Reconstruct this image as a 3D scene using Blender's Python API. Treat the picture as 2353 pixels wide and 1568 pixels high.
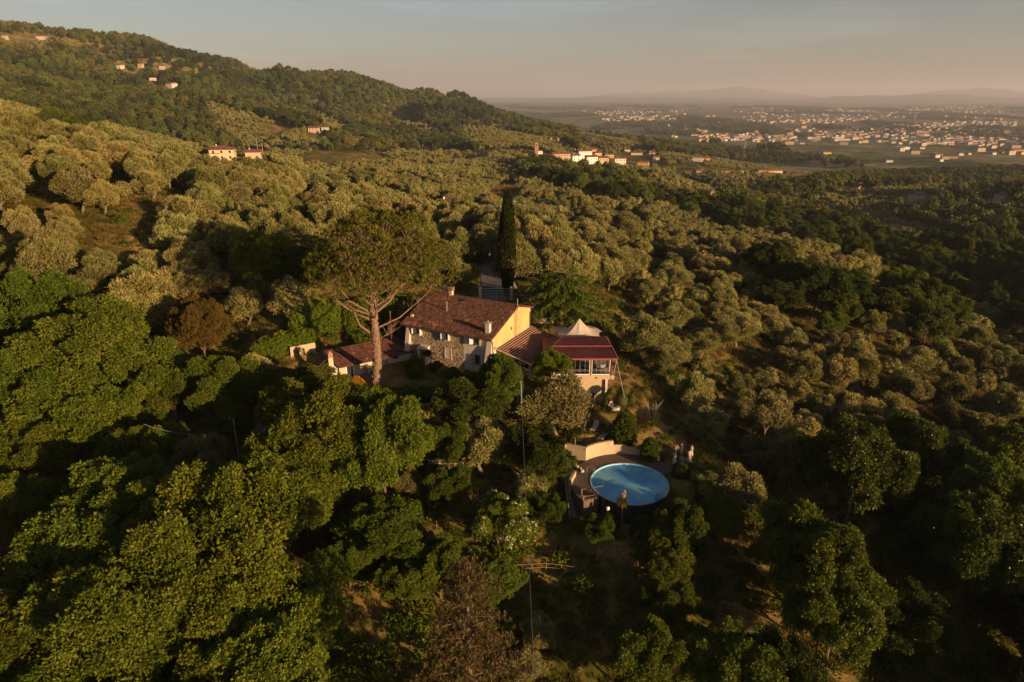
import bpy, bmesh, math, random
import numpy as np
from mathutils import Vector, Matrix

# ------------------------------------------------------------------ scene, camera, light
for o in list(bpy.data.objects):
    bpy.data.objects.remove(o)
S = bpy.context.scene
C = S.collection
PITCH = math.radians(19.77)
cam_data = bpy.data.cameras.new('camera')
cam = bpy.data.objects.new('camera', cam_data)
C.objects.link(cam)
S.camera = cam
cam_data.sensor_width = 36.0
cam_data.lens = 36.0 * 1569.3 / 2353.0
cam_data.clip_start = 0.5
cam_data.clip_end = 120000
cam.location = (0, 0, 0)
cam.rotation_euler = (math.pi / 2 - PITCH, 0, 0)

SUN_EL = math.radians(9.5)
SUN_TO = Vector((0.755, -0.64, 0)).normalized()          # horizontal direction towards the sun
world = bpy.data.worlds.new('World')
S.world = world
world.use_nodes = True
wn = world.node_tree
bg = wn.nodes['Background']
sky = wn.nodes.new('ShaderNodeTexSky')
sky.sky_type = 'NISHITA'
sky.sun_disc = False
sky.sun_elevation = SUN_EL
sky.sun_rotation = math.atan2(SUN_TO.x, SUN_TO.y)
sky.altitude = 200
sky.air_density = 1.0
sky.dust_density = 1.0
sky.ozone_density = 1.0
wmul = wn.nodes.new('ShaderNodeMix'); wmul.data_type = 'RGBA'; wmul.blend_type = 'MULTIPLY'
wmul.inputs['Factor'].default_value = 1.0
wmul.inputs[7].default_value = (0.90, 0.90, 1.0, 1)
wsat = wn.nodes.new('ShaderNodeHueSaturation'); wsat.inputs['Saturation'].default_value = 0.78
wn.links.new(sky.outputs[0], wsat.inputs['Color'])
wn.links.new(wsat.outputs[0], wmul.inputs[6])
# thin streaks of high cloud
wtc = wn.nodes.new('ShaderNodeTexCoord'); wmp = wn.nodes.new('ShaderNodeMapping'); wmp.inputs['Scale'].default_value = (1.2, 1.6, 9.0); wmp.inputs['Rotation'].default_value = (0, 0.04, 0.3)
wno = wn.nodes.new('ShaderNodeTexNoise'); wno.inputs['Scale'].default_value = 2.2; wno.inputs['Detail'].default_value = 7; wno.inputs['Roughness'].default_value = 0.62
wrp = wn.nodes.new('ShaderNodeMapRange'); wrp.inputs[1].default_value = 0.52; wrp.inputs[2].default_value = 0.82; wrp.inputs[3].default_value = 1.0; wrp.inputs[4].default_value = 1.35
wcl = wn.nodes.new('ShaderNodeMix'); wcl.data_type = 'RGBA'; wcl.blend_type = 'MULTIPLY'; wcl.inputs['Factor'].default_value = 1.0
wn.links.new(wtc.outputs['Generated'], wmp.inputs[0]); wn.links.new(wmp.outputs[0], wno.inputs['Vector']); wn.links.new(wno.outputs['Fac'], wrp.inputs[0])
wn.links.new(wmul.outputs[2], wcl.inputs[6]); wn.links.new(wrp.outputs[0], wcl.inputs[7])
wn.links.new(wcl.outputs[2], bg.inputs[0])
bg.inputs[1].default_value = 0.047

sun_data = bpy.data.lights.new('sun', 'SUN')
sun = bpy.data.objects.new('sun', sun_data)
C.objects.link(sun)
sun_data.energy = 5.0
sun_data.angle = math.radians(0.5)
sun_data.color = (1.0, 0.66, 0.345)
sd = Vector((SUN_TO.x * math.cos(SUN_EL), SUN_TO.y * math.cos(SUN_EL), math.sin(SUN_EL)))
sun.rotation_euler = sd.to_track_quat('Z', 'Y').to_euler()

S.render.engine = 'CYCLES'
S.cycles.max_bounces = 5
S.cycles.diffuse_bounces = 2
S.cycles.glossy_bounces = 2
S.cycles.transmission_bounces = 4
S.cycles.transparent_max_bounces = 6
S.cycles.volume_bounces = 0
S.cycles.use_denoising = True
S.cycles.sample_clamp_indirect = 4
S.view_settings.view_transform = 'Standard'
S.view_settings.look = 'None'
S.view_settings.exposure = 1.0
S.view_settings.gamma = 1.0
S.view_settings.use_curve_mapping = False

# ------------------------------------------------------------------ surveying helpers
FPX, CXP, CYP = 1569.3, 1176.5, 784.0
FW = np.array([0, math.cos(PITCH), -math.sin(PITCH)])
UPV = np.array([0, math.sin(PITCH), math.cos(PITCH)])

def ray(u, v):
    return FW + np.array([1.0, 0, 0]) * ((u - CXP) / FPX) + UPV * (-(v - CYP) / FPX)

def at_z(u, v, z):
    d = ray(u, v); return d * (z / d[2])

def at_y(u, v, y):
    d = ray(u, v); return d * (y / d[1])

def proj(P):
    """world points (N,3) -> direction of sight in survey units (used to lay out land cover)"""
    P = np.atleast_2d(P)
    d = P @ FW
    return np.stack([CXP + FPX * P[:, 0] / d, CYP - FPX * (P @ UPV) / d, d], 1)

def smooth(a, b, x):
    t = np.clip((x - a) / (b - a), 0, 1)
    return t * t * (3 - 2 * t)

def hash2(ix, iy, seed=0):
    n = (ix * 374761393 + iy * 668265263 + seed * 1442695041) & 0xFFFFFFFF
    n = ((n ^ (n >> 13)) * 1274126177) & 0xFFFFFFFF
    return ((n ^ (n >> 16)) & 0xFFFF) / 65535.0

def vnoise(x, y, seed=0):
    x = np.asarray(x, float); y = np.asarray(y, float)
    ix = np.floor(x).astype(np.int64); iy = np.floor(y).astype(np.int64)
    fx = x - ix; fy = y - iy
    fx = fx * fx * (3 - 2 * fx); fy = fy * fy * (3 - 2 * fy)
    a = hash2(ix, iy, seed); b = hash2(ix + 1, iy, seed)
    c = hash2(ix, iy + 1, seed); d = hash2(ix + 1, iy + 1, seed)
    return (a * (1 - fx) + b * fx) * (1 - fy) + (c * (1 - fx) + d * fx) * fy

def fbm(x, y, seed=0, o=4):
    s = 0; a = 1; t = 0
    for i in range(o):
        s = s + a * (vnoise(x * 2 ** i, y * 2 ** i, seed + i) - 0.5); t += a; a *= 0.5
    return s / t * 2

# ------------------------------------------------------------------ the lie of the land
CTRL = []      # x, y, z of ground
def gp(x, y, z): CTRL.append((x, y, z))
def gu(u, v, y, tree=0.0):          # ground seen along (u, v) at northing y, lowered by the height of what grows there
    p = at_y(u, v, y); CTRL.append((p[0], p[1], p[2] - tree))

for x, y, z in [(-2, 82, -34.3), (-14, 88, -34.4), (-20, 84, -35), (-23, 80, -35.4), (-12, 79, -35.6), (-3, 78, -36.2), (4, 84, -34.6),
                (10, 82, -38), (14, 80, -38.4), (12, 78, -38.8), (11, 75, -39.4), (8, 73, -39.8), (13, 67, -41.1), (20, 72, -41.2), (18, 66, -42.6),
                (13, 59, -45), (20, 55, -48.5), (24, 60, -47), (6, 66, -42.4), (4, 60, -45), (-10, 70, -39.5), (-20, 72, -38.6), (-30, 70, -39.2), (-30, 76, -37.2), (-12, 62, -43),
                (-30, 60, -42), (-45, 72, -38), (-50, 60, -41), (-44, 50, -43), (-25, 45, -47), (-10, 45, -49), (3, 48, -50), (15, 46, -51), (30, 50, -51),
                (0, 32, -53), (-25, 30, -51), (25, 30, -55), (0, 10, -56), (-30, 5, -52), (30, 5, -60), (-60, 20, -42), (60, 20, -68),
                (-6, 100, -31.5), (-3, 108, -30.8), (-4, 125, -30.6), (-2, 145, -30.8), (6, 158, -31), (6, 100, -32.5), (14, 100, -34), (20, 92, -37),
                (-24, 93, -32.2), (-33, 89, -32.6), (-36, 84, -34.4), (-18, 100, -30.5), (-26, 104, -28.4), (-20, 120, -28), (-37, 99, -26.5),
                (30, 80, -44), (40, 70, -48), (30, 62, -47), (45, 95, -46), (30, 110, -40), (25, 130, -37), (45, 60, -53), (60, 85, -55)]:
    gp(x, y, z)
# left olive slope (canopy minus about 4.5 m)
for u, v, y, t in [(540, 697, 94, 4), (300, 600, 98, 4.5), (60, 640, 92, 4.5), (60, 560, 102, 4.5), (170, 480, 112, 4.5), (330, 420, 120, 4.5), (420, 520, 112, 4.5),
                   (600, 500, 125, 4.5), (20, 420, 118, 4.5), (0, 290, 165, 4.5), (150, 318, 170, 4.5), (300, 345, 180, 4.5), (450, 372, 195, 4.5),
                   (600, 400, 205, 4.5), (750, 425, 210, 4.5), (900, 452, 215, 4.5), (1040, 478, 210, 4.5), (760, 480, 160, 4.5), (950, 510, 160, 4.5),
                   (1050, 560, 140, 5), (-300, 200, 190, 4), (-300, 500, 100, 4),
                   # crest falling to the right
                   (1180, 497, 205, 4.5), (1350, 506, 205, 4.5), (1500, 528, 200, 4.5), (1650, 545, 205, 4.5), (1800, 562, 215, 4.5), (2000, 590, 230, 4.5),
                   (2353, 650, 240, 4.5), (1300, 560, 160, 5), (1500, 620, 140, 4.5), (1700, 620, 150, 4.5), (1900, 700, 140, 4.5), (2100, 760, 135, 4.5),
                   (1500, 760, 105, 4.5), (1700, 800, 105, 4.5), (1900, 850, 105, 5), (2150, 880, 105, 5), (2353, 860, 120, 5), (1640, 920, 84, 4.5), (1800, 960, 85, 4.5), (2000, 1000, 84, 5),
                   (2250, 1060, 82, 6), (1900, 1120, 68, 6), (2200, 1250, 60, 7), (2353, 1350, 56, 7), (2700, 900, 110, 6)]:
    gu(u, v, y, t)
# hidden dips behind the crest, then the plateau and the spurs
for x, y, z in [(-160, 290, -27), (-90, 300, -36), (-10, 300, -52), (80, 300, -66), (160, 300, -76), (-40, 250, -40), (60, 250, -52)]:
    gp(x, y, z)
for u, v, y, t in [(0, 252, 560, 4), (120, 268, 545, 4), (240, 293, 520, 4), (370, 322, 480, 4), (480, 350, 450, 4), (515, 362, 400, 0), (590, 364, 410, 0), (560, 420, 330, 4),
                   (700, 400, 420, 3), (850, 400, 420, 3), (800, 362, 560, 3), (1000, 420, 400, 4), (1030, 463, 330, 1), (1110, 475, 345, 1), (1000, 360, 760, 3),
                   (1230, 430, 430, 4), (1335, 474, 390, 1), (1500, 482, 380, 4), (1400, 420, 470, 6), (1300, 385, 640, 6), (1330, 372, 760, 0), (1430, 375, 760, 0), (1250, 358, 820, 4),
                   (1500, 402, 600, 4), (1640, 458, 500, 3), (1750, 475, 470, 4), (1600, 500, 360, 9), (1850, 510, 360, 9), (1700, 370, 1500, 0), (1550, 350, 1300, 4), (1400, 320, 1500, 4),
                   (1850, 408, 1000, 0), (2000, 392, 1250, 2), (2050, 448, 640, 4), (1900, 470, 560, 6), (2200, 465, 560, 6), (2200, 430, 760, 6), (2353, 430, 800, 4), (2200, 530, 360, 9), (2353, 540, 340, 9), (2353, 460, 560, 4),
                   (2200, 345, 1900, 0), (2353, 345, 1900, 0), (2353, 385, 1300, 0), (2100, 370, 1500, 0), (1900, 350, 1800, 0), (1700, 335, 2100, 0),
                   (2100, 640, 230, 9), (2300, 620, 250, 9), (2100, 560, 280, 6)]:
    gu(u, v, y, t)
# the hills: skyline and flanks
for u, v, y, t in [(-400, 40, 1500, 7), (0, 62, 1500, 7), (130, 70, 1520, 7), (215, 84, 1560, 7), (275, 98, 1600, 7), (400, 134, 1680, 7), (460, 150, 1720, 7), (520, 152, 1700, 7), (600, 160, 1700, 7), (650, 168, 1720, 7),
                   (700, 174, 1950, 7), (820, 171, 1950, 7), (910, 192, 1950, 7), (1025, 212, 1900, 7), (1090, 228, 1900, 7), (1176, 256, 1850, 7), (1228, 276, 1850, 7), (1300, 294, 1800, 7),
                   (0, 150, 1150, 7), (200, 190, 1200, 7), (100, 230, 950, 7), (300, 250, 1020, 7), (400, 190, 1350, 7), (560, 230, 1350, 7), (430, 300, 880, 7), (560, 340, 760, 7),
                   (470, 240, 1120, 4), (600, 278, 1000, 4), (700, 308, 900, 4), (790, 340, 800, 4), (700, 345, 760, 4), (600, 320, 860, 4),
                   (700, 230, 1550, 7), (800, 280, 1350, 7), (850, 320, 1100, 7), (950, 300, 1300, 7), (1100, 300, 1300, 7), (1000, 250, 1650, 7), (1150, 330, 1000, 4), (1250, 320, 1200, 4), (900, 335, 950, 7),
                   (760, 210, 1750, 7)]:
    gu(u, v, y, t)
for x, y, z in [(-900, 2300, 60), (-300, 2400, 20), (0, 2500, -90), (-1600, 1600, 120), (-1500, 900, 60), (-900, 400, 30), (-500, 150, 20), (-200, 60, -10), (-120, 40, -24),
                (300, 60, -110), (700, 300, -130), (1200, 900, -160), (1500, 1800, -172), (500, 2600, -165), (1000, 2600, -170), (1800, 2600, -172), (200, 2500, -150), (-1100, 1000, 40)]:
    gp(x, y, z)
CTRL = np.array(CTRL)

def _feat(x, y):
    r = np.sqrt(x * x + y * y) + 1e-6
    return np.arctan2(x, y) * 1.6, np.log(r + 12), r

def _phi(d2):
    return 0.5 * d2 * np.log(d2 + 1e-12)

ca, cl, cr = _feat(CTRL[:, 0], CTRL[:, 1])
tgt = CTRL[:, 2] / (cr + 30)
nC = len(CTRL)
K = _phi((ca[:, None] - ca[None]) ** 2 + (cl[:, None] - cl[None]) ** 2) + np.eye(nC) * 2e-4
Pm = np.stack([np.ones(nC), ca, cl], 1)
A_ = np.zeros((nC + 3, nC + 3)); A_[:nC, :nC] = K; A_[:nC, nC:] = Pm; A_[nC:, :nC] = Pm.T
W_ = np.linalg.solve(A_, np.concatenate([tgt, np.zeros(3)]))

PADS = [  # cx, cy, rx, ry, z, falloff
    (8.5, 75.5, 5, 3.6, -39.9, 0.5), (13.5, 77, 5, 3.4, -39.35, 0.5), (11.0, 82.5, 5.0, 3.2, -38.1, 0.4), (20.2, 71.5, 4.0, 3.0, -41.1, 1.3),
    (13.2, 66.9, 7.3, 7.3, -43.4, 0.25), (19.6, 69.3, 1.9, 3.2, -41.15, 0.6), (-18, 84.0, 9.5, 4.5, -35.05, 0.4), (-6.5, 88, 12, 7.0, -34.35, 0.35), (3.5, 88, 5, 7, -34.3, 0.25),
    (-3, 108, 4, 9, -31.0, 0.8), (6, 158, 8, 7, -31.3, 0.5)]

def terr(x, y):
    x = np.atleast_1d(np.asarray(x, float)); y = np.atleast_1d(np.asarray(y, float))
    out = np.empty(x.shape)
    xf = x.ravel(); yf = y.ravel(); of = out.ravel()
    for i in range(0, len(xf), 20000):
        xs = xf[i:i + 20000]; ys = yf[i:i + 20000]
        a, l, r = _feat(xs, ys)
        a = np.clip(a, -1.6, 1.6)
        k = _phi((a[:, None] - ca[None]) ** 2 + (l[:, None] - cl[None]) ** 2)
        t = k @ W_[:nC] + W_[nC] + W_[nC + 1] * a + W_[nC + 2] * l
        z = t * (r + 30)
        # gullies and knolls on the hills, none near the houses
        w = smooth(250, 900, r)
        hill = smooth(-110, -20, z)
        z = z + w * ((fbm(xs / 300, ys / 300, 3) * (5 + 26 * hill) - hill * 55 * np.clip(0.22 - np.abs(fbm(xs / 420, ys / 900, 13, 3)), 0, 1) / 0.22) + fbm(xs / 70, ys / 70, 9, 3) * 3.5)
        z = z + fbm(xs / 11, ys / 11, 5, 3) * 0.35 * smooth(5, 40, r)
        far = smooth(2400, 3600, r)
        if far.max() > 0:
            az = np.arctan2(xs, ys)
            pl = -172 + fbm(xs / 1400, ys / 1400, 21) * 14 + smooth(7000, 14000, r) * (30 + 50 * fbm(xs / 3000, ys / 3000, 33))
            # distant ranges
            m = np.zeros_like(pl)
            for d0, wd, hh, sd_ in ((24000, 3000, 215, 41), (33000, 3500, 420, 57)):
                prof = 0.55 + 1.0 * fbm(az * 13 + sd_, az * 0 + 3.3, sd_, 5)
                m = m + np.exp(-((r - d0) / wd) ** 2) * hh * np.clip(prof, 0.05, 2) * smooth(-0.15, 0.22, az)
            pl = pl + m
            z = z * (1 - far) + pl * far
        for cx, cy, rx, ry, pz, fo in PADS:
            q = np.sqrt(((xs - cx) / rx) ** 2 + ((ys - cy) / ry) ** 2)
            wgt = 1 - smooth(1.0, 1.0 + fo, q)
            z = z * (1 - wgt) + pz * wgt
        of[i:i + 20000] = z
    return of.reshape(x.shape)

def ter1(x, y):
    return float(terr(x, y)[0])

def march(u, v, above=0.0, start=20.0):
    """first point on the line of sight (u, v) lying 'above' metres over the ground"""
    d = ray(u, v)
    ys = np.geomspace(start, 4000, 900)
    P = d[None] * (ys / d[1])[:, None]
    h = P[:, 2] - terr(P[:, 0], P[:, 1]) - above
    idx = np.where(h <= 0)[0]
    if len(idx) == 0: return None
    i = idx[0]
    if i == 0: return P[0]
    t = h[i - 1] / (h[i - 1] - h[i])
    return P[i - 1] * (1 - t) + P[i] * t
# ------------------------------------------------------------------ materials
def nmat(name):
    m = bpy.data.materials.new(name); m.use_nodes = True
    nt = m.node_tree
    return m, nt, nt.nodes['Principled BSDF'], nt.nodes['Material Output']

def rgba(c): return (c[0], c[1], c[2], 1)

def plain(name, col, rough=0.8, var=0.25, scale=3.0, bump=0.0, bscale=20.0, metal=0.0, spec=0.3, col2=None, streak=None):
    """base colour with soft procedural wear"""
    m, nt, p, out = nmat(name)
    N = nt.nodes.new; L = nt.links.new
    tc = N('ShaderNodeTexCoord')
    ns = N('ShaderNodeTexNoise'); ns.inputs['Scale'].default_value = scale; ns.inputs['Detail'].default_value = 6; ns.inputs['Roughness'].default_value = 0.65
    src = tc.outputs['Object']
    if streak:
        mp = N('ShaderNodeMapping'); mp.inputs['Scale'].default_value = streak; L(src, mp.inputs[0]); src = mp.outputs[0]
    L(src, ns.inputs['Vector'])
    r = N('ShaderNodeValToRGB')
    c2 = col2 if col2 else tuple(c * (1 - var * 1.6) for c in col)
    r.color_ramp.elements[0].position = 0.3; r.color_ramp.elements[0].color = rgba(c2)
    r.color_ramp.elements[1].position = 0.68; r.color_ramp.elements[1].color = rgba(tuple(min(1, c * (1 + var * 0.4)) for c in col))
    L(ns.outputs['Fac'], r.inputs[0]); L(r.outputs[0], p.inputs['Base Color'])
    p.inputs['Roughness'].default_value = rough; p.inputs['Metallic'].default_value = metal
    p.inputs['Specular IOR Level'].default_value = spec
    if bump > 0:
        n2 = N('ShaderNodeTexNoise'); n2.inputs['Scale'].default_value = bscale; n2.inputs['Detail'].default_value = 4
        L(tc.outputs['Object'], n2.inputs['Vector'])
        b = N('ShaderNodeBump'); b.inputs['Strength'].default_value = bump; b.inputs['Distance'].default_value = 0.03
        L(n2.outputs['Fac'], b.inputs['Height']); L(b.outputs[0], p.inputs['Normal'])
    return m

def leafmat(name, cols, trans=0.3, hue=0.02, gloss=0.12, vbright=0.3, patch=None):
    """leaves: colour from a per-leaf number, shifted a little for every plant, part diffuse part translucent"""
    m, nt, p, out = nmat(name)
    N = nt.nodes.new; L = nt.links.new
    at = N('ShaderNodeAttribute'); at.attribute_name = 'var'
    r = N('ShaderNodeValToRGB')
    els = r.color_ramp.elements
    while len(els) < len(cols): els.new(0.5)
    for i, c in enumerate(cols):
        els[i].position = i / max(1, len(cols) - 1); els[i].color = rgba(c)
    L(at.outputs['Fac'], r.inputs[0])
    oi = N('ShaderNodeObjectInfo')
    hs = N('ShaderNodeHueSaturation')
    mr = N('ShaderNodeMapRange'); mr.inputs[3].default_value = 0.5 - hue; mr.inputs[4].default_value = 0.5 + hue
    L(oi.outputs['Random'], mr.inputs[0]); L(mr.outputs[0], hs.inputs['Hue'])
    ml = N('ShaderNodeMath'); ml.operation = 'MULTIPLY'; ml.inputs[1].default_value = 7.31
    fr = N('ShaderNodeMath'); fr.operation = 'FRACT'
    L(oi.outputs['Random'], ml.inputs[0]); L(ml.outputs[0], fr.inputs[0])
    mv = N('ShaderNodeMapRange'); mv.inputs[3].default_value = 1 - vbright; mv.inputs[4].default_value = 1 + vbright
    L(fr.outputs[0], mv.inputs[0]); L(mv.outputs[0], hs.inputs['Value'])
    L(r.outputs[0], hs.inputs['Color'])
    colour = hs.outputs[0]
    if patch:        # tint by location: varied plots, and hill relief shade put into the wood colour
        nz = N('ShaderNodeTexNoise'); nz.inputs['Scale'].default_value = patch[0]; nz.inputs['Detail'].default_value = 4; L(oi.outputs['Location'], nz.inputs['Vector'])
        pr = N('ShaderNodeValToRGB'); pe = pr.color_ramp.elements; pe[0].position = 0.36; pe[0].color = rgba(patch[1]); pe[1].position = 0.64; pe[1].color = rgba(patch[3]); q = pe.new(0.5); q.color = rgba(patch[2])
        L(nz.outputs['Fac'], pr.inputs[0]); mm = N('ShaderNodeMix'); mm.data_type = 'RGBA'; mm.blend_type = 'MULTIPLY'; mm.inputs['Factor'].default_value = 1
        L(colour, mm.inputs[6]); L(pr.outputs[0], mm.inputs[7]); colour = mm.outputs[2]
    nt.nodes.remove(p)
    d = N('ShaderNodeBsdfDiffuse'); t = N('ShaderNodeBsdfTranslucent'); g = N('ShaderNodeBsdfGlossy'); g.inputs['Roughness'].default_value = 0.45
    g.inputs['Color'].default_value = (0.8, 0.8, 0.7, 1)
    L(colour, d.inputs['Color']); L(colour, t.inputs['Color'])
    m1 = N('ShaderNodeMixShader'); m1.inputs[0].default_value = trans; L(d.outputs[0], m1.inputs[1]); L(t.outputs[0], m1.inputs[2])
    fz = N('ShaderNodeFresnel'); fz.inputs['IOR'].default_value = 1.35
    mg = N('ShaderNodeMath'); mg.operation = 'MULTIPLY'; mg.inputs[1].default_value = gloss * 2.2
    L(fz.outputs[0], mg.inputs[0])
    m2 = N('ShaderNodeMixShader'); L(mg.outputs[0], m2.inputs[0]); L(m1.outputs[0], m2.inputs[1]); L(g.outputs[0], m2.inputs[2])
    L(m2.outputs[0], out.inputs['Surface'])
    return m

M = {}
M['bark'] = plain('bark', (0.16, 0.105, 0.07), 0.95, 0.4, 6, 0.8, 25, streak=(4, 4, 1))
M['olive_bark'] = plain('olive_bark', (0.20, 0.155, 0.11), 0.95, 0.35, 5, 0.6, 18)
M['pine_bark'] = plain('pine_bark', (0.25, 0.155, 0.11), 0.95, 0.45, 3, 1.0, 9, streak=(3, 3, 0.6), col2=(0.10, 0.06, 0.045))
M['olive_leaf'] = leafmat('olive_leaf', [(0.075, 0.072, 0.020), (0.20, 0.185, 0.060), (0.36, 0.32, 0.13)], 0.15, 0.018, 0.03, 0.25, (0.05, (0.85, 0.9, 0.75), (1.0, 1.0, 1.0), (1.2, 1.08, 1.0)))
M['broad_leaf'] = leafmat('broad_leaf', [(0.028, 0.046, 0.004), (0.082, 0.108, 0.010), (0.18, 0.195, 0.024)], 0.25, 0.022, 0.04, 0.25)
M['lime_leaf'] = leafmat('lime_leaf', [(0.05, 0.08, 0.006), (0.11, 0.15, 0.01), (0.20, 0.22, 0.02)], 0.35, 0.015, 0.06, 0.15)
M['dark_leaf'] = leafmat('dark_leaf', [(0.018, 0.030, 0.004), (0.048, 0.068, 0.009), (0.10, 0.115, 0.018)], 0.2, 0.02, 0.04, 0.25)
M['wood_leaf'] = leafmat('wood_leaf', [(0.026, 0.036, 0.008), (0.072, 0.085, 0.018), (0.14, 0.145, 0.038)], 0.15, 0.04, 0.02, 0.5, (0.006, (0.55, 0.6, 0.65), (0.95, 0.95, 0.9), (1.35, 1.1, 0.95)))  # patch tints stand in for slope shading on the hills
M['russet_leaf'] = leafmat('russet_leaf', [(0.048, 0.040, 0.008), (0.115, 0.082, 0.016), (0.18, 0.115, 0.024)], 0.3, 0.01, 0.05, 0.1)
M['brown_leaf'] = leafmat('brown_leaf', [(0.042, 0.034, 0.010), (0.085, 0.066, 0.020), (0.17, 0.125, 0.055)], 0.2, 0.01, 0.04, 0.1)
M['pine_leaf'] = leafmat('pine_leaf', [(0.035, 0.050, 0.006), (0.10, 0.115, 0.013), (0.26, 0.18, 0.05)], 0.2, 0.01, 0.04, 0.1)
M['cypress_leaf'] = leafmat('cypress_leaf', [(0.012, 0.016, 0.004), (0.03, 0.036, 0.007), (0.06, 0.06, 0.012)], 0.1, 0.01, 0.03, 0.1)
M['gold_leaf'] = leafmat('gold_leaf', [(0.22, 0.11, 0.01), (0.42, 0.24, 0.02), (0.55, 0.36, 0.05)], 0.3, 0.01, 0.05, 0.1)
M['topiary_leaf'] = leafmat('topiary_leaf', [(0.05, 0.05, 0.012), (0.10, 0.095, 0.02), (0.15, 0.14, 0.04)], 0.15, 0.01, 0.04, 0.1)
M['red_petal'] = leafmat('red_petal', [(0.3, 0.03, 0.02), (0.5, 0.06, 0.04), (0.6, 0.2, 0.12)], 0.3, 0.01, 0.03, 0.1)
M['white_petal'] = leafmat('white_petal', [(0.5, 0.45, 0.25), (0.7, 0.65, 0.4), (0.8, 0.78, 0.6)], 0.3, 0.005, 0.03, 0.05)
M['pink_petal'] = leafmat('pink_petal', [(0.45, 0.3, 0.2), (0.6, 0.42, 0.3), (0.7, 0.55, 0.4)], 0.3, 0.005, 0.03, 0.05)
M['grass_blade'] = leafmat('grass_blade', [(0.035, 0.045, 0.006), (0.09, 0.09, 0.014), (0.20, 0.13, 0.03)], 0.3, 0.03, 0.03, 0.3)
M['grass_dry'] = leafmat('grass_dry', [(0.08, 0.06, 0.02), (0.17, 0.115, 0.035), (0.25, 0.16, 0.06)], 0.25, 0.02, 0.02, 0.25)
M['dry_grass'] = leafmat('dry_grass', [(0.12, 0.085, 0.03), (0.20, 0.14, 0.05), (0.30, 0.21, 0.09)], 0.25, 0.01, 0.03, 0.15)

M['stone'] = leafmat('stone', [(0.20, 0.145, 0.10), (0.36, 0.27, 0.18), (0.55, 0.44, 0.31)], 0.0, 0.0, 0.02, 0.0)
M['mortar'] = plain('mortar', (0.22, 0.165, 0.115), 0.95, 0.3, 8, 0.6, 30)
M['ochre_plaster'] = plain('ochre_plaster', (0.60, 0.40, 0.155), 0.9, 0.18, 0.7, 0.25, 8, streak=(1, 1, 0.35))
M['white_plaster'] = plain('white_plaster', (0.58, 0.50, 0.42), 0.9, 0.13, 1.8, 0.2, 8, streak=(1, 1, 0.3))
M['cream_plaster'] = plain('cream_plaster', (0.55, 0.44, 0.29), 0.9, 0.13, 1.8, 0.2, 8)
M['tan_render'] = plain('tan_render', (0.50, 0.37, 0.24), 0.9, 0.12, 2.2, 0.2, 10)
M['trim'] = plain('trim', (0.58, 0.47, 0.38), 0.85, 0.12, 3, 0.1)
M['white_paint'] = plain('white_paint', (0.74, 0.70, 0.64), 0.5, 0.06, 5)
M['tile'] = leafmat('tile', [(0.055, 0.032, 0.024), (0.115, 0.06, 0.042), (0.19, 0.092, 0.062), (0.40, 0.15, 0.10)], 0.0, 0.0, 0.03, 0.0)
M['tile_red'] = leafmat('tile_red', [(0.07, 0.034, 0.027), (0.125, 0.055, 0.042), (0.18, 0.078, 0.058), (0.36, 0.22, 0.16)], 0.0, 0.0, 0.04, 0.0)
M['tile_base'] = plain('tile_base', (0.10, 0.045, 0.032), 0.9, 0.3, 3)
M['red_sheet'] = plain('red_sheet', (0.155, 0.045, 0.040), 0.55, 0.3, 1.2, spec=0.3)
M['red_ridge'] = plain('red_ridge', (0.27, 0.075, 0.065), 0.45, 0.1, 2)
M['brown_metal'] = plain('brown_metal', (0.12, 0.06, 0.04), 0.5, 0.2, 5)
M['steel'] = plain('steel', (0.55, 0.55, 0.56), 0.35, 0.1, 5, metal=0.8)
M['galv'] = plain('galv', (0.45, 0.44, 0.42), 0.5, 0.15, 5, metal=0.3)
M['dark_metal'] = plain('dark_metal', (0.03, 0.035, 0.035), 0.5, 0.2, 5)
M['wood'] = plain('wood', (0.26, 0.17, 0.10), 0.85, 0.3, 4, 0.3, 20)
M['pale_wood'] = plain('pale_wood', (0.42, 0.33, 0.23), 0.85, 0.25, 4, 0.2, 20)
M['glass_dark'] = plain('glass_dark', (0.025, 0.03, 0.035), 0.12, 0.2, 1, spec=0.6)
M['green_shade'] = plain('green_shade', (0.04, 0.09, 0.04), 0.5, 0.2, 3)
M['brick'] = plain('brick', (0.36, 0.20, 0.13), 0.9, 0.3, 9, 0.4)
M['canvas'] = plain('canvas', (0.46, 0.38, 0.30), 0.85, 0.07, 1.2)
M['curtain'] = plain('curtain', (0.62, 0.52, 0.36), 0.85, 0.1, 2)
M['paving'] = plain('paving', (0.15, 0.105, 0.08), 0.9, 0.35, 4, 0.5, 15)
M['concrete'] = plain('concrete', (0.30, 0.27, 0.24), 0.9, 0.2, 2, 0.3, 12)
M['gravel_road'] = plain('gravel_road', (0.13, 0.115, 0.10), 0.95, 0.2, 2, 0.3, 20)
M['skin'] = plain('skin', (0.48, 0.27, 0.19), 0.6, 0.05, 3)
M['hair'] = plain('hair', (0.05, 0.03, 0.02), 0.6, 0.2, 8)
M['hair_red'] = plain('hair_red', (0.13, 0.05, 0.03), 0.6, 0.2, 8)
M['cloth_white'] = plain('cloth_white', (0.42, 0.38, 0.36), 0.8, 0.08, 5)
M['cloth_dark'] = plain('cloth_dark', (0.03, 0.032, 0.045), 0.8, 0.2, 5)
M['cloth_grey'] = plain('cloth_grey', (0.26, 0.25, 0.27), 0.8, 0.2, 5)
M['cloth_pattern'] = plain('cloth_pattern', (0.60, 0.50, 0.48), 0.8, 0.0, 12, col2=(0.22, 0.13, 0.13))
M['solar'] = plain('solar', (0.10, 0.10, 0.12), 0.3, 0.1, 2)
M['pylon_steel'] = plain('pylon_steel', (0.22, 0.20, 0.18), 0.6, 0.1, 1)
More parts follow.
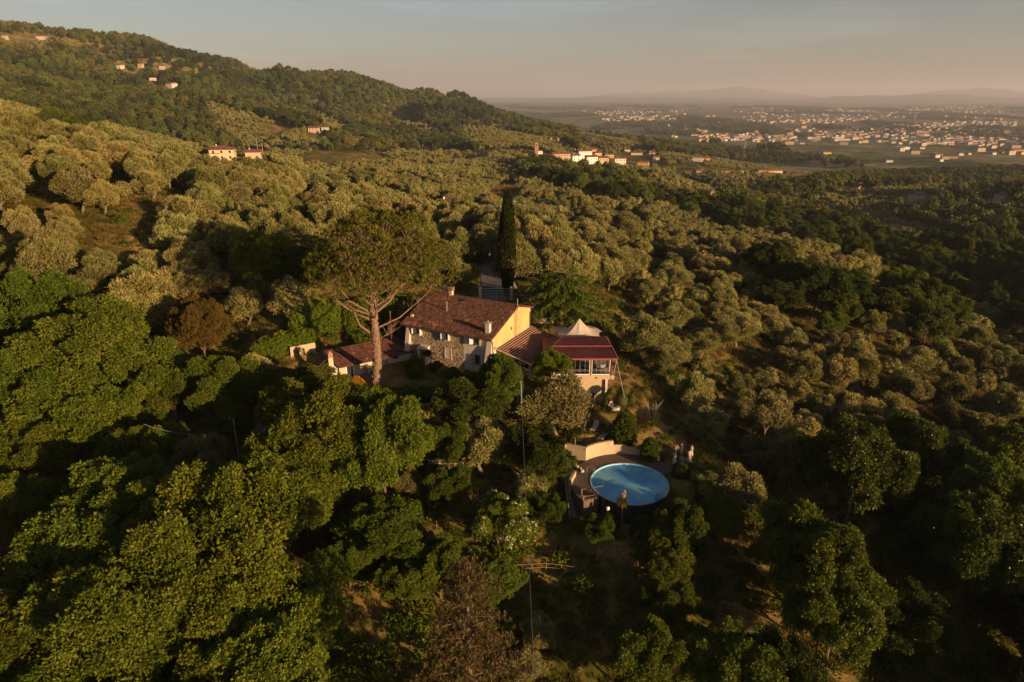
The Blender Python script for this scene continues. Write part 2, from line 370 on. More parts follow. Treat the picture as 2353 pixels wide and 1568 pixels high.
M['terracotta'] = plain('terracotta', (0.40, 0.16, 0.09), 0.85, 0.2, 6)
M['teal'] = plain('teal', (0.05, 0.20, 0.18), 0.6, 0.2, 6)
M['red_paint'] = plain('red_paint', (0.45, 0.04, 0.03), 0.4, 0.1, 6)
M['pool_tile'] = plain('pool_tile', (0.28, 0.72, 0.95), 0.4, 0.05, 2)

def water_mat():
    m, nt, p, out = nmat('pool_water')
    N = nt.nodes.new; L = nt.links.new
    nt.nodes.remove(p)
    tr = N('ShaderNodeBsdfTransparent'); tr.inputs[0].default_value = (0.80, 0.97, 1.0, 1)
    g = N('ShaderNodeBsdfGlossy'); g.inputs['Roughness'].default_value = 0.03
    tc = N('ShaderNodeTexCoord'); ns = N('ShaderNodeTexNoise'); ns.inputs['Scale'].default_value = 2.2; ns.inputs['Detail'].default_value = 3
    b = N('ShaderNodeBump'); b.inputs['Strength'].default_value = 0.12; b.inputs['Distance'].default_value = 0.05
    L(tc.outputs['Object'], ns.inputs['Vector']); L(ns.outputs['Fac'], b.inputs['Height']); L(b.outputs[0], g.inputs['Normal'])
    fz = N('ShaderNodeFresnel'); fz.inputs['IOR'].default_value = 1.33
    df = N('ShaderNodeBsdfDiffuse'); n2 = N('ShaderNodeTexNoise'); n2.inputs['Scale'].default_value = 0.35; L(tc.outputs['Object'], n2.inputs['Vector'])
    cr = N('ShaderNodeValToRGB'); cr.color_ramp.elements[0].position = 0.42; cr.color_ramp.elements[0].color = (0.16, 0.52, 0.92, 1); cr.color_ramp.elements[1].position = 0.62; cr.color_ramp.elements[1].color = (0.34, 0.74, 0.82, 1)
    L(n2.outputs['Fac'], cr.inputs[0]); L(cr.outputs[0], df.inputs[0])
    bd = N('ShaderNodeMixShader'); bd.inputs[0].default_value = 0.55; L(tr.outputs[0], bd.inputs[1]); L(df.outputs[0], bd.inputs[2])     # diffuse body colour added to brighten the water
    mx = N('ShaderNodeMixShader'); L(fz.outputs[0], mx.inputs[0]); L(bd.outputs[0], mx.inputs[1]); L(g.outputs[0], mx.inputs[2])
    L(mx.outputs[0], out.inputs['Surface'])
    return m
M['water'] = water_mat()

def glass_mat():
    m, nt, p, out = nmat('clear_sheet')
    N = nt.nodes.new; L = nt.links.new
    nt.nodes.remove(p)
    tr = N('ShaderNodeBsdfTransparent'); tr.inputs[0].default_value = (0.88, 0.88, 0.86, 1)
    g = N('ShaderNodeBsdfGlossy'); g.inputs['Roughness'].default_value = 0.08
    fz = N('ShaderNodeFresnel'); fz.inputs['IOR'].default_value = 1.4
    mx = N('ShaderNodeMixShader'); L(fz.outputs[0], mx.inputs[0]); L(tr.outputs[0], mx.inputs[1]); L(g.outputs[0], mx.inputs[2])
    L(mx.outputs[0], out.inputs['Surface'])
    return m
M['glass'] = glass_mat()
M['far_white'] = plain('far_white', (0.50, 0.46, 0.41), 0.9, 0.1, 0.5)
M['far_cream'] = plain('far_cream', (0.44, 0.36, 0.26), 0.9, 0.1, 0.5)
M['coping'] = plain('coping', (0.42, 0.38, 0.34), 0.6, 0.3, 3)

def ground_mat():
    m, nt, p, out = nmat('hillside_ground')
    N = nt.nodes.new; L = nt.links.new
    tc = N('ShaderNodeTexCoord')
    def noise(sc, det=5, rough=0.6):
        n = N('ShaderNodeTexNoise'); n.inputs['Scale'].default_value = sc; n.inputs['Detail'].default_value = det; n.inputs['Roughness'].default_value = rough
        L(tc.outputs['Object'], n.inputs['Vector']); return n.outputs['Fac']
    def ramp(f, a, b, ca_, cb_):
        r = N('ShaderNodeValToRGB'); r.color_ramp.elements[0].position = a; r.color_ramp.elements[1].position = b
        r.color_ramp.elements[0].color = rgba(ca_); r.color_ramp.elements[1].color = rgba(cb_); L(f, r.inputs[0]); return r.outputs[0]
    def mix(f, a, b):
        x = N('ShaderNodeMix'); x.data_type = 'RGBA'; L(f, x.inputs['Factor']); L(a, x.inputs[6]); L(b, x.inputs[7]); return x.outputs[2]
    grass = ramp(noise(0.9), 0.35, 0.65, (0.055, 0.060, 0.010), (0.14, 0.12, 0.025))
    dry = ramp(noise(2.3), 0.35, 0.65, (0.16, 0.095, 0.035), (0.30, 0.19, 0.075))
    near = mix(ramp(noise(0.09, 7, 0.7), 0.46, 0.60, (0, 0, 0), (1, 1, 1)), grass, dry)
    # the plain: a quilt of fields
    vo = N('ShaderNodeTexVoronoi'); vo.inputs['Scale'].default_value = 0.0048; vo.distance = 'MINKOWSKI'
    mp = N('ShaderNodeMapping'); mp.inputs['Rotation'].default_value = (0, 0, 0.5); mp.inputs['Scale'].default_value = (1, 0.5, 0)
    L(tc.outputs['Object'], mp.inputs[0]); L(mp.outputs[0], vo.inputs['Vector'])
    sp = N('ShaderNodeSeparateColor'); L(vo.outputs['Color'], sp.inputs[0])
    fr = N('ShaderNodeValToRGB'); e = fr.color_ramp.elements
    e[0].color = (0.10, 0.10, 0.035, 1); e[1].color = (0.34, 0.26, 0.16, 1); e[1].position = 1
    for pos, c in ((0.3, (0.15, 0.15, 0.05, 1)), (0.55, (0.25, 0.23, 0.09, 1)), (0.8, (0.21, 0.165, 0.09, 1))):
        q = e.new(pos); q.color = c
    L(sp.outputs[0], fr.inputs[0])
    fields = mix(ramp(noise(0.02, 6, 0.75), 0.42, 0.62, (0, 0, 0), (0.8, 0.8, 0.8)), fr.outputs[0], ramp(noise(0.15), 0.4, 0.6, (0.025, 0.03, 0.011), (0.05, 0.052, 0.02)))
    # plain weighting by elevation: the lowland is cultivated
    sx = N('ShaderNodeSeparateXYZ'); L(tc.outputs['Object'], sx.inputs[0])
    mr = N('ShaderNodeMapRange'); mr.inputs[1].default_value = -95; mr.inputs[2].default_value = -130; L(sx.outputs[2], mr.inputs[0])
    col = mix(mr.outputs[0], near, fields)
    L(col, p.inputs['Base Color']); p.inputs['Roughness'].default_value = 1.0; p.inputs['Specular IOR Level'].default_value = 0.05
    b = N('ShaderNodeBump'); b.inputs['Strength'].default_value = 0.6; b.inputs['Distance'].default_value = 0.15
    L(noise(4.0, 6, 0.7), b.inputs['Height']); L(b.outputs[0], p.inputs['Normal'])
    return m
M['ground'] = ground_mat()

# ------------------------------------------------------------------ mesh helpers
def link(o, parent=None):
    C.objects.link(o)
    if parent is not None: o.parent = parent
    return o

def np_mesh(name, verts, faces, mats, var=None, smooth_=False, midx=None):
    """verts (N,3); faces: (F,k) array or list of tuples"""
    me = bpy.data.meshes.new(name)
    verts = np.asarray(verts, np.float32)
    if isinstance(faces, np.ndarray):
        F_, k = faces.shape
        me.vertices.add(len(verts)); me.vertices.foreach_set('co', verts.ravel())
        me.loops.add(F_ * k); me.loops.foreach_set('vertex_index', faces.astype(np.int32).ravel())
        me.polygons.add(F_); me.polygons.foreach_set('loop_start', np.arange(0, F_ * k, k, dtype=np.int32))
        me.polygons.foreach_set('loop_total', np.full(F_, k, np.int32))
        me.update(calc_edges=True)
    else:
        me.from_pydata([tuple(map(float, v)) for v in verts], [], faces); me.update()
    for m in (mats if isinstance(mats, (list, tuple)) else [mats]): me.materials.append(m)
    if midx is not None: me.polygons.foreach_set('material_index', np.asarray(midx, np.int32))
    if smooth_: me.polygons.foreach_set('use_smooth', np.ones(len(me.polygons), bool))
    if var is not None:
        a = me.attributes.new('var', 'FLOAT', 'FACE'); a.data.foreach_set('value', np.asarray(var, np.float32))
    return me

class MB:
    """collects simple solids into one mesh"""
    def __init__(s): s.v = []; s.f = []; s.var = []; s.m = []; s.cm = 0; s.cv = 0.5
    def face(s, idx): s.f.append(tuple(idx)); s.var.append(s.cv); s.m.append(s.cm)
    def hexa(s, P):
        b = len(s.v); s.v += [tuple(p) for p in P]
        for q in ((0, 3, 2, 1), (4, 5, 6, 7), (0, 1, 5, 4), (1, 2, 6, 5), (2, 3, 7, 6), (3, 0, 4, 7)): s.face([b + i for i in q])
        return s
    def box(s, x0, y0, z0, x1, y1, z1):
        return s.hexa([(x0, y0, z0), (x1, y0, z0), (x1, y1, z0), (x0, y1, z0), (x0, y0, z1), (x1, y0, z1), (x1, y1, z1), (x0, y1, z1)])
    def beam(s, a, b, w, h=None, up=(0, 0, 1)):
        a = Vector(a); b = Vector(b); h = h or w
        d = (b - a).normalized(); upv = Vector(up)
        if abs(d.dot(upv)) > 0.98: upv = Vector((1, 0, 0))
        r = d.cross(upv).normalized(); u = r.cross(d)
        r *= w / 2; u *= h / 2
        return s.hexa([a - r - u, b - r - u, b + r - u, a + r - u, a - r + u, b - r + u, b + r + u, a + r + u])
    def tube(s, pts, radii, n=8, cap=True):
        pts = [Vector(p) for p in pts]
        if not isinstance(radii, (list, tuple)): radii = [radii] * len(pts)
        rings = []; ref = None
        for i, p in enumerate(pts):
            d = (pts[min(i + 1, len(pts) - 1)] - pts[max(i - 1, 0)]).normalized()
            if ref is None: ref = Vector((1, 0, 0)) if abs(d.x) < 0.9 else Vector((0, 1, 0))
            u = (ref - d * ref.dot(d)).normalized(); w = d.cross(u); ref = u
            b = len(s.v); rings.append(b)
            for k in range(n):
                a = 2 * math.pi * k / n
                s.v.append(tuple(p + (u * math.cos(a) + w * math.sin(a)) * radii[i]))
        for i in range(len(rings) - 1):
            for k in range(n):
                k2 = (k + 1) % n
                s.face((rings[i] + k, rings[i] + k2, rings[i + 1] + k2, rings[i + 1] + k))
        if cap:
            s.face([rings[0] + k for k in range(n)][::-1]); s.face([rings[-1] + k for k in range(n)])
        return s
    def poly(s, P):
        b = len(s.v); s.v += [tuple(p) for p in P]; s.face(range(b, b + len(P))); return s
    def slab(s, P, t):
        """polygon P given thickness t along -z"""
        n = len(P); b = len(s.v)
        s.v += [tuple(p) for p in P] + [(p[0], p[1], p[2] - t) for p in P]
        s.face(range(b, b + n)); s.face([b + n + i for i in range(n)][::-1])
        for i in range(n):
            j = (i + 1) % n; s.face((b + i, b + n + i, b + n + j, b + j))
        return s
    def mesh(s, name, mats, smooth_=False):
        return np_mesh(name, s.v, s.f, mats, s.var, smooth_, s.m)
    def obj(s, name, mats, parent=None, smooth_=False):
        return link(bpy.data.objects.new(name, s.mesh(name, mats, smooth_)), parent)

def tag(o, label, cat, group=None, kind=None):
    o['label'] = label; o['category'] = cat
    if group: o['group'] = group
    if kind: o['kind'] = kind
    return o

def thing(name, label, cat, loc=(0, 0, 0), rot=0.0, group=None, scale=1.0):
    o = bpy.data.objects.new(name, None); C.objects.link(o)
    o.empty_display_size = 0.5
    o.location = loc; o.rotation_euler = (0, 0, rot)
    if scale != 1.0: o.scale = (scale,) * 3
    return tag(o, label, cat, group)

def struct(name, me, mats=None):
    o = bpy.data.objects.new(name, me); C.objects.link(o); o['kind'] = 'structure'; return o

def stuff(o): o['kind'] = 'stuff'; return o

# ------------------------------------------------------------------ foliage by the leaf
def cards(P, D, Lh, Wd, rng, spread=0.6):
    """diamond leaves at P pointing about D; returns verts, faces"""
    n = len(P)
    T = D + rng.normal(0, spread, (n, 3)); T /= np.linalg.norm(T, axis=1)[:, None] + 1e-9
    R = rng.normal(0, 1, (n, 3)); B_ = np.cross(T, R); B_ /= np.linalg.norm(B_, axis=1)[:, None] + 1e-9
    Lh = np.broadcast_to(Lh, (n,))[:, None]; Wd = np.broadcast_to(Wd, (n,))[:, None]
    v = np.stack([P - T * Lh * 0.15, P + T * Lh * 0.4 + B_ * Wd * 0.5, P + T * Lh, P + T * Lh * 0.4 - B_ * Wd * 0.5], 1).reshape(-1, 3)
    f = np.arange(4 * n).reshape(n, 4)
    return v, f

def on_lobes(lobes, n, rng, cull=0.78, top=0.25, inner=0.0, ragged=0.0):
    Cn = np.array([l[0] for l in lobes], float); R = np.array([l[1] for l in lobes], float)
    pr = R ** 2; pr /= pr.sum()
    k = rng.choice(len(R), int(n * 2.2), p=pr)
    d = rng.normal(0, 1, (len(k), 3)); d[:, 2] += top; d /= np.linalg.norm(d, axis=1)[:, None]
    rad = R[k] * (0.82 + 0.22 * rng.random(len(k)))
    if inner > 0:
        m = rng.random(len(k)) < inner; rad = np.where(m, rad * rng.uniform(0.4, 0.9, len(k)), rad)
    if ragged > 0: rad = R[k] * (0.74 + ragged * rng.random(len(k)) ** 2.2)
    P = Cn[k] + d * rad[:, None] * (np.array([1.12, 1.12, 0.82]) if ragged > 0 else 1.0)
    dist = np.linalg.norm(P[:, None] - Cn[None], axis=2) / R[None]
    dist[np.arange(len(k)), k] = 9
    keep = dist.min(1) > cull
    P = P[keep][:n]; d = d[keep][:n]; k = k[keep][:n]
    return P, d, k

def blob(lobes, scale=0.8, sub=1):  # dark core colour stands in for the shade inside a crown
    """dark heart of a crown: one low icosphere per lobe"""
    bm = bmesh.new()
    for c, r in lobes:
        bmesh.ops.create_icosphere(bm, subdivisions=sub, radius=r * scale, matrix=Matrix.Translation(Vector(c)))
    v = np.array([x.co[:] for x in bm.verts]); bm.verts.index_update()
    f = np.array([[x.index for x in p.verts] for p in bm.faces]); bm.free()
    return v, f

def join_parts(parts):
    """parts: list of (v, f(k cols), var, mat)"""
    V_ = []; F_ = []; A = []; Mi = []; b = 0
    for v, f, a, mi in parts:
        V_.append(v); F_ += [tuple(x) for x in (f + b).tolist()]; A.append(np.broadcast_to(a, (len(f),))); Mi.append(np.full(len(f), mi)); b += len(v)
    return np.concatenate(V_), F_, np.concatenate(A), np.concatenate(Mi)

def quads_only(parts):
    V_ = []; F_ = []; A = []; b = 0
    for v, f, a in parts:
        if f.shape[1] == 3: f = np.concatenate([f, f[:, 2:3]], 1)
        V_.append(v); F_.append(f + b); A.append(np.broadcast_to(a, (len(f),))); b += len(v)
    return np.concatenate(V_), np.concatenate(F_), np.concatenate(A)

def crown_lobes(rng, R, zc, flat=0.8, n=14, lr=(0.34, 0.5), low=-0.5):
    L_ = [((0, 0, zc), R * 0.55)]
    for i in range(n):
        a = 2.399963 * i + rng.uniform(-0.3, 0.3); t = (i + 0.5) / n
        zz = low + (1 - low) * t
        rr = math.sqrt(max(0.05, 1 - zz * zz)) * rng.uniform(0.55, 0.75)
        L_.append(((R * rr * math.cos(a), R * rr * math.sin(a), zc + R * flat * zz * 0.68), R * rng.uniform(*lr)))
    return L_

def olive_crown(seed, n=11000, R=3.0):
    rng = np.random.default_rng(seed)
    L_ = crown_lobes(rng, R, 3.3, 0.85, 9, (0.26, 0.38), -0.7)
    for c, r in list(L_[1:]):                # soft plumes round every bough
        for j in range(5):
            dd = rng.normal(0, 1, 3); dd[2] = dd[2] * 0.7 + 0.5; dd /= np.linalg.norm(dd)
            L_.append((tuple(np.array(c) + dd * r * rng.uniform(0.6, 1.05)), r * rng.uniform(0.38, 0.62)))
    P, d, k = on_lobes(L_, n, rng, 0.82, 0.35, 0.12, 0.5)
    up = np.array([0, 0, 0.7])
    lobe_v = rng.random(len(L_))[k]
    v, f = cards(P, d + up, rng.uniform(0.14, 0.30, len(P)), rng.uniform(0.06, 0.11, len(P)), rng, 0.6)
    var = np.clip(0.15 + 0.4 * lobe_v + rng.normal(0.15, 0.17, len(P)), 0, 1)
    m = n // 6
    P2, d2, k2 = on_lobes(L_, m, rng, 0.95, 0.9, 0)
    v2, f2 = cards(P2, d2 * 0.8 + up, rng.uniform(0.25, 0.48, len(P2)), rng.uniform(0.05, 0.08, len(P2)), rng, 0.4)
    b, bf = blob([l for l in L_ if l[1] > 0.5], 0.62, 1)
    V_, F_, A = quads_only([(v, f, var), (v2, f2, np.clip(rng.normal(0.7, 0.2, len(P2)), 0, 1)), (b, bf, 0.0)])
    return V_, F_, A

def broad_crown(seed, R=6.0, zc=8.5, n=2600, per=8, leaf=0.27, nl=30, flat=0.85, lr=(0.15, 0.30)):
    rng = np.random.default_rng(seed)
    L_ = [((0, 0, zc - 0.8), R * 0.42)]
    sx, sy = rng.uniform(0.8, 1.15, 2)
    for i in range(nl):                      # boughs of unequal reach
        a = 2.399963 * i + rng.uniform(-0.5, 0.5); t = (i + 0.5) / nl
        zz = -0.55 + 1.5 * t + rng.uniform(-0.12, 0.12); rr = math.sqrt(max(0.04, 1 - min(1, zz * zz)))
        k = rng.uniform(0.55, 0.98)
        c = np.array([R * sx * rr * k * math.cos(a), R * sy * rr * k * math.sin(a), zc + R * flat * zz * k * 0.85])
        r = R * rng.uniform(*lr); L_.append((tuple(c), r))
        out = c - np.array([0, 0, zc - 1.0]); out /= np.linalg.norm(out) + 1e-6
        for j in range(rng.integers(3, 6)):
            dd = rng.normal(0, 0.75, 3) + out; dd[2] += 0.25; dd /= np.linalg.norm(dd)
            L_.append((tuple(c + dd * r * rng.uniform(0.75, 1.2)), r * rng.uniform(0.32, 0.6)))
    P, d, k = on_lobes(L_, n, rng, 0.84, 0.5, 0.10, 0.5)
    lobe_v = rng.random(len(L_))[k]
    PP = np.repeat(P, per, 0); dd = np.repeat(d, per, 0)
    off = rng.normal(0, 1, PP.shape); off /= np.linalg.norm(off, axis=1)[:, None]
    PP = PP + off * leaf * 0.4
    v, f = cards(PP, off * 0.8 + dd * 0.5, leaf * rng.uniform(0.7, 1.2, len(PP)), leaf * 0.55 * rng.uniform(0.7, 1.2, len(PP)), rng, 0.25)
    var = np.clip(0.22 + 0.3 * np.repeat(lobe_v, per) + rng.normal(0.18, 0.16, len(PP)), 0, 1)
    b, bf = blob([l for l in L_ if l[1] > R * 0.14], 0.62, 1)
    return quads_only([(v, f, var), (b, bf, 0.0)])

def limbs(seed, H, R, r0, n=6, fork=0.35, lean=0.1):
    rng = random.Random(seed); mb = MB()
    top = Vector((rng.uniform(-lean, lean) * H, rng.uniform(-lean, lean) * H, H * fork))
    mb.tube([(0, 0, -0.6), (0, 0, 0.0), tuple(top * 0.5), tuple(top)], [r0 * 1.35, r0 * 1.15, r0 * 0.9, r0 * 0.8], 7)
    for i in range(n):
        a = 2 * math.pi * (i + rng.random() * 0.6) / n
        tip = Vector((math.cos(a) * R * rng.uniform(0.45, 0.8), math.sin(a) * R * rng.uniform(0.45, 0.8), H * rng.uniform(0.62, 0.9)))
        mid = top.lerp(tip, 0.5) + Vector((0, 0, -0.06 * H))
        mb.tube([tuple(top * 0.92), tuple(mid), tuple(tip)], [r0 * 0.55, r0 * 0.32, r0 * 0.1], 5)
        for j in range(2):
            t2 = mid + (tip - mid) * 0.3 + Vector((rng.uniform(-1, 1), rng.uniform(-1, 1), rng.uniform(0.2, 1))) * R * 0.35
            mb.tube([tuple(mid), tuple(t2)], [r0 * 0.28, r0 * 0.07], 4)
    return mb
# ------------------------------------------------------------------ the ground, one sheet out to the horizon
def build_ground():
    az = np.concatenate([np.radians(np.linspace(-180, -48, 44))[:-1], np.radians(np.linspace(-48, 48, 440)), np.radians(np.linspace(48, 180, 44))[1:-1]])
    rr = np.concatenate([[0.2], np.geomspace(12, 45000, 470)])
    A, Rr = np.meshgrid(az, rr, indexing='ij')
    X = np.sin(A) * Rr; Y = np.cos(A) * Rr
    Z = terr(X, Y)
    v = np.stack([X, Y, Z], 2).reshape(-1, 3)
    na, nr = X.shape
    i = np.arange(na)[:, None]; j = np.arange(nr - 1)[None]
    i2 = (i + 1) % na
    f = np.stack([i * nr + j, i2 * nr + j, i2 * nr + j + 1, i * nr + j + 1], 2).reshape(-1, 4)
    me = np_mesh('ground', v, f, M['ground'], smooth_=True)
    # close the middle
    return struct('ground', me)
build_ground()
# ------------------------------------------------------------------ roof tiles as geometry
def tiled(name, P0, U, Vv, nu, nv, parent, mat, rng, rise=0.09, patch=None):
    """curved tiles on the slope P0 + a*U + b*V (U along the eave, V up the slope)"""
    P0 = np.array(P0, float); U = np.array(U, float); Vv = np.array(Vv, float)
    lu = np.linalg.norm(U) / nu; lv = np.linalg.norm(Vv) / nv
    u = U / np.linalg.norm(U); w = Vv / np.linalg.norm(Vv); n = np.cross(u, w)
    vs = []; fs = []; va = []
    angs = np.linspace(0, math.pi, 5)
    for j in range(nv):
        for i in range(nu):
            a = (i + 0.5) * lu; b0 = j * lv - 0.03; b1 = (j + 1) * lv + 0.02
            jit = rng.normal(0, 0.008); c = np.clip(0.38 + rng.normal(0, 0.16) + (rng.random() < 0.03) * 0.35, 0, 1)
            if patch: c = min(1, c + patch((i + .5) / nu, (j + .5) / nv, rng))
            base = len(vs)
            for b, hw, z in ((b0, lu * 0.52, 0.03), (b1, lu * 0.42, 0.0)):
                for t in angs:
                    vs.append(P0 + u * (a + jit + math.cos(t) * hw) + w * b + n * (z + math.sin(t) * rise))
            for q in range(4):
                fs.append((base + q, base + 5 + q, base + 6 + q, base + q + 1)); va.append(c)
            fs.append((base, base + 1, base + 2, base + 3)); va.append(c * 0.6)
    o = link(bpy.data.objects.new(name, np_mesh(name, np.array(vs), np.array(fs)[:, ::-1] if False else np.array(fs), mat, va)), parent)
    return stuff(o)

def ridge_tiles(name, a, b, parent, mat, rng, r=0.13, step=0.42):
    a = Vector(a); b = Vector(b); L_ = (b - a).length; n = int(L_ / step); mb = MB()
    for i in range(n):
        p = a.lerp(b, i / n); q = a.lerp(b, (i + 1.12) / n)
        mb.cv = float(np.clip(rng.normal(0.5, 0.15), 0, 1)); mb.tube([tuple(p), tuple(q)], [r, r * 0.85], 8)
    return stuff(mb.obj(name, mat, parent))

# ------------------------------------------------------------------ the farmhouse
HB = (-2.5, 82.4, -34.1); HROT = math.atan2(-0.462, 0.887)
house = thing('farmhouse', 'big two storey stone and ochre farmhouse with weathered tiled roof behind the umbrella pine', 'house', HB, HROT)

def farmhouse():
    rng = np.random.default_rng(5)
    Z1, ZR, ZB, D, W = 5.02, 7.25, 6.0, 11.0, 13.2
    t = 0.45
    w = MB()
    w.box(-W, 0, -1.0, 0, t, Z1)                                     # front
    w.box(-W, D - t, -1.0, 0, D, ZB)                                 # back
    # left gable as a thick polygon
    def gable(x0, x1, mb):
        prof = [(t, -1.0), (D - t, -1.0), (D - t, ZB), (D, ZB), (6.8, ZR - 0.02), (0, Z1), (t, Z1)]
        b = len(mb.v); mb.v += [(x0, y, z) for y, z in prof] + [(x1, y, z) for y, z in prof]; n = len(prof)
        mb.face(range(b, b + n)); mb.face([b + n + i for i in range(n)][::-1])
        for i in range(n):
            j = (i + 1) % n; mb.face((b + i, b + n + i, b + n + j, b + j))
    gable(-W, -W + t, w)
    w.obj('wall', M['cream_plaster'], house)
    g = MB(); gable(-t, 0.012, g); g.obj('gable_wall', M['ochre_plaster'], house)
    # white lower corner of the gable, under the porch roof
    p = MB(); p.hexa([(0.0, 0.0, -0.4), (0.03, 0.0, -0.4), (0.03, 10.6, -0.4), (0.0, 10.6, -0.4), (0.0, 0.0, 3.05), (0.03, 0.0, 3.05), (0.03, 10.6, 3.0), (0.0, 10.6, 3.0)])
    p.obj('plinth', M['white_plaster'], house)
    # plastered right third of the front
    q = MB(); q.box(-4.29, -0.05, -0.6, 0.0, -0.003, 4.98); q.obj('front_plaster', M['white_plaster'], house)
    # band of plaster under the eave
    q = MB(); q.box(-12.4, -0.03, 4.62, -4.3, -0.003, 4.98); q.obj('eave_band', M['cream_plaster'], house)
    # stonework: rubble stones laid in uneven courses, proud of the mortar
    b = MB(); b.box(-12.9, -0.02, -0.6, -4.3, -0.002, 4.6); b.obj('mortar', M['mortar'], house)
    holes = [(-12.0, 3.55, -10.8, 4.9), (-7.45, 3.45, -6.5, 4.9), (-11.0, -0.3, -9.7, 2.15), (-7.32, 0.85, -6.2, 2.36)]
    st = MB(); z = -0.5
    while z < 4.55:
        h = rng.uniform(0.11, 0.22); x = -12.9
        while x < -4.35:
            ln = rng.uniform(0.13, 0.42); x1 = min(x + ln, -4.31); cx = (x + x1) / 2; cz = z + h / 2
            if not any(a < cx < c and b_ < cz < d for a, b_, c, d in holes):
                st.cv = float(np.clip(rng.normal(0.45, 0.27), 0, 1)); o = rng.uniform(0.035, 0.10); e = 0.012
                j = rng.uniform(-0.02, 0.02, 4)
                st.hexa([(x + e, -0.01, z + e + j[0]), (x1 - e, -0.01, z + e + j[1]), (x1 - e, -0.01, z + h - e), (x + e, -0.01, z + h - e),
                         (x + 2 * e, -o, z + 2 * e + j[0]), (x1 - 2 * e, -o, z + 2 * e + j[1]), (x1 - 2 * e, -o, z + h - 2 * e + j[2]), (x + 2 * e, -o, z + h - 2 * e + j[3])])
            x = x1
        z += h
    stuff(st.obj('stonework', M['stone'], house))
    # battered buttresses at both corners
    for x0, x1, out, wid in ((-13.35, -12.75, 0.5, 0.0), (-0.75, 0.03, 0.55, 0.0)):
        mb = MB(); mb.hexa([(x0 - .1, -out - 0.9, -1.2), (x1 + 0.05, -out - 0.9, -1.2), (x1, 0, -1.2), (x0, 0, -1.2), (x0 + 0.05, -0.18, 4.75), (x1, -0.18, 4.75), (x1, 0, 4.75), (x0 + 0.05, 0, 4.75)])
        mb.obj('buttress', M['white_plaster'], house)
    # ---- roof
    ov = 0.7; zt = Z1 - ov * (ZR - Z1) / 6.8
    sh = MB()
    sh.slab([(-W - 0.75, -ov, zt + 0.10), (0.28, -ov, zt + 0.10), (0.28, 6.8, ZR + 0.10), (-W - 0.75, 6.8, ZR + 0.10)], 0.12)
    zb2 = ZB - 0.5 * (ZR - ZB) / 4.2
    sh.slab([(-W - 0.75, 6.8, ZR + 0.10), (0.28, 6.8, ZR + 0.10), (0.28, D + 0.5, zb2 + 0.10), (-W - 0.75, D + 0.5, zb2 + 0.10)], 0.12)
    roof = sh.obj('roof', M['tile_base'], house)
    def patch(a, b, r):
        k = 0
        for (pa, pb, ra, rb) in ((0.30, 0.16, 0.05, 0.05), (0.36, 0.10, 0.03, 0.05), (0.53, 0.56, 0.025, 0.04), (0.62, 0.40, 0.02, 0.03), (0.1, 0.05, 0.08, 0.05), (0.74, 0.67, 0.02, 0.03), (0.88, 0.45, 0.01, 0.03)):
            if ((a - pa) / ra) ** 2 + ((b - pb) / rb) ** 2 < 1 and r.random() < 0.6: k = 0.5
        return k
    tiled('roof_tiles', (-W - 0.75, -ov - 0.06, zt + 0.11), (W + 1.03, 0, 0), (0, 6.8 + ov, ZR - zt), 62, 19, roof, M['tile'], rng, patch=patch)
    tiled('roof_tiles', (0.28, D + 0.55, zb2 + 0.11), (-W - 1.03, 0, 0), (0, -(4.2 + 0.5), ZR - zb2), 62, 12, roof, M['tile'], rng)
    ridge_tiles('ridge_tiles', (-W - 0.75, 6.8, ZR + 0.17), (0.28, 6.8, ZR + 0.17), roof, M['tile'], rng)
    # rafters' ends and gutter
    gt = MB(); gt.tube([(-W - 0.7, -ov - 0.1, zt + 0.0), (0.3, -ov - 0.1, zt + 0.0)], 0.075, 6); gt.obj('gutter', M['brown_metal'], house)
    dp = MB(); dp.tube([(0.1, -ov - 0.08, zt), (0.14, -0.2, zt - 0.35), (0.14, -0.14, 3.0), (0.16, -0.5, 0.4), (0.16, -0.55, -0.3)], 0.055, 6); dp.obj('drainpipe', M['brown_metal'], house)
    dp = MB(); dp.tube([(0.1, D + 0.5, zb2), (0.10, D - 0.3, zb2 - 0.5), (0.10, D - 0.3, 3.0)], 0.05, 6); dp.obj('drainpipe', M['brown_metal'], house)
    mb = MB()
    for i in range(24): mb.box(-W + 0.1 + i * 0.56, -ov + 0.04, zt - 0.10, -W + 0.2 + i * 0.56, 0.0, zt + 0.0)
    mb.obj('rafter_ends', M['wood'], house)
    # ---- openings on the front
    def shutter(x, y0, z0, z1, wd, ang, nm='shutter', mat='white_paint'):
        """leaf hinged at (x, y0), swung by ang from lying along +x"""
        dx, dy = math.cos(ang) * wd, math.sin(ang) * wd
        f = MB(); f.beam((x, y0, (z0 + z1) / 2), (x + dx, y0 + dy, (z0 + z1) / 2), 0.04, z1 - z0)
        o = f.obj(nm, M[mat], house)
        s = MB()
        for k in range(9):
            zz = z0 + 0.1 + (z1 - z0 - 0.2) * k / 8
            s.beam((x + dx * 0.12, y0 + dy * 0.12, zz), (x + dx * 0.88, y0 + dy * 0.88, zz), 0.055, 0.045)
        s.obj('louvre', M[mat], o); return o
    def window(x0, x1, z0, z1, surround=None, y=-0.06):
        fr = MB()
        fr.box(x0, y - 0.01, z0, x1, y + 0.03, z1)
        wn_ = fr.obj('window', M['glass_dark'], house)
        k = MB(); e = 0.06
        for a in ((x0, z0, x0 + e, z1), (x1 - e, z0, x1, z1), (x0 + e, z0, x1 - e, z0 + e), (x0 + e, z1 - e, x1 - e, z1), ((x0 + x1) / 2 - 0.03, z0 + e, (x0 + x1) / 2 + 0.03, z1 - e)):
            k.box(a[0], y - 0.045, a[1], a[2], y - 0.012, a[3])
        k.obj('frame', M['trim'], wn_)
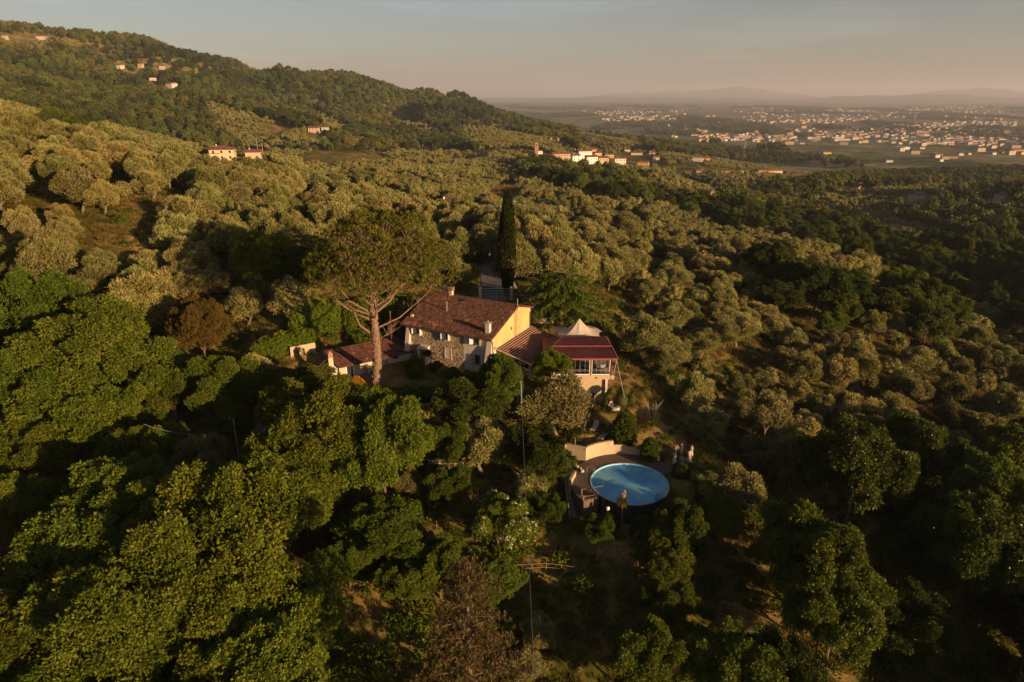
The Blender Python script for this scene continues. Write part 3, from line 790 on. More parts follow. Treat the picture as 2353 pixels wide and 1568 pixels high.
        if surround:
            s = MB(); a0, b0, a1, b1 = surround
            for a in ((a0, b0, x0, b1), (x1, b0, a1, b1), (x0, b0, x1, z0), (x0, z1, x1, b1)):
                s.box(a[0], y - 0.075, a[1], a[2], -0.004, a[3])
            s.obj('surround', M['trim'], wn_)
    window(-11.75, -11.0, 3.72, 4.72, (-11.95, 3.45, -10.85, 4.8))
    shutter(-11.8, -0.14, 3.62, 4.72, 0.62, math.radians(205)); shutter(-10.95, -0.14, 3.62, 4.72, 0.5, math.radians(-80))
    window(-7.1, -6.5, 3.66, 4.72, (-7.35, 3.4, -6.35, 4.8))
    shutter(-7.12, -0.14, 3.58, 4.72, 0.62, math.radians(205)); shutter(-6.48, -0.14, 3.58, 4.72, 0.5, math.radians(-75))
    window(-2.62, -1.98, 3.76, 4.74)
    shutter(-2.68, -0.10, 3.62, 4.74, 0.62, math.radians(215)); shutter(-1.95, -0.10, 3.62, 4.74, 0.5, math.radians(-45))
    # lower right window: green blind behind an iron cage
    wm = MB(); wm.box(-2.64, -0.075, 0.97, -1.92, -0.045, 2.14); wo = wm.obj('window', M['green_shade'], house)
    wl = MB(); wl.box(-2.86, -0.085, 0.97, -2.64, -0.046, 2.14); wl.obj('frame', M['white_paint'], wo)
    cg = MB()
    for i in range(8): cg.box(-2.98 + i * 0.155, -0.30, 0.85, -2.955 + i * 0.155, -0.275, 2.25)
    for z in (0.9, 1.55, 2.2):
        cg.box(-3.0, -0.31, z, -1.86, -0.265, z + 0.03)
        for x in (-3.0, -1.88): cg.box(x, -0.265, z, x + 0.025, -0.05, z + 0.03)
    cg.obj('window_bars', M['dark_metal'], house)
    # lower left window: closed pinkish shutters in a plaster surround
    sm = MB(); sm.box(-7.17, -0.09, 0.99, -6.79, -0.05, 2.11); sm.obj('shutter', M['cloth_pattern'] if False else M['trim'], house)
    sm = MB(); sm.box(-6.77, -0.09, 0.99, -6.37, -0.05, 2.11); sm.obj('shutter', M['trim'], house)
    s = MB()
    for a in ((-7.35, 0.85, -7.18, 2.36), (-6.36, 0.85, -6.19, 2.36), (-7.18, 2.12, -6.36, 2.36), (-7.18, 0.85, -6.36, 0.98)): s.box(a[0], -0.13, a[1], a[2], -0.004, a[3])
    s.obj('surround', M['cream_plaster'], house)
    # front door in a little projecting white porch
    s = MB(); s.box(-11.0, -1.1, -0.4, -10.75, -0.004, 2.0); s.box(-9.95, -1.1, -0.4, -9.75, -0.004, 2.0); s.hexa([(-11.1, -1.2, 1.95), (-9.65, -1.2, 1.95), (-9.65, -0.02, 2.05), (-11.1, -0.02, 2.05), (-11.1, -1.2, 2.05), (-9.65, -1.2, 2.05), (-9.65, -0.02, 2.25), (-11.1, -0.02, 2.25)])
    s.obj('door_porch', M['white_plaster'], house)
    d_ = MB(); d_.box(-10.72, -0.12, -0.3, -9.97, -0.08, 1.92); dd = d_.obj('door', M['white_paint'], house)
    g_ = MB(); g_.box(-10.5, -0.14, 0.7, -10.12, -0.122, 1.75); g_.obj('pane', M['glass_dark'], dd)
    # ---- chimneys and roof furniture
    def chim(nm, x, y, z0, z1, hw, mat, cap):
        c = MB(); c.box(x - hw, y - hw * 0.9, z0, x + hw, y + hw * 0.9, z1); o = c.obj(nm, M[mat], house)
        k = MB()
        if cap == 'slab':
            k.box(x - hw * 1.2, y - hw * 1.1, z1 + 0.12, x + hw * 1.2, y + hw * 1.1, z1 + 0.18)
            for a in (-0.7, 0.7):
                for b_ in (-0.7, 0.7): k.box(x + a * hw - 0.04, y + b_ * hw * .9 - 0.04, z1, x + a * hw + 0.04, y + b_ * hw * .9 + 0.04, z1 + 0.12)
            k.tube([(x, y, z1 + 0.18), (x, y, z1 + 0.42)], 0.07, 6)
        elif cap == 'stack':
            for i in range(4): k.box(x - hw * 1.45, y - hw * 1.35, z1 + 0.02 + i * 0.13, x + hw * 1.45, y + hw * 1.35, z1 + 0.09 + i * 0.13)
            for a in (-0.8, 0.8):
                for b_ in (-0.8, 0.8): k.box(x + a * hw - 0.05, y + b_ * hw - 0.05, z1, x + a * hw + 0.05, y + b_ * hw + 0.05, z1 + 0.5)
        k.obj('chimney_cap', M['brick'] if cap == 'stack' else M['galv'], o)
    chim('chimney', -0.9, 0.5, 4.9, 6.55, 0.3, 'white_plaster', 'slab')
    chim('chimney', -10.5, 6.9, 7.0, 8.15, 0.26, 'cream_plaster', 'stack')
    chim('chimney', -13.3, 1.1, 5.1, 5.85, 0.22, 'ochre_plaster', None)if False else None
    c = MB(); c.box(-13.35, 0.85, 5.1, -13.0, 1.2, 5.85); c.obj('chimney', M['ochre_plaster'], house)
    c = MB(); c.tube([(-9.07, 3.45, 6.15), (-9.07, 3.45, 7.5)], 0.085, 8); c.tube([(-9.07, 3.45, 7.5), (-9.07, 3.45, 7.6)], 0.15, 8)
    c.box(-9.35, 3.15, 6.28, -8.8, 3.75, 6.36); c.obj('flue', M['steel'], house)
    c = MB(); c.box(-8.3, 5.55, 6.98, -7.6, 6.15, 7.12); sk = c.obj('skylight', M['galv'], house)
    c = MB(); c.slab([(-8.2, 5.6, 7.18), (-7.7, 5.6, 7.18), (-7.7, 6.1, 7.42), (-8.2, 6.1, 7.42)], 0.03); c.obj('pane', M['glass_dark'], sk)
    # satellite dish on the ridge
    c = MB(); c.tube([(-11.6, 7.2, 7.1), (-11.6, 7.2, 8.6)], 0.03, 6); c.tube([(-11.6, 7.1, 8.5), (-11.62, 6.98, 8.5)], [0.12, 0.42], 14); c.obj('dish', M['galv'], house)
    c = MB(); c.tube([(0.2, 6.6, 7.2), (0.22, 6.6, 8.45)], 0.05, 6); c.tube([(0.2, 6.55, 7.2), (0.12, 6.7, 6.7), (0.1, 6.75, 3.1)], 0.05, 6); c.obj('mast', M['galv'], house)
    c = MB(); c.tube([(0.09, 6.15, 7.2), (0.09, 6.2, 3.1)], 0.035, 5); c.obj('conduit', M['brown_metal'], house)
    for y, z in ((5.2, 4.65), (7.2, 4.9)):
        c = MB(); c.box(0.014, y - 0.16, z - 0.22, 0.05, y + 0.16, z + 0.22); c.obj('vent', M['trim'] if y > 6 else M['brown_metal'], house)
    c = MB(); c.box(0.014, 0.35, 3.3, 0.14, 0.5, 3.48); c.obj('lamp', M['dark_metal'], house)
farmhouse()

# ------------------------------------------------------------------ porch: lean-to roof against the gable
porch = thing('tiled_porch', 'open lean-to porch with red ribbed tile roof against the ochre gable wall', 'porch', HB, HROT)
def build_porch():
    rng = np.random.default_rng(9)
    sh = MB(); sh.slab([(0.06, 0.85, 3.10), (5.15, 0.85, 1.90), (5.05, 11.3, 1.95), (0.06, 11.3, 3.05)], 0.12); r = sh.obj('roof', M['tile_base'], porch)
    n = np.array([1.2, 0, 5.05]); n /= np.linalg.norm(n)
    # courses running level along the wall, pale mortared edges between them
    vs = MB(); nrow = 14
    for i in range(nrow):
        x0 = 0.06 + 5.05 * i / nrow; x1 = 0.06 + 5.05 * (i + 1) / nrow
        z0 = 3.12 - (x0 - .06) * 1.2 / 5.09; z1 = 3.12 - (x1 - .06) * 1.2 / 5.09
        m = 30
        for k in range(m):
            y0 = 0.82 + 10.5 * k / m; y1 = y0 + 10.5 / m - 0.02
            vs.cv = float(np.clip(rng.normal(0.40, 0.17), 0, 0.75)); j = rng.uniform(-0.008, 0.008)
            vs.hexa([(x0, y0, z0), (x1 - 0.05, y0, z1), (x1 - 0.05, y1, z1), (x0, y1, z0), (x0, y0, z0 + 0.03 + j), (x1 - 0.05, y0, z1 + 0.07 + j), (x1 - 0.05, y1, z1 + 0.07 + j), (x0, y1, z0 + 0.03 + j)])
        vs.cv = 0.95
        vs.hexa([(x1 - 0.045, 0.82, z1), (x1 + 0.0, 0.82, z1), (x1 + 0.0, 11.3, z1), (x1 - 0.045, 11.3, z1), (x1 - 0.045, 0.82, z1 + 0.115), (x1 + 0.0, 0.82, z1 + 0.105), (x1 + 0.0, 11.3, z1 + 0.105), (x1 - 0.045, 11.3, z1 + 0.115)])
    stuff(vs.obj('roof_tiles', M['tile_red'], r))
    b = MB(); b.beam((0.03, 0.76, 3.12), (5.3, 0.76, 1.88), 0.10, 0.13); b.obj('bargeboard', M['trim'], porch)
    b = MB(); b.beam((0.05, 0.8, 3.18), (0.05, 11.4, 3.14), 0.09, 0.12); b.obj('flashing', M['galv'], porch)
    b = MB(); b.tube([(5.22, 0.8, 1.86), (5.15, 11.3, 1.9)], 0.08, 6); b.obj('gutter', M['brown_metal'], porch)
    b = MB(); b.beam((0.3, 1.3, 1.62), (5.0, 1.3, 1.62), 0.16, 0.22); b.obj('beam', M['wood'], porch)
    for x in (4.85,):
        p = MB(); p.hexa([(x - .22, 1.1, -2.6), (x + .22, 1.1, -2.6), (x + .22, 1.5, -2.6), (x - .22, 1.5, -2.6), (x - .22, 1.1, 1.8), (x + .22, 1.1, 1.75), (x + .22, 1.5, 1.75), (x - .22, 1.5, 1.8)]); p.obj('pillar', M['tan_render'], porch)
    p = MB(); p.box(0.08, 1.15, -0.3, 0.75, 1.4, 2.55); p.obj('side_panel', M['tan_render'], porch)
    p = MB(); p.box(0.35, 1.1, -0.45, 4.62, 11.0, -0.15); p.obj('porch_floor', M['paving'], porch)
    p = MB(); p.box(0.1, 11.0, -0.4, 5.0, 11.2, 2.0); p.obj('back_wall', M['tan_render'], porch)
    p = MB(); p.box(1.9, 4.0, -0.15, 2.1, 4.2, 2.0); p.box(2.35, 4.0, -0.15, 2.55, 4.2, 2.0); p.obj('post', M['wood'], porch)
    p = MB(); p.tube([(5.1, 0.9, 1.8), (5.12, 0.95, 0.8), (5.12, 0.95, -2.0)], 0.045, 6); p.obj('drainpipe', M['brown_metal'], porch)
build_porch()

# ------------------------------------------------------------------ pavilion with the red ribbed roof
pav = thing('terrace_pavilion', 'open terrace pavilion with dark red ribbed roof and white framed bays', 'pavilion', (0, 0, -34.0))
def build_pav():
    yF = 81.6; xL, xR = 6.3, 13.1
    f = MB(); f.box(xL - 1.2, yF - 0.15, -0.55, xR + 0.1, 88.5, 0.0); f.obj('floor_slab', M['tan_render'], pav)
    w = MB(); w.box(xL - 0.9, yF + 0.25, -4.6, 12.3, yF + 0.6, -0.55); w.obj('basement_wall', M['tan_render'], pav)
    w = MB(); w.box(11.95, yF + 0.6, -4.6, 12.3, 88, -0.55); w.obj('basement_wall', M['tan_render'], pav)
    p = MB(); p.box(12.1, yF - 0.1, -4.6, 12.4, yF + 0.2, -0.55); p.obj('pillar', M['white_plaster'], pav)
    a = MB(); a.box(9.9, yF + 0.22, -4.6, 10.8, yF + 0.24, -2.6); a.obj('basement_door', M['dark_metal'], pav)
    for x in (7.4, 9.0, 10.9):
        l = MB(); l.tube([(x, yF - 0.2, -0.25), (x, yF - 0.3, -0.32)], [0.05, 0.09], 8); l.obj('spotlight', M['dark_metal'], pav)
    # roof: hipped at the left, two pitches
    E0, E1 = (3.9, 81.1), (13.35, 81.1); z0 = 2.50; z1 = 3.15; z2 = 3.55; z_m = 83.6; yr = 86.2
    def pitch(nm, a, b, c, d, t=0.05, mat='red_sheet'):
        """a,b lower edge left/right, c,d upper right/left: ribs run straight up the slope"""
        a, b, c, d = map(Vector, (a, b, c, d)); mb = MB()
        pitch_ = 0.24; n = int(abs(b.x - a.x) / pitch_)
        for i in range(n):
            for k, (s0, s1, h0, h1) in enumerate(((0, 0.30, 0.0, 0.0), (0.30, 0.45, 0.0, 0.085), (0.45, 0.80, 0.085, 0.085), (0.80, 1.0, 0.085, 0.0))):
                xa = a.x + (i + s0) * (b.x - a.x) / n; xb = a.x + (i + s1) * (b.x - a.x) / n
                def top(x):     # where the rib leaves the roof plane at hip or verge
                    t_ = (x - a.x) / (b.x - a.x); low = a.lerp(b, t_)
                    if x < d.x:
                        q = (x - a.x) / max(1e-6, d.x - a.x); up_ = a.lerp(d, q); return low, up_
                    q = (x - d.x) / max(1e-6, b.x - d.x); up_ = d.lerp(c, min(1, q)); return low, up_
                la, ua = top(xa); lb, ub = top(xb)
                A, B_, C_, D_ = la + Vector((0, 0, h0)), lb + Vector((0, 0, h1)), ub + Vector((0, 0, h1)), ua + Vector((0, 0, h0))
                mb.poly([A, B_, C_, D_])
        o = mb.obj(nm, M[mat], pav); return o
    lo = pitch('roof_sheet', (3.9, 81.1, z0), (13.45, 81.1, z0), (13.0, z_m, z1), (5.3, z_m, z1))
    up_ = pitch('roof_sheet', (5.35, z_m, z1 + 0.06), (13.0, z_m, z1 + 0.06), (12.55, yr, z2 + .1), (6.75, yr, z2 + .1))
    r = MB(); r.beam((5.3, z_m - 0.02, z1 + 0.12), (13.02, z_m - 0.02, z1 + 0.12), 0.16, 0.10); r.obj('ridge_cap', M['red_ridge'], pav)
    r = MB(); r.beam((3.9, 81.1, z0 + 0.08), (5.3, z_m, z1 + 0.1), 0.14, 0.08); r.beam((5.3, z_m, z1 + 0.1), (6.75, yr, z2 + 0.14), 0.14, 0.08); r.obj('hip_cap', M['red_ridge'], pav)
    r = MB(); r.beam((13.45, 81.1, z0 + 0.06), (13.0, z_m, z1 + 0.08), 0.12, 0.14); r.beam((13.0, z_m, z1 + 0.08), (12.55, yr, z2 + 0.12), 0.12, 0.14); r.obj('verge', M['red_ridge'], pav)
    r = MB(); r.poly([(6.75, yr, z2 + .1), (12.55, yr, z2 + .1), (13.3, 89.0, z0), (4.2, 89.0, z0)]); r.poly([(6.75, yr, z2 + .1), (4.2, 89.0, z0), (3.9, 81.1, z0), (5.3, z_m, z1)]); r.poly([(12.55, yr, z2 + .1), (13.0, z_m, z1), (13.45, 81.1, z0), (13.3, 89.0, z0)])
    r.obj('roof_back', M['red_sheet'], pav)
    fb = MB(); fb.box(4.0, 81.12, z0 - 0.25, 13.4, 81.3, z0 - 0.02); fb.obj('fascia', M['red_ridge'], pav)
    # frame posts
    xs = [5.6, 8.0, 10.55, 12.95]
    for i, x in enumerate([5.5, 7.35, 10.15, 12.75]):
        p = MB(); p.box(x - 0.11, yF, 0, x + 0.11, yF + 0.2, 2.4); p.obj('post', M['brown_metal'] if i else M['trim'], pav)
    for i, (a, b) in enumerate(((5.61, 7.24), (7.46, 10.04), (10.26, 12.64))):
        k = MB(); e = 0.07
        k.box(a, yF + 0.0, 0.12, a + e, yF + 0.1, 2.3); k.box(b - e, yF + 0.0, 0.12, b, yF + 0.1, 2.3); k.box(a, yF - 0.02, 0.0, b, yF + 0.1, 0.13)
        k.obj('bay_frame', M['white_paint'], pav)
        g = MB(); g.box(a + e, yF + 0.05, 0.12, b - e, yF + 0.06, 2.3); g.obj('glazing', M['glass'], pav)
        rl = MB(); rl.box(a, yF - 0.08, 0.72, b, yF - 0.05, 0.75); rl.box(a, yF - 0.08, 0.58, b, yF - 0.055, 0.6)
        for q in range(1, 4): rl.box(a + (b - a) * q / 4 - 0.012, yF - 0.08, 0.1, a + (b - a) * q / 4 + 0.012, yF - 0.05, 2.2)
        rl.obj('railing', M['galv'], pav)
    # curtains tied back
    for x, s in ((7.5, 1), (10.3, 1), (12.1, 1), (7.05, -1)):
        c = MB()
        for q in range(5):
            c.hexa([(x + q * 0.06 * s, yF + 0.2, 1.2 - 0.2 * q * 0), (x + (q * 0.03 + 0.03) * s, yF + 0.28, 1.2), (x + (q * 0.03 + 0.03) * s, yF + 0.3, 1.2), (x + q * 0.03 * s, yF + 0.22, 1.2),
                    (x + q * 0.09 * s, yF + 0.2, 2.35), (x + (q * 0.09 + 0.08) * s, yF + 0.28, 2.35), (x + (q * 0.09 + 0.08) * s, yF + 0.3, 2.35), (x + q * 0.09 * s, yF + 0.22, 2.35)])
        c.obj('curtain', M['curtain'], pav)
    # right side: railing along the open edge and a raking handrail post
    s = MB(); s.box(12.75, yF + 0.2, 0.72, 12.78, 88.0, 0.75)
    for q in range(8): s.box(12.75, yF + 0.3 + q, 0.0, 12.78, yF + 0.33 + q, 0.74)
    s.obj('side_railing', M['galv'], pav)
    s = MB(); s.tube([(13.35, 81.2, 2.4), (13.2, 81.9, 0.0)], 0.05, 6); s.tube([(13.3, 81.2, 2.3), (14.6, 79.6, -3.2)], 0.035, 5); s.obj('stay', M['galv'], pav)
    # two sides and back are open, tables inside
build_pav()

def table(name, x, y, z, r, label, cloth='cloth_white'):
    t = thing(name, label, 'table', (x, y, z))
    m = MB(); m.tube([(0, 0, 0.70), (0, 0, 0.74)], r, 20); m.obj('table_top', M[cloth], t)
    m = MB(); m.tube([(0, 0, 0.02), (0, 0, 0.70)], 0.05, 8); m.tube([(0, 0, 0), (0, 0, 0.03)], r * 0.5, 12); m.obj('leg', M['dark_metal'], t)
    m = MB()
    n = 20; vs = []
    for i in range(n):
        a = 2 * math.pi * i / n; k = 1.03 + 0.05 * math.sin(5 * a)
        vs.append((math.cos(a) * r * 1.01, math.sin(a) * r * 1.01, 0.745)); vs.append((math.cos(a) * r * k, math.sin(a) * r * k, 0.36))
    b = len(m.v); m.v += vs
    for i in range(n): j = (i + 1) % n; m.face((2 * i, 2 * j, 2 * j + 1, 2 * i + 1))
    m.obj('tablecloth_skirt', M[cloth], t)
    return t
def chair(x, y, z, rot, label, group=None):
    t = thing('dining_chair', label, 'chair', (x, y, z), rot, group)
    m = MB(); m.box(-.21, -.21, .43, .21, .21, .47); m.obj('seat', M['wood'], t)
    for a in (-.19, .19):
        for b in (-.19, .19):
            m = MB(); m.box(a - .02, b - .02, 0, a + .02, b + .02, .43); m.obj('leg', M['wood'], t)
    m = MB(); m.box(-.21, .17, .47, .21, .21, .95); m.obj('backrest', M['wood'], t); return t
table('round_table', 9.6, 84.3, -34.0, 0.75, 'round white clothed table behind the woman in the pavilion')
table('round_table', 11.6, 83.9, -34.0, 0.8, 'round white clothed table in the pavilion bay nearest the pool side')
chair(10.9, 82.9, -34.0, 0.4, 'wooden chair in front of the white table in the last pavilion bay')
chair(12.4, 83.2, -34.0, -0.9, 'wooden chair by the tied curtain in the last pavilion bay')
chair(8.3, 83.6, -34.0, 2.0, 'wooden chair behind the curtain of the middle pavilion bay')

# ------------------------------------------------------------------ white tent behind the pavilion
def tent():
    t = thing('stretch_tent', 'pale beige peaked canvas tent behind the red pavilion roof', 'tent', (0, 0, 0))
    ap = Vector((9.3, 89.6, -28.9)); n = 12
    cs = [(6.3, 87.4, -31.1), (9.0, 86.8, -31.4), (12.1, 87.8, -31.4), (12.7, 91.0, -31.3), (12.0, 94.0, -31.6), (9.0, 94.6, -31.6), (6.3, 93.5, -31.4), (5.9, 90.5, -31.2)]
    vs = []; fs = []; m = 9
    ring = []
    for i in range(len(cs)):
        a = Vector(cs[i]); b = Vector(cs[(i + 1) % len(cs)])
        for k in range(6):
            q = k / 6; p = a.lerp(b, q); p.z += 0.55 * math.sin(math.pi * q) * 0.5; c0 = Vector((9.2, 91.2, p.z)); p = p.lerp(c0, 0.10 * math.sin(math.pi * q)); ring.append(p)
    R_ = len(ring)
    for j in range(m + 1):
        s = j / m
        for p in ring:
            h = ap.z * (1 - s) + p.z * s; sag = -0.9 * math.sin(math.pi * s) * (1 - 0.3 * s)
            vs.append((ap.x * (1 - s) + p.x * s, ap.y * (1 - s) + p.y * s, h + sag * 0.75))
    for j in range(m):
        for i in range(R_):
            i2 = (i + 1) % R_; fs.append((j * R_ + i, j * R_ + i2, (j + 1) * R_ + i2, (j + 1) * R_ + i))
    link(bpy.data.objects.new('canopy', np_mesh('canopy', vs, fs, M['canvas'], smooth_=True)), t)
    p = MB(); p.tube([(ap.x, ap.y, -34.2), (ap.x, ap.y, ap.z)], 0.06, 6); p.obj('pole', M['galv'], t)
    for c in cs[::2]:
        p = MB(); p.tube([(c[0], c[1], -34.6), tuple(c)], 0.04, 6); p.obj('pole', M['galv'], t)
tent()

# ------------------------------------------------------------------ low outbuilding left of the pine
annex = thing('low_outbuilding', 'long low cream outbuilding with red tiled roof left of the farmhouse', 'outbuilding', (0, 0, 0))
def build_annex():
    rng = np.random.default_rng(3)
    A = np.array((-22.6, 82.0)); Bp = np.array((-13.9, 87.8)); e = (Bp - A) / np.linalg.norm(Bp - A); nrm = np.array((-e[1], e[0])); Ln = float(np.linalg.norm(Bp - A))
    rot = math.atan2(e[1], e[0]); annex.location = (A[0], A[1], -35.05); annex.rotation_euler = (0, 0, rot)
    # local x along the wall 0..10.5, y into the hill
    w = MB(); w.box(0.35, 0.35, -0.6, Ln - 0.2, 0.65, 1.9); w.box(0.35, 0.65, -0.6, 0.65, 4.2, 2.0); w.box(Ln - 0.5, 0.65, -0.6, Ln - 0.2, 4.2, 2.0); w.box(0.35, 4.2, -0.6, Ln - 0.2, 4.5, 2.7); w.obj('wall', M['cream_plaster'], annex)
    f = MB(); f.box(0.2, -0.02, -0.6, Ln - 0.2, 0.34, 0.10); f.obj('plinth', M['concrete'], annex)
    for x0, x1, z0, z1, m in ((1.35, 2.15, 0.1, 1.85, 'glass_dark'),):
        d_ = MB(); d_.box(x0, 0.31, z0, x1, 0.345, z1); d_.obj('dark_panel', M[m], annex)  # dark panel set into the front wall between pale strips
        d_ = MB(); d_.box(x0 - 0.14, 0.28, 0.1, x0 - 0.01, 0.346, z1); d_.box(x1 + 0.01, 0.28, 0.1, x1 + 0.14, 0.346, z1); d_.obj('panel_sides', M['white_paint'], annex)
    wd = MB(); wd.box(7.9, 0.30, 1.3, 8.7, 0.345, 1.6); wd.obj('window', M['glass_dark'], annex)
    wd = MB(); wd.box(7.9, -0.06, 0.1, 8.7, -0.025, 0.45); wd.obj('vent', M['dark_metal'], annex)
    wd = MB(); wd.tube([(6.9, 0.18, 0.85), (6.9, 0.18, 1.35)], 0.09, 8); wd.obj('fire_extinguisher', M['red_paint'], annex)
    # little built-in oven arch
    ov = MB(); ov.box(4.0, -0.35, -0.3, 4.25, 0.34, 1.0); ov.box(5.2, -0.35, -0.3, 5.45, 0.34, 1.0); ov.box(3.9, -0.45, 1.0, 5.6, 0.34, 1.12); ov.obj('oven', M['cream_plaster'], annex)
    ov = MB(); ov.box(4.3, -0.2, -0.1, 5.15, 0.3, 0.9); ov.obj('bin', M['teal'], annex)
    zf, zb = 1.95, 2.85; x0, x1 = -0.1, Ln + 0.35; y1 = 4.6
    sh = MB(); sh.slab([(x0, -0.1, zf), (x1, -0.1, zf), (x1 - 0.4, y1, zb), (x0 - 0.3, y1, zb)], 0.14); r = sh.obj('roof', M['tile_base'], annex)
    tiled('roof_tiles', (x0, -0.18, zf + 0.01), (x1 - x0, 0, 0), (-0.15, y1 + 0.1, zb - zf), 44, 12, r, M['tile_red'], rng, rise=0.08)
    g = MB(); g.tube([(x0, -0.25, zf - 0.06), (x1, -0.25, zf - 0.06)], 0.06, 6); g.obj('gutter', M['brown_metal'], annex)
    # the tall white chimney at the left end
    c = MB(); c.box(-1.25, -0.3, -0.8, -0.12, 0.9, 1.9); c.hexa([(-1.3, -0.35, 1.9), (-0.1, -0.35, 1.9), (-0.1, 0.95, 1.9), (-1.3, 0.95, 1.9), (-1.05, 0.0, 2.35), (-0.45, 0.0, 2.35), (-0.45, 0.6, 2.35), (-1.05, 0.6, 2.35)])
    ch = c.obj('chimney', M['white_plaster'], annex)
    c = MB(); c.box(-1.05, 0.02, 2.36, -0.45, 0.58, 4.0); c.obj('shaft', M['cream_plaster'], ch)
    c = MB(); c.box(-1.05, 0.0, 3.4, -0.45, 0.6, 3.98); c.tube([(-0.75, 0.3, 4.0), (-0.75, 0.3, 4.25)], [0.2, 0.15], 10); c.obj('chimney_cap', M['brick'], ch)
    c = MB(); c.box(-2.2, 0.3, -0.8, -1.4, 0.9, 1.35); c.box(-2.25, 0.25, 1.35, -1.35, 0.95, 1.5); c.tube([(-1.8, 0.6, 1.5), (-1.8, 0.6, 1.8)], [0.2, 0.12], 10); c.obj('side_pier', M['white_plaster'], annex)
    # tall steel flue near the farmhouse
    c = MB(); c.tube([(9.2, 3.4, 2.4), (9.2, 3.4, 7.0)], 0.09, 8); c.tube([(9.2, 3.4, 6.9), (9.2, 3.4, 7.1)], 0.17, 8); c.obj('flue', M['brown_metal'], annex)
    # plant rack by the chimney
    c = MB()
    for k in range(4): c.box(-0.95, -0.75, -0.4 + k * 0.4, -0.2, -0.4, -0.37 + k * 0.4)
    for a in (-0.95, -0.22): c.box(a, -0.75, -0.8, a + 0.03, -0.4, 1.1)
    c.obj('rack', M['dark_metal'], annex)
build_annex()
# ------------------------------------------------------------------ pool, deck and the curved retaining wall
PX, PY = 13.2, 66.9
def arc(cx, cy, r, a0, a1, n):
    return [(cx + r * math.cos(math.radians(a0 + (a1 - a0) * i / n)), cy + r * math.sin(math.radians(a0 + (a1 - a0) * i / n))) for i in range(n + 1)]

def pool():
    t = thing('round_pool', 'round above ground swimming pool full of blue water below the terrace', 'pool', (PX, PY, -41.0))
    n = 72; R = 4.32
    def ring(name, r0, r1, z0, z1, mat):
        m = MB()
        for i in range(n):
            a, b = 2 * math.pi * i / n, 2 * math.pi * (i + 1) / n
            q = [(r0, a, z0), (r1, a, z0), (r1, b, z0), (r0, b, z0), (r0, a, z1), (r1, a, z1), (r1, b, z1), (r0, b, z1)]
            m.hexa([(r * math.cos(g), r * math.sin(g), z) for r, g, z in q])
        return m.obj(name, mat, t)
    ring('coping', R - 0.02, R + 0.10, -0.08, 0.04, M['coping'])
    ring('outer_wall', R + 0.0, R + 0.1, -3.2, -0.08, M['dark_metal'])
    ring('liner', R - 0.05, R - 0.021, -1.5, -0.0, M['pool_tile'])
    m = MB(); m.poly([((R - 0.03) * math.cos(2 * math.pi * i / n), (R - 0.03) * math.sin(2 * math.pi * i / n), -1.45) for i in range(n)]); m.obj('pool_floor', M['pool_tile'], t)
    m = MB(); m.poly([((R - 0.051) * math.cos(2 * math.pi * i / n), (R - 0.051) * math.sin(2 * math.pi * i / n), -0.12) for i in range(n)]); m.obj('water_surface', M['water'], t)
    # steel ladder on the upper left rim
    a = math.radians(155); c, s = math.cos(a), math.sin(a)
    lad = MB()
    for k in (-0.24, 0.24):
        def pt(r, z): return (c * r - s * k, s * r + c * k, z)
        lad.tube([pt(R + 0.75, 0.0), pt(R + 0.7, 0.75), pt(R + 0.35, 1.0), pt(R - 0.15, 0.8), pt(R - 0.2, -0.9)], 0.028, 6)
    lo = lad.obj('ladder', M['steel'], t)
    for z in (-0.25, -0.5, -0.75):
        r_ = MB(); r_.beam((c * (R - .22) - s * .24, s * (R - .22) + c * .24, z), (c * (R - .22) + s * .24, s * (R - .22) - c * .24, z), 0.09, 0.03); r_.obj('rung', M['dark_metal'], lo)
    # gate of dark balusters on the near right rim
    g = MB(); pts = arc(0, 0, R + 0.2, -62, -45, 8)
    for x, y in pts: g.box(x - 0.018, y - 0.018, -0.3, x + 0.018, y + 0.018, 0.95)
    for i in range(8): g.beam((*pts[i], 0.95), (*pts[i + 1], 0.95), 0.05, 0.05); g.beam((*pts[i], 0.12), (*pts[i + 1], 0.12), 0.04, 0.04)
    g.obj('baluster_gate', M['dark_metal'], t)
pool()

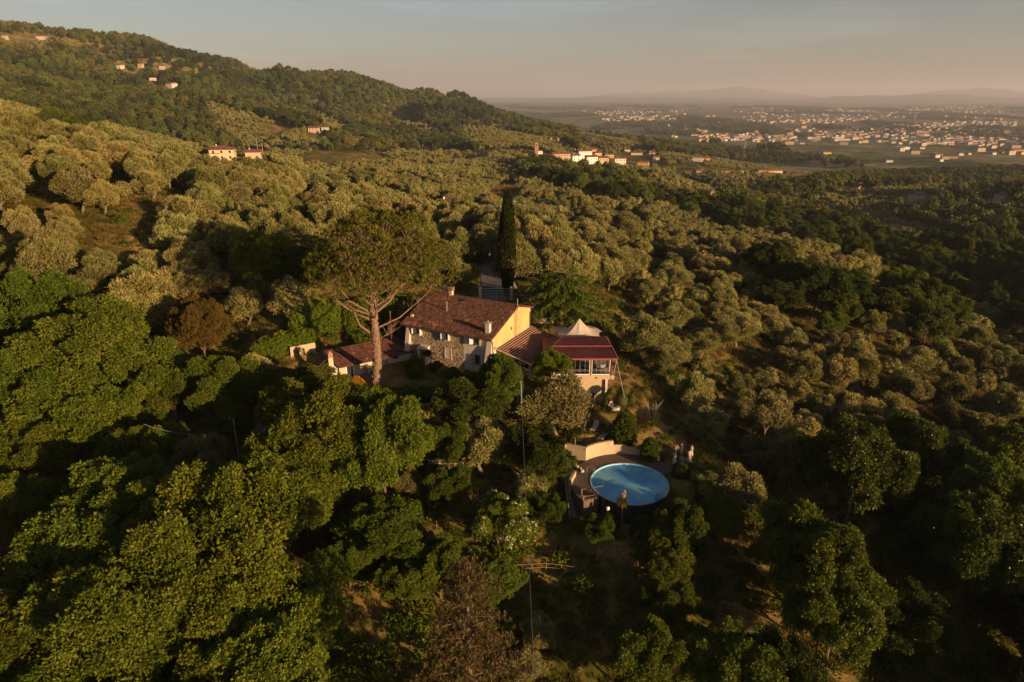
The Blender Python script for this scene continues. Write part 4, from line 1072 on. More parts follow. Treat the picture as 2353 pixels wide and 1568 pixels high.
def deck():
    t = thing('pool_deck', 'curved brown tiled deck wrapped round the back of the pool', 'deck', (PX, PY, -41.0))
    m = MB(); A0, A1, n = 24, 214, 60; r0, r1 = 4.50, 6.62
    # paving laid in rings of slabs over a solid base
    b = MB()
    for i in range(n):
        a, c = math.radians(A0 + (A1 - A0) * i / n), math.radians(A0 + (A1 - A0) * (i + 1) / n)
        q = [(r0, a), (r1, a), (r1, c), (r0, c)]
        b.hexa([(r * math.cos(g), r * math.sin(g), -2.6) for r, g in q] + [(r * math.cos(g), r * math.sin(g), -0.06) for r, g in q])
    b.obj('deck_base', M['paving'], t)
    rng = random.Random(4); tiles = 0; mesh_cache = {}
    rows = 4
    for k in range(rows):
        ra = r0 + (r1 - r0) * k / rows + 0.012; rb = r0 + (r1 - r0) * (k + 1) / rows - 0.012
        cnt = 60; st = math.radians(A1 - A0) / cnt
        tm = MB(); h = st / 2 - 0.012 / ra
        tm.hexa([(ra * math.cos(-h), ra * math.sin(-h), -0.06), (rb * math.cos(-h), rb * math.sin(-h), -0.06), (rb * math.cos(h), rb * math.sin(h), -0.06), (ra * math.cos(h), ra * math.sin(h), -0.06),
                 (ra * math.cos(-h), ra * math.sin(-h), -0.01), (rb * math.cos(-h), rb * math.sin(-h), -0.01), (rb * math.cos(h), rb * math.sin(h), -0.01), (ra * math.cos(h), ra * math.sin(h), -0.01)])
        me = tm.mesh('paving_slab', M['paving'])
        for i in range(cnt):
            o = link(bpy.data.objects.new('paving_slab', me), t); o.rotation_euler = (0, 0, math.radians(A0) + st * (i + 0.5)); o.location = (0, 0, rng.uniform(-0.008, 0.006))
    return t
deck()

def retaining():
    t = thing('retaining_wall', 'curved tan rendered retaining wall behind the pool, stepping down to the right', 'wall', (PX, PY, -41.0))
    R = 6.66
    def seg(name, a0, a1, h, n=10):
        m = MB()
        for i in range(n):
            a, c = math.radians(a0 + (a1 - a0) * i / n), math.radians(a0 + (a1 - a0) * (i + 1) / n)
            q = [(R, a), (R + 0.28, a), (R + 0.28, c), (R, c)]
            m.hexa([(r * math.cos(g), r * math.sin(g), -1.2) for r, g in q] + [(r * math.cos(g), r * math.sin(g), h) for r, g in q])
        return m.obj(name, M['tan_render'], t)
    seg('wall_section', 98, 131.5, 1.72, 14)
    for a0, a1, h in ((84, 98, 1.18), (74, 84, 0.92), (64, 74, 0.62), (50, 64, 0.32)): seg('wall_section', a0, a1, h, 6)
    # capping blocks of wood edging along the top
    for i in range(9):
        a = math.radians(100 + i * 3.5); m = MB(); h = 0.048 - 0.006
        m.hexa([((R + d) * math.cos(a + s), (R + d) * math.sin(a + s), z) for z in (1.725, 1.86) for d, s in ((0.02, -h / 1.6), (0.2, -h / 1.6), (0.2, h / 1.6), (0.02, h / 1.6))])
        m.obj('edging_block', M['wood'], t)
    # straight return to the left and the pier
    a = math.radians(131.5); cx, cy = R * math.cos(a), R * math.sin(a)
    m = MB(); m.hexa([(cx - 0.02, cy, -1.2), (cx + 0.02, cy + 0.3, -1.2), (cx - 2.15, cy + 1.45, -1.2), (cx - 2.3, cy + 1.15, -1.2), (cx - 0.02, cy, 1.72), (cx + 0.02, cy + 0.3, 1.72), (cx - 2.15, cy + 1.45, 1.60), (cx - 2.3, cy + 1.15, 1.60)])
    m.obj('wall_return', M['tan_render'], t)
    m = MB(); m.hexa([(cx - 3.1, cy + 0.3, -1.2), (cx - 2.3, cy + 1.15, -1.2), (cx - 2.6, cy + 1.5, -1.2), (cx - 3.5, cy + 0.8, -1.2), (cx - 3.1, cy + 0.3, 0.35), (cx - 2.3, cy + 1.15, 1.6), (cx - 2.6, cy + 1.5, 1.6), (cx - 3.5, cy + 0.8, 0.35)])
    m.obj('wing_wall', M['cream_plaster'], t)
    for aa, z in ((131.0, 1.45), (102, 1.45)):
        g = math.radians(aa); m = MB(); p = Vector(((R - 0.1) * math.cos(g), (R - 0.1) * math.sin(g), z)); m.box(p.x - 0.16, p.y - 0.05, z - 0.07, p.x + 0.16, p.y + 0.05, z + 0.07); m.obj('wall_lamp', M['white_paint'], t)
    # handrails
    m = MB(); m.tube([(cx - 1.2, cy + 0.85, 1.6), (cx - 1.25, cy + 0.9, 2.6)], 0.025, 6); m.obj('post', M['galv'], t)
retaining()

def steps(name, label, P, Q, n, wd, mat, rail=None):
    """flight from P (top) to Q (bottom)"""
    P = Vector(P); Q = Vector(Q); t = thing(name, label, 'steps', tuple(Q)); d = (P - Q); d2 = Vector((d.x, d.y, 0)); side = Vector((-d2.y, d2.x, 0)).normalized() * wd / 2
    for i in range(n):
        a = d * (i / n); b = d * ((i + 1) / n); m = MB()
        a0 = Vector((a.x, a.y, 0)); b0 = Vector((b.x, b.y, 0)) * 1.0; z = d.z * (i + 1) / n
        m.hexa([a0 - side + Vector((0, 0, z - 0.25)), a0 + side + Vector((0, 0, z - 0.25)), b0 + side + Vector((0, 0, z - 0.25)), b0 - side + Vector((0, 0, z - 0.25)),
                a0 - side + Vector((0, 0, z)), a0 + side + Vector((0, 0, z)), b0 + side + Vector((0, 0, z)), b0 - side + Vector((0, 0, z))])
        m.obj('tread', M[mat], t)
    if rail:
        m = MB()
        for sgn in rail:
            s_ = side * sgn
            m.tube([s_ + Vector((0, 0, d.z / n + 0.9)), s_ + d + Vector((0, 0, 0.9))], 0.03, 6)
            for i in range(0, n + 1, 2): m.tube([s_ + d * (i / n) + Vector((0, 0, 0.0)), s_ + d * (i / n) + Vector((0, 0, 0.92))], 0.025, 5)
        m.obj('handrail', M['pale_wood'], t)
    return t
steps('garden_steps', 'garden steps with wooden treads and rails beside the sun loungers', (9.7, 80.3, -38.3), (8.2, 76.3, -39.75), 6, 1.6, 'pale_wood', (-1, 1))
steps('stone_steps', 'steep dark stone steps running down left of the pool deck', (6.6, 68.6, -41.0), (6.9, 62.8, -44.2), 12, 1.3, 'concrete', (1,))

def path_pieces():
    # pale blocks by the deck entrance and the low wall of the deck's left side
    rng = random.Random(8)
    for i, (u, v) in enumerate(((1400, 1113), (1403, 1120), (1408, 1126), (1411, 1131))):
        pass
    for i, (x, y) in enumerate(((7.4, 70.9), (7.6, 70.3), (7.9, 69.8), (8.15, 69.3))):
        m = MB(); m.hexa([(-.22, -.12, -.1), (.2, -.14, -.1), (.22, .12, -.1), (-.2, .13, -.1), (-.18, -.1, .28), (.17, -.11, .3), (.18, .1, .27), (-.16, .1, .3)])
        o = m.obj('edging_stone', M['cream_plaster']); o.location = (x, y, -41.0); o.rotation_euler = (0, 0, rng.uniform(-1, 1))
        tag(o, ['pale edging stone nearest the retaining wall by the deck entrance', 'second pale edging stone from the wall by the deck entrance', 'third pale edging stone from the wall by the deck entrance', 'last pale edging stone, farthest from the wall by the deck'][i], 'stone', 'edging stones by the deck')
    m = MB(); m.hexa([(6.35, 66.6, -42.6), (6.6, 66.4, -42.6), (7.35, 68.5, -42.6), (7.1, 68.6, -42.6), (6.35, 66.6, -40.35), (6.6, 66.4, -40.35), (7.35, 68.5, -40.45), (7.1, 68.6, -40.45)])
    tag(m.obj('parapet', M['tan_render']), 'short cream parapet between deck and stone steps', 'wall')
    # pump enclosure of poles and pipes on the near left of the pool
    t = thing('pump_frame', 'timber and pipe frame round the pump by the near left pool rim', 'frame', (0, 0, 0))
    for a, b, r in (((7.6, 64.4, -40.3), (10.0, 65.0, -40.2), 0.04), ((7.7, 63.5, -40.6), (9.9, 63.8, -40.5), 0.04)):
        m = MB(); m.tube([a, b], r, 6); m.obj('rail', M['wood'], t)
    for a, b, w_ in (((7.6, 64.4, -44), (7.6, 64.4, -40.2), 0.14), ((7.7, 63.4, -44.2), (7.7, 63.4, -40.4), 0.16), ((9.9, 63.8, -44), (9.9, 63.8, -40.4), 0.08)):
        m = MB(); m.beam(a, b, w_); m.obj('post', M['wood'], t)
    m = MB(); m.box(8.0, 63.5, -44.1, 8.6, 64.1, -43.1); m.tube([(9.0, 63.8, -44.1), (9.0, 63.8, -43.0)], 0.28, 10); m.obj('pump', M['dark_metal'], t)
    m = MB(); m.tube([(7.9, 63.3, -43.2), (8.3, 62.6, -43.9), (9.2, 62.3, -44.0), (9.8, 62.8, -43.6)], 0.035, 6); m.obj('hose', M['galv'], t)
    t = thing('globe_lamp', 'white globe lamp on a post at the near left of the pool', 'lamp', (10.2, 62.4, -44.0))
    m = MB(); m.tube([(0, 0, 0), (0, 0, 2.4)], 0.03, 6); m.obj('post', M['galv'], t)
    m = MB(); m.tube([(0, 0, 2.35), (0, 0, 2.5), (0, 0, 2.65), (0, 0, 2.8), (0, 0, 2.86)], [0.12, 0.2, 0.22, 0.16, 0.05], 10); m.obj('globe', M['white_paint'], t)
path_pieces()

def lounger(x, y, z, rot, label, mat, back):
    t = thing('sun_lounger', label, 'sun lounger', (x, y, z), rot, 'sun loungers on the upper lawn')
    m = MB(); m.box(-0.33, -0.95, 0.28, 0.33, 0.35, 0.33); m.obj('frame', M['pale_wood'], t)
    for a in (-0.3, 0.27):
        for b in (-0.9, 0.3, 0.8): q = MB(); q.box(a, b, 0, a + 0.04, b + 0.04, 0.28); q.obj('leg', M['pale_wood'], t)
    m = MB(); m.box(-0.31, -0.93, 0.335, 0.31, 0.35, 0.41); m.obj('cushion', M[mat], t)
    c, s = math.cos(back), math.sin(back); L_ = 0.72
    m = MB(); m.hexa([(-.31, .36, .34), (.31, .36, .34), (.31, .36 + L_ * c, .34 + L_ * s), (-.31, .36 + L_ * c, .34 + L_ * s), (-.31, .36 - .08 * s, .34 + .08 * c), (.31, .36 - .08 * s, .34 + .08 * c), (.31, .36 + L_ * c - .08 * s, .34 + L_ * s + .08 * c), (-.31, .36 + L_ * c - .08 * s, .34 + L_ * s + .08 * c)])
    m.obj('backrest', M[mat], t)
lounger(10.3, 76.5, ter1(10.3, 76.5) + 0.12, -0.45, 'plain beige sun lounger with raised back, farther from the wall', 'canvas', 0.9)
lounger(11.0, 75.2, ter1(11.0, 75.2) + 0.18, -0.6, 'patterned flat sun lounger nearest the retaining wall', 'cloth_pattern', 0.12)

t_ = table('round_table', 13.2, 79.4, ter1(13.2, 79.4) + 0.04, 0.62, 'small round white clothed table below the pavilion')
m = MB(); zt_ = ter1(13.2, 79.4) + 0.79; m.tube([(13.2, 79.4, zt_), (13.2, 79.4, zt_ + 0.06)], [0.25, 0.28], 12)
tag(m.obj('tray', M['dark_metal']), 'dark round tray on the small white table', 'tray')

def yucca(x, y, z, up=0.0):
    rng = np.random.default_rng(2)
    t = thing('flowering_yucca', 'spiky yucca with a cream flower spike at the near pool rim', 'plant', (x, y, z))
    m = MB(); m.tube([(0, 0, -0.3), (0, 0, 1.9 + up)], [0.14, 0.09], 8); m.obj('trunk', M['bark'], t)
    n = 240; th = rng.uniform(0, 2 * math.pi, n); el = rng.uniform(-0.9, 1.2, n)
    D = np.stack([np.cos(th) * np.cos(el), np.sin(th) * np.cos(el), np.sin(el)], 1); P = np.stack([0 * th, 0 * th, up + 1.5 + 0.5 * rng.random(n)], 1) + D * 0.08
    v, f = cards(P, D, rng.uniform(0.6, 0.85, n), 0.06, rng, 0.03)
    link(bpy.data.objects.new('leaves', np_mesh('leaves', v, f, M['grass_blade'], np.clip(0.9 - (el + 0.9) / 2.4, 0, 1))), t)
    n = 500; zz = rng.random(n) ; th = rng.uniform(0, 6.3, n); rr = 0.24 * np.sin(math.pi * (0.15 + 0.8 * zz)) * rng.random(n) ** 0.4
    P = np.stack([np.cos(th) * rr + 0.15 * zz, np.sin(th) * rr, up + 2.05 + zz * 1.0], 1)
    v, f = cards(P, P * 0 + np.array([0, 0, -0.2]), 0.09, 0.08, rng, 1.0)
    link(bpy.data.objects.new('flower_spike', np_mesh('flower_spike', v, f, M['pink_petal'], rng.random(len(P)))), t)
yp = at_y(1431, 1152, 61.8)
yucca(float(yp[0]), 61.8, ter1(yp[0], 61.8), float(yp[2]) - ter1(yp[0], 61.8) - 1.75)
# ------------------------------------------------------------------ people: one continuous body grown from a jointed skeleton
def person(x, y, z, rot, label, H=1.68, lean=0.0, arms='down', dress=None, top='cloth_white', legs='cloth_dark', hair='hair', group=None, seed=0, sit=False):
    t = thing('person', label, 'person', (x, y, z), rot, group)
    s = H / 1.7
    V_ = []; E_ = []; R_ = []
    def a(p, r, par=None):
        p = Vector(p)
        if p.z > 0.95 and lean:        # bend at the hip
            q = p - Vector((0, 0, 0.95)); q.rotate(Matrix.Rotation(lean, 3, 'X')); p = q + Vector((0, 0, 0.95))
        V_.append(tuple(p * s)); R_.append(r * s)
        if par is not None: E_.append((par, len(V_) - 1))
        return len(V_) - 1
    pel = a((0, 0, 0.95), 0.125); belly = a((0, 0, 1.10), 0.11, pel); ch = a((0, 0.0, 1.28), 0.125, belly); sh = a((0, 0, 1.40), 0.085, ch); nk = a((0, -0.005, 1.48), 0.05, sh)
    hd = a((0, -0.02, 1.57), 0.082, nk); ht = a((0, -0.02, 1.66), 0.07, hd); a((0, -0.105, 1.575), 0.018, hd)
    for sg in (-1, 1):
        hip = a((sg * 0.09, 0, 0.88), 0.092, pel); kn = a((sg * 0.10, -0.02, 0.49), 0.058, hip); an = a((sg * 0.10, 0.01, 0.09), 0.038, kn); ft = a((sg * 0.11, -0.07, 0.035), 0.036, an); a((sg * 0.115, -0.15, 0.025), 0.026, ft)
        so = a((sg * 0.17, 0, 1.385), 0.055, sh)
        if arms == 'down' or (arms == 'glass' and sg < 0): el = a((sg * 0.22, 0.03, 1.10), 0.038, so); wr = a((sg * 0.24, -0.03, 0.87), 0.026, el); hv = Vector((0, -0.1, -1))
        elif arms == 'reach': el = a((sg * 0.21, -0.16, 1.22), 0.038, so); wr = a((sg * 0.17, -0.38, 1.12), 0.026, el); hv = Vector((0, -1, -0.2))
        else: el = a((sg * 0.23, -0.02, 1.12), 0.038, so); wr = a((sg * 0.14, -0.24, 1.16), 0.026, el); hv = Vector((-sg * 0.3, -0.9, 0.3))
        hv.normalize(); w0 = Vector(V_[wr]) / s
        # palm, then four unequal fingers and a thumb
        side = Vector((0, 1, 0)) if abs(hv.z) > 0.7 else Vector((sg, 0, 0.2)).normalized()
        def b(p, r, par): V_.append(tuple(Vector(p) * s)); R_.append(r * s); E_.append((par, len(V_) - 1)); return len(V_) - 1
        pm = b(w0 + hv * 0.07, 0.028, wr)
        curl = hv.cross(side).normalized() * 0.25
        for k, (o, ln) in enumerate(((-0.027, 0.065), (-0.009, 0.078), (0.009, 0.073), (0.027, 0.055))):
            m = b(w0 + hv * 0.095 + side * o, 0.010, pm); m2 = b(w0 + hv * (0.095 + ln * 0.6) + side * o + curl * 0.03, 0.009, m); b(w0 + hv * (0.095 + ln) + side * o + curl * 0.09, 0.008, m2)
        th = b(w0 + hv * 0.04 - side * 0.035, 0.011, pm); b(w0 + hv * 0.075 - side * 0.06, 0.009, th)
    me = bpy.data.meshes.new('body'); me.from_pydata(V_, E_, []); me.update()
    o = link(bpy.data.objects.new('body', me), t)
    me.materials.append(M['skin'])
    sk = o.modifiers.new('skin', 'SKIN')
    for i, sv in enumerate(me.skin_vertices[0].data):
        sv.radius = (R_[i], R_[i]); sv.use_root = (i == 0)
    sub = o.modifiers.new('sub', 'SUBSURF'); sub.levels = 1; sub.render_levels = 1
    def bend(p):
        p = Vector(p)
        if p.z > 0.95 and lean:
            q = p - Vector((0, 0, 0.95)); q.rotate(Matrix.Rotation(lean, 3, 'X')); p = q + Vector((0, 0, 0.95))
        return tuple(p * s)
    def lathe(name, prof, mat, n=18, wob=0.0):
        m = MB(); rings = []
        for z_, rx, ry in prof:
            bse = len(m.v); rings.append(bse)
            for k in range(n):
                an_ = 2 * math.pi * k / n; w_ = 1 + wob * math.sin(an_ * 5 + z_) * max(0, 0.9 - z_)
                m.v.append(bend((rx * w_ * math.cos(an_), ry * w_ * math.sin(an_), z_)))
        for i in range(len(rings) - 1):
            for k in range(n): m.face((rings[i] + k, rings[i] + (k + 1) % n, rings[i + 1] + (k + 1) % n, rings[i + 1] + k))
        return m.obj(name, M[mat], t, True)
    if dress:
        lathe('dress', [(0.06, 0.33, 0.36), (0.4, 0.25, 0.27), (0.75, 0.185, 0.175), (0.95, 0.175, 0.155), (1.10, 0.142, 0.125), (1.28, 0.165, 0.14), (1.38, 0.15, 0.11), (1.43, 0.08, 0.07)], dress, wob=0.12)
    else:
        lathe('shirt', [(0.86, 0.175, 0.15), (1.0, 0.165, 0.145), (1.15, 0.155, 0.135), (1.3, 0.175, 0.145), (1.40, 0.17, 0.11), (1.46, 0.075, 0.065)], top)
        for sg in (-1, 1):
            m = MB(); m.tube([(sg * 0.085 * s, 0, 0.95 * s), (sg * 0.10 * s, -0.02 * s, 0.5 * s), (sg * 0.10 * s, 0.01 * s, 0.07 * s)], [0.118 * s, 0.082 * s, 0.066 * s], 10); m.obj('trouser_leg', M[legs], t, True)
            if arms == 'down': m = MB(); m.tube([(sg * 0.15 * s, 0, 1.41 * s), (sg * 0.22 * s, 0.03 * s, 1.12 * s), (sg * 0.237 * s, -0.02 * s, 0.93 * s)], [0.075 * s, 0.055 * s, 0.042 * s], 8); m.obj('sleeve', M[top], t, True)
            elif arms in ('glass', 'hold'): m = MB(); m.tube([(sg * 0.15 * s, 0, 1.41 * s), (sg * 0.23 * s, -0.02 * s, 1.12 * s), (sg * 0.16 * s, -0.19 * s, 1.15 * s)], [0.075 * s, 0.058 * s, 0.045 * s], 8); m.obj('sleeve', M[top], t, True)
    hb = MB(); bm = bmesh.new(); bmesh.ops.create_icosphere(bm, subdivisions=2, radius=0.105 * s)
    for v in bm.verts:
        v.co.z *= 1.12
        if v.co.y < -0.02: v.co.y = -0.02 + (v.co.y + 0.02) * 0.25
        if dress and v.co.z < 0 and v.co.y > 0: v.co.z *= 2.4
    me2 = bpy.data.meshes.new('hair'); bm.to_mesh(me2); bm.free(); me2.materials.append(M[hair]); ho = link(bpy.data.objects.new('hair', me2), t); ho.location = bend((0, 0.015, 1.605))
    return t

person(8.75, 82.5, -34.0, 2.6, 'person in a long white dress standing inside the middle pavilion bay', 1.72, arms='hold', dress='cloth_white', hair='hair')
person(12.45, 79.7, ter1(12.45, 79.7) + 0.02, math.radians(35), 'person in white bending over the small white table', 1.75, lean=0.7, arms='reach', top='cloth_white', legs='cloth_grey')
GZ = -41.1
for (gx, gy, rt, lab, kw) in (
    (19.85, 73.0, 0.3, 'person with white top and black skirt at the back left of the lawn group', dict(dress=None, top='cloth_white', legs='cloth_dark', arms='hold', hair='hair_red')),
    (21.6, 72.9, -0.4, 'red haired person in a long cream dress at the back right of the lawn group', dict(dress='cloth_white', arms='hold', hair='hair_red')),
    (19.3, 71.6, 2.5, 'person in a pale dress seen from behind at the front left of the lawn group', dict(dress='cloth_white', arms='down', hair='hair')),
    (21.1, 71.9, -2.4, 'person in a cream dress at the front right of the lawn group', dict(dress='canvas', arms='hold', hair='hair')),
    (20.5, 73.4, 0.0, 'person in dark clothes standing between the two at the back of the lawn group', dict(top='cloth_dark', legs='cloth_dark', arms='hold', hair='hair'))):
    person(gx, gy, ter1(gx, gy), rt, lab, 1.68, **kw)
table('low_table', 20.25, 71.7, ter1(20.25, 71.7) - 0.2, 0.4, 'small low wooden table in the middle of the lawn group', 'wood')
for i, (dx, dy) in enumerate(((-0.15, 0.1), (0.12, 0.12), (0.0, -0.12))):
    m = MB(); m.tube([(0, 0, 0), (0, 0, 0.01), (0, 0, 0.09), (0, 0, 0.2)], [0.035, 0.006, 0.006, 0.035], 8)
    o = m.obj('wine_glass', M['white_paint']); o.location = (20.25 + dx, 71.7 + dy, ter1(20.25, 71.7) + 0.55); tag(o, ['white wine glass at the left of the low lawn table', 'white wine glass at the right of the low lawn table', 'white wine glass at the front of the low lawn table'][i], 'glass', 'glasses on the lawn table')
for (gx, gy, rt, lab, kw) in (
    (5.3, 156.2, 0.4, 'person in a white shirt nearest the wooden pole on the drive', dict(top='cloth_white', legs='cloth_grey', arms='down')),
    (6.6, 156.6, -0.3, 'person in dark clothes in the middle of the three on the drive', dict(top='cloth_dark', legs='cloth_dark', arms='hold', hair='galv')),
    (8.4, 156.6, -0.6, 'person in dark clothes at the right of the three on the drive', dict(top='cloth_dark', legs='cloth_dark', arms='hold', hair='galv'))):
    person(gx, gy, ter1(gx, gy), rt, lab, 1.75, **kw)
# ------------------------------------------------------------------ tree models (each copy is its own object; copies share mesh data)
def crown_mesh(name, data, mat):
    return np_mesh(name, data[0], data[1], mat, data[2])

OLIVE = [crown_mesh('olive_crown', olive_crown(100 + i, 12000), M['olive_leaf']) for i in range(6)]
OLIVE_T = [limbs(200 + i, 4.6, 2.4, 0.2, 6, 0.3, 0.15).mesh('olive_trunk', M['olive_bark']) for i in range(4)]
BROAD = [crown_mesh('broad_crown', broad_crown(300 + i, nl=26 + 2 * i, n=9000), M['broad_leaf']) for i in range(4)]
BROAD_L = [crown_mesh('lime_crown', broad_crown(320 + i, nl=22, n=6500), M['lime_leaf']) for i in range(1)]
DARK = [crown_mesh('dark_crown', broad_crown(340 + i, nl=28, n=6400, per=7, leaf=0.31), M['dark_leaf']) for i in range(3)]
BROAD_T = [limbs(400 + i, 13.0, 5.5, 0.26, 7, 0.35, 0.05).mesh('broad_trunk', M['bark']) for i in range(3)]
rng0 = random.Random(77)

TREES = []     # (kind, x, y, z, radius, object)
def put_tree(kind, x, y, z, R, seed, label, cat='tree', group=None, mat=None):
    rng = random.Random(seed)
    if kind == 'olive': me, tr, base = OLIVE[seed % 6], OLIVE_T[seed % 4], 3.0
    elif kind == 'broad': me, tr, base = BROAD[seed % 4], BROAD_T[seed % 3], 6.0
    elif kind == 'lime': me, tr, base = BROAD_L[0], BROAD_T[seed % 3], 6.0
    else: me, tr, base = DARK[seed % 3], BROAD_T[seed % 3], 6.0
    nm = {'olive': 'olive_tree', 'broad': 'broadleaf_tree', 'lime': 'broadleaf_tree', 'dark': 'dark_tree'}[kind]
    s = R / base
    t = thing(nm, label, cat, (x, y, z), rng.uniform(0, 6.28), group)
    t.scale = (s * rng.uniform(0.82, 1.18), s * rng.uniform(0.82, 1.18), s * rng.uniform(0.82, 1.2))
    c = link(bpy.data.objects.new('crown', me), t)
    if mat:
        c.material_slots[0].link = 'OBJECT'; c.material_slots[0].material = mat
    link(bpy.data.objects.new('trunk', tr), t)
    TREES.append((kind, x, y, z, R, t)); return t

CH = {'olive': 1.1, 'broad': 1.42, 'lime': 1.42, 'dark': 1.42}   # crown centre height over radius
def by_sight(kind, u, v, rpx, seed, label, mat=None, y=None):
    """tree whose crown centre is seen along (u, v) with apparent radius rpx; its foot stands on the ground"""
    d = ray(u, v); rel = rpx / FPX
    ys = np.geomspace(25, 900, 700); P = d[None] * (ys / d[1])[:, None]
    dep = P @ FW; Rm = rel * dep
    h = P[:, 2] - terr(P[:, 0], P[:, 1]) - CH[kind] * Rm
    i = np.where(h <= 0)[0]
    i = i[0] if len(i) else 300
    p = P[i]; R = float(Rm[i])
    return put_tree(kind, float(p[0]), float(p[1]), ter1(p[0], p[1]) - 0.1, R, seed, label, mat=mat)

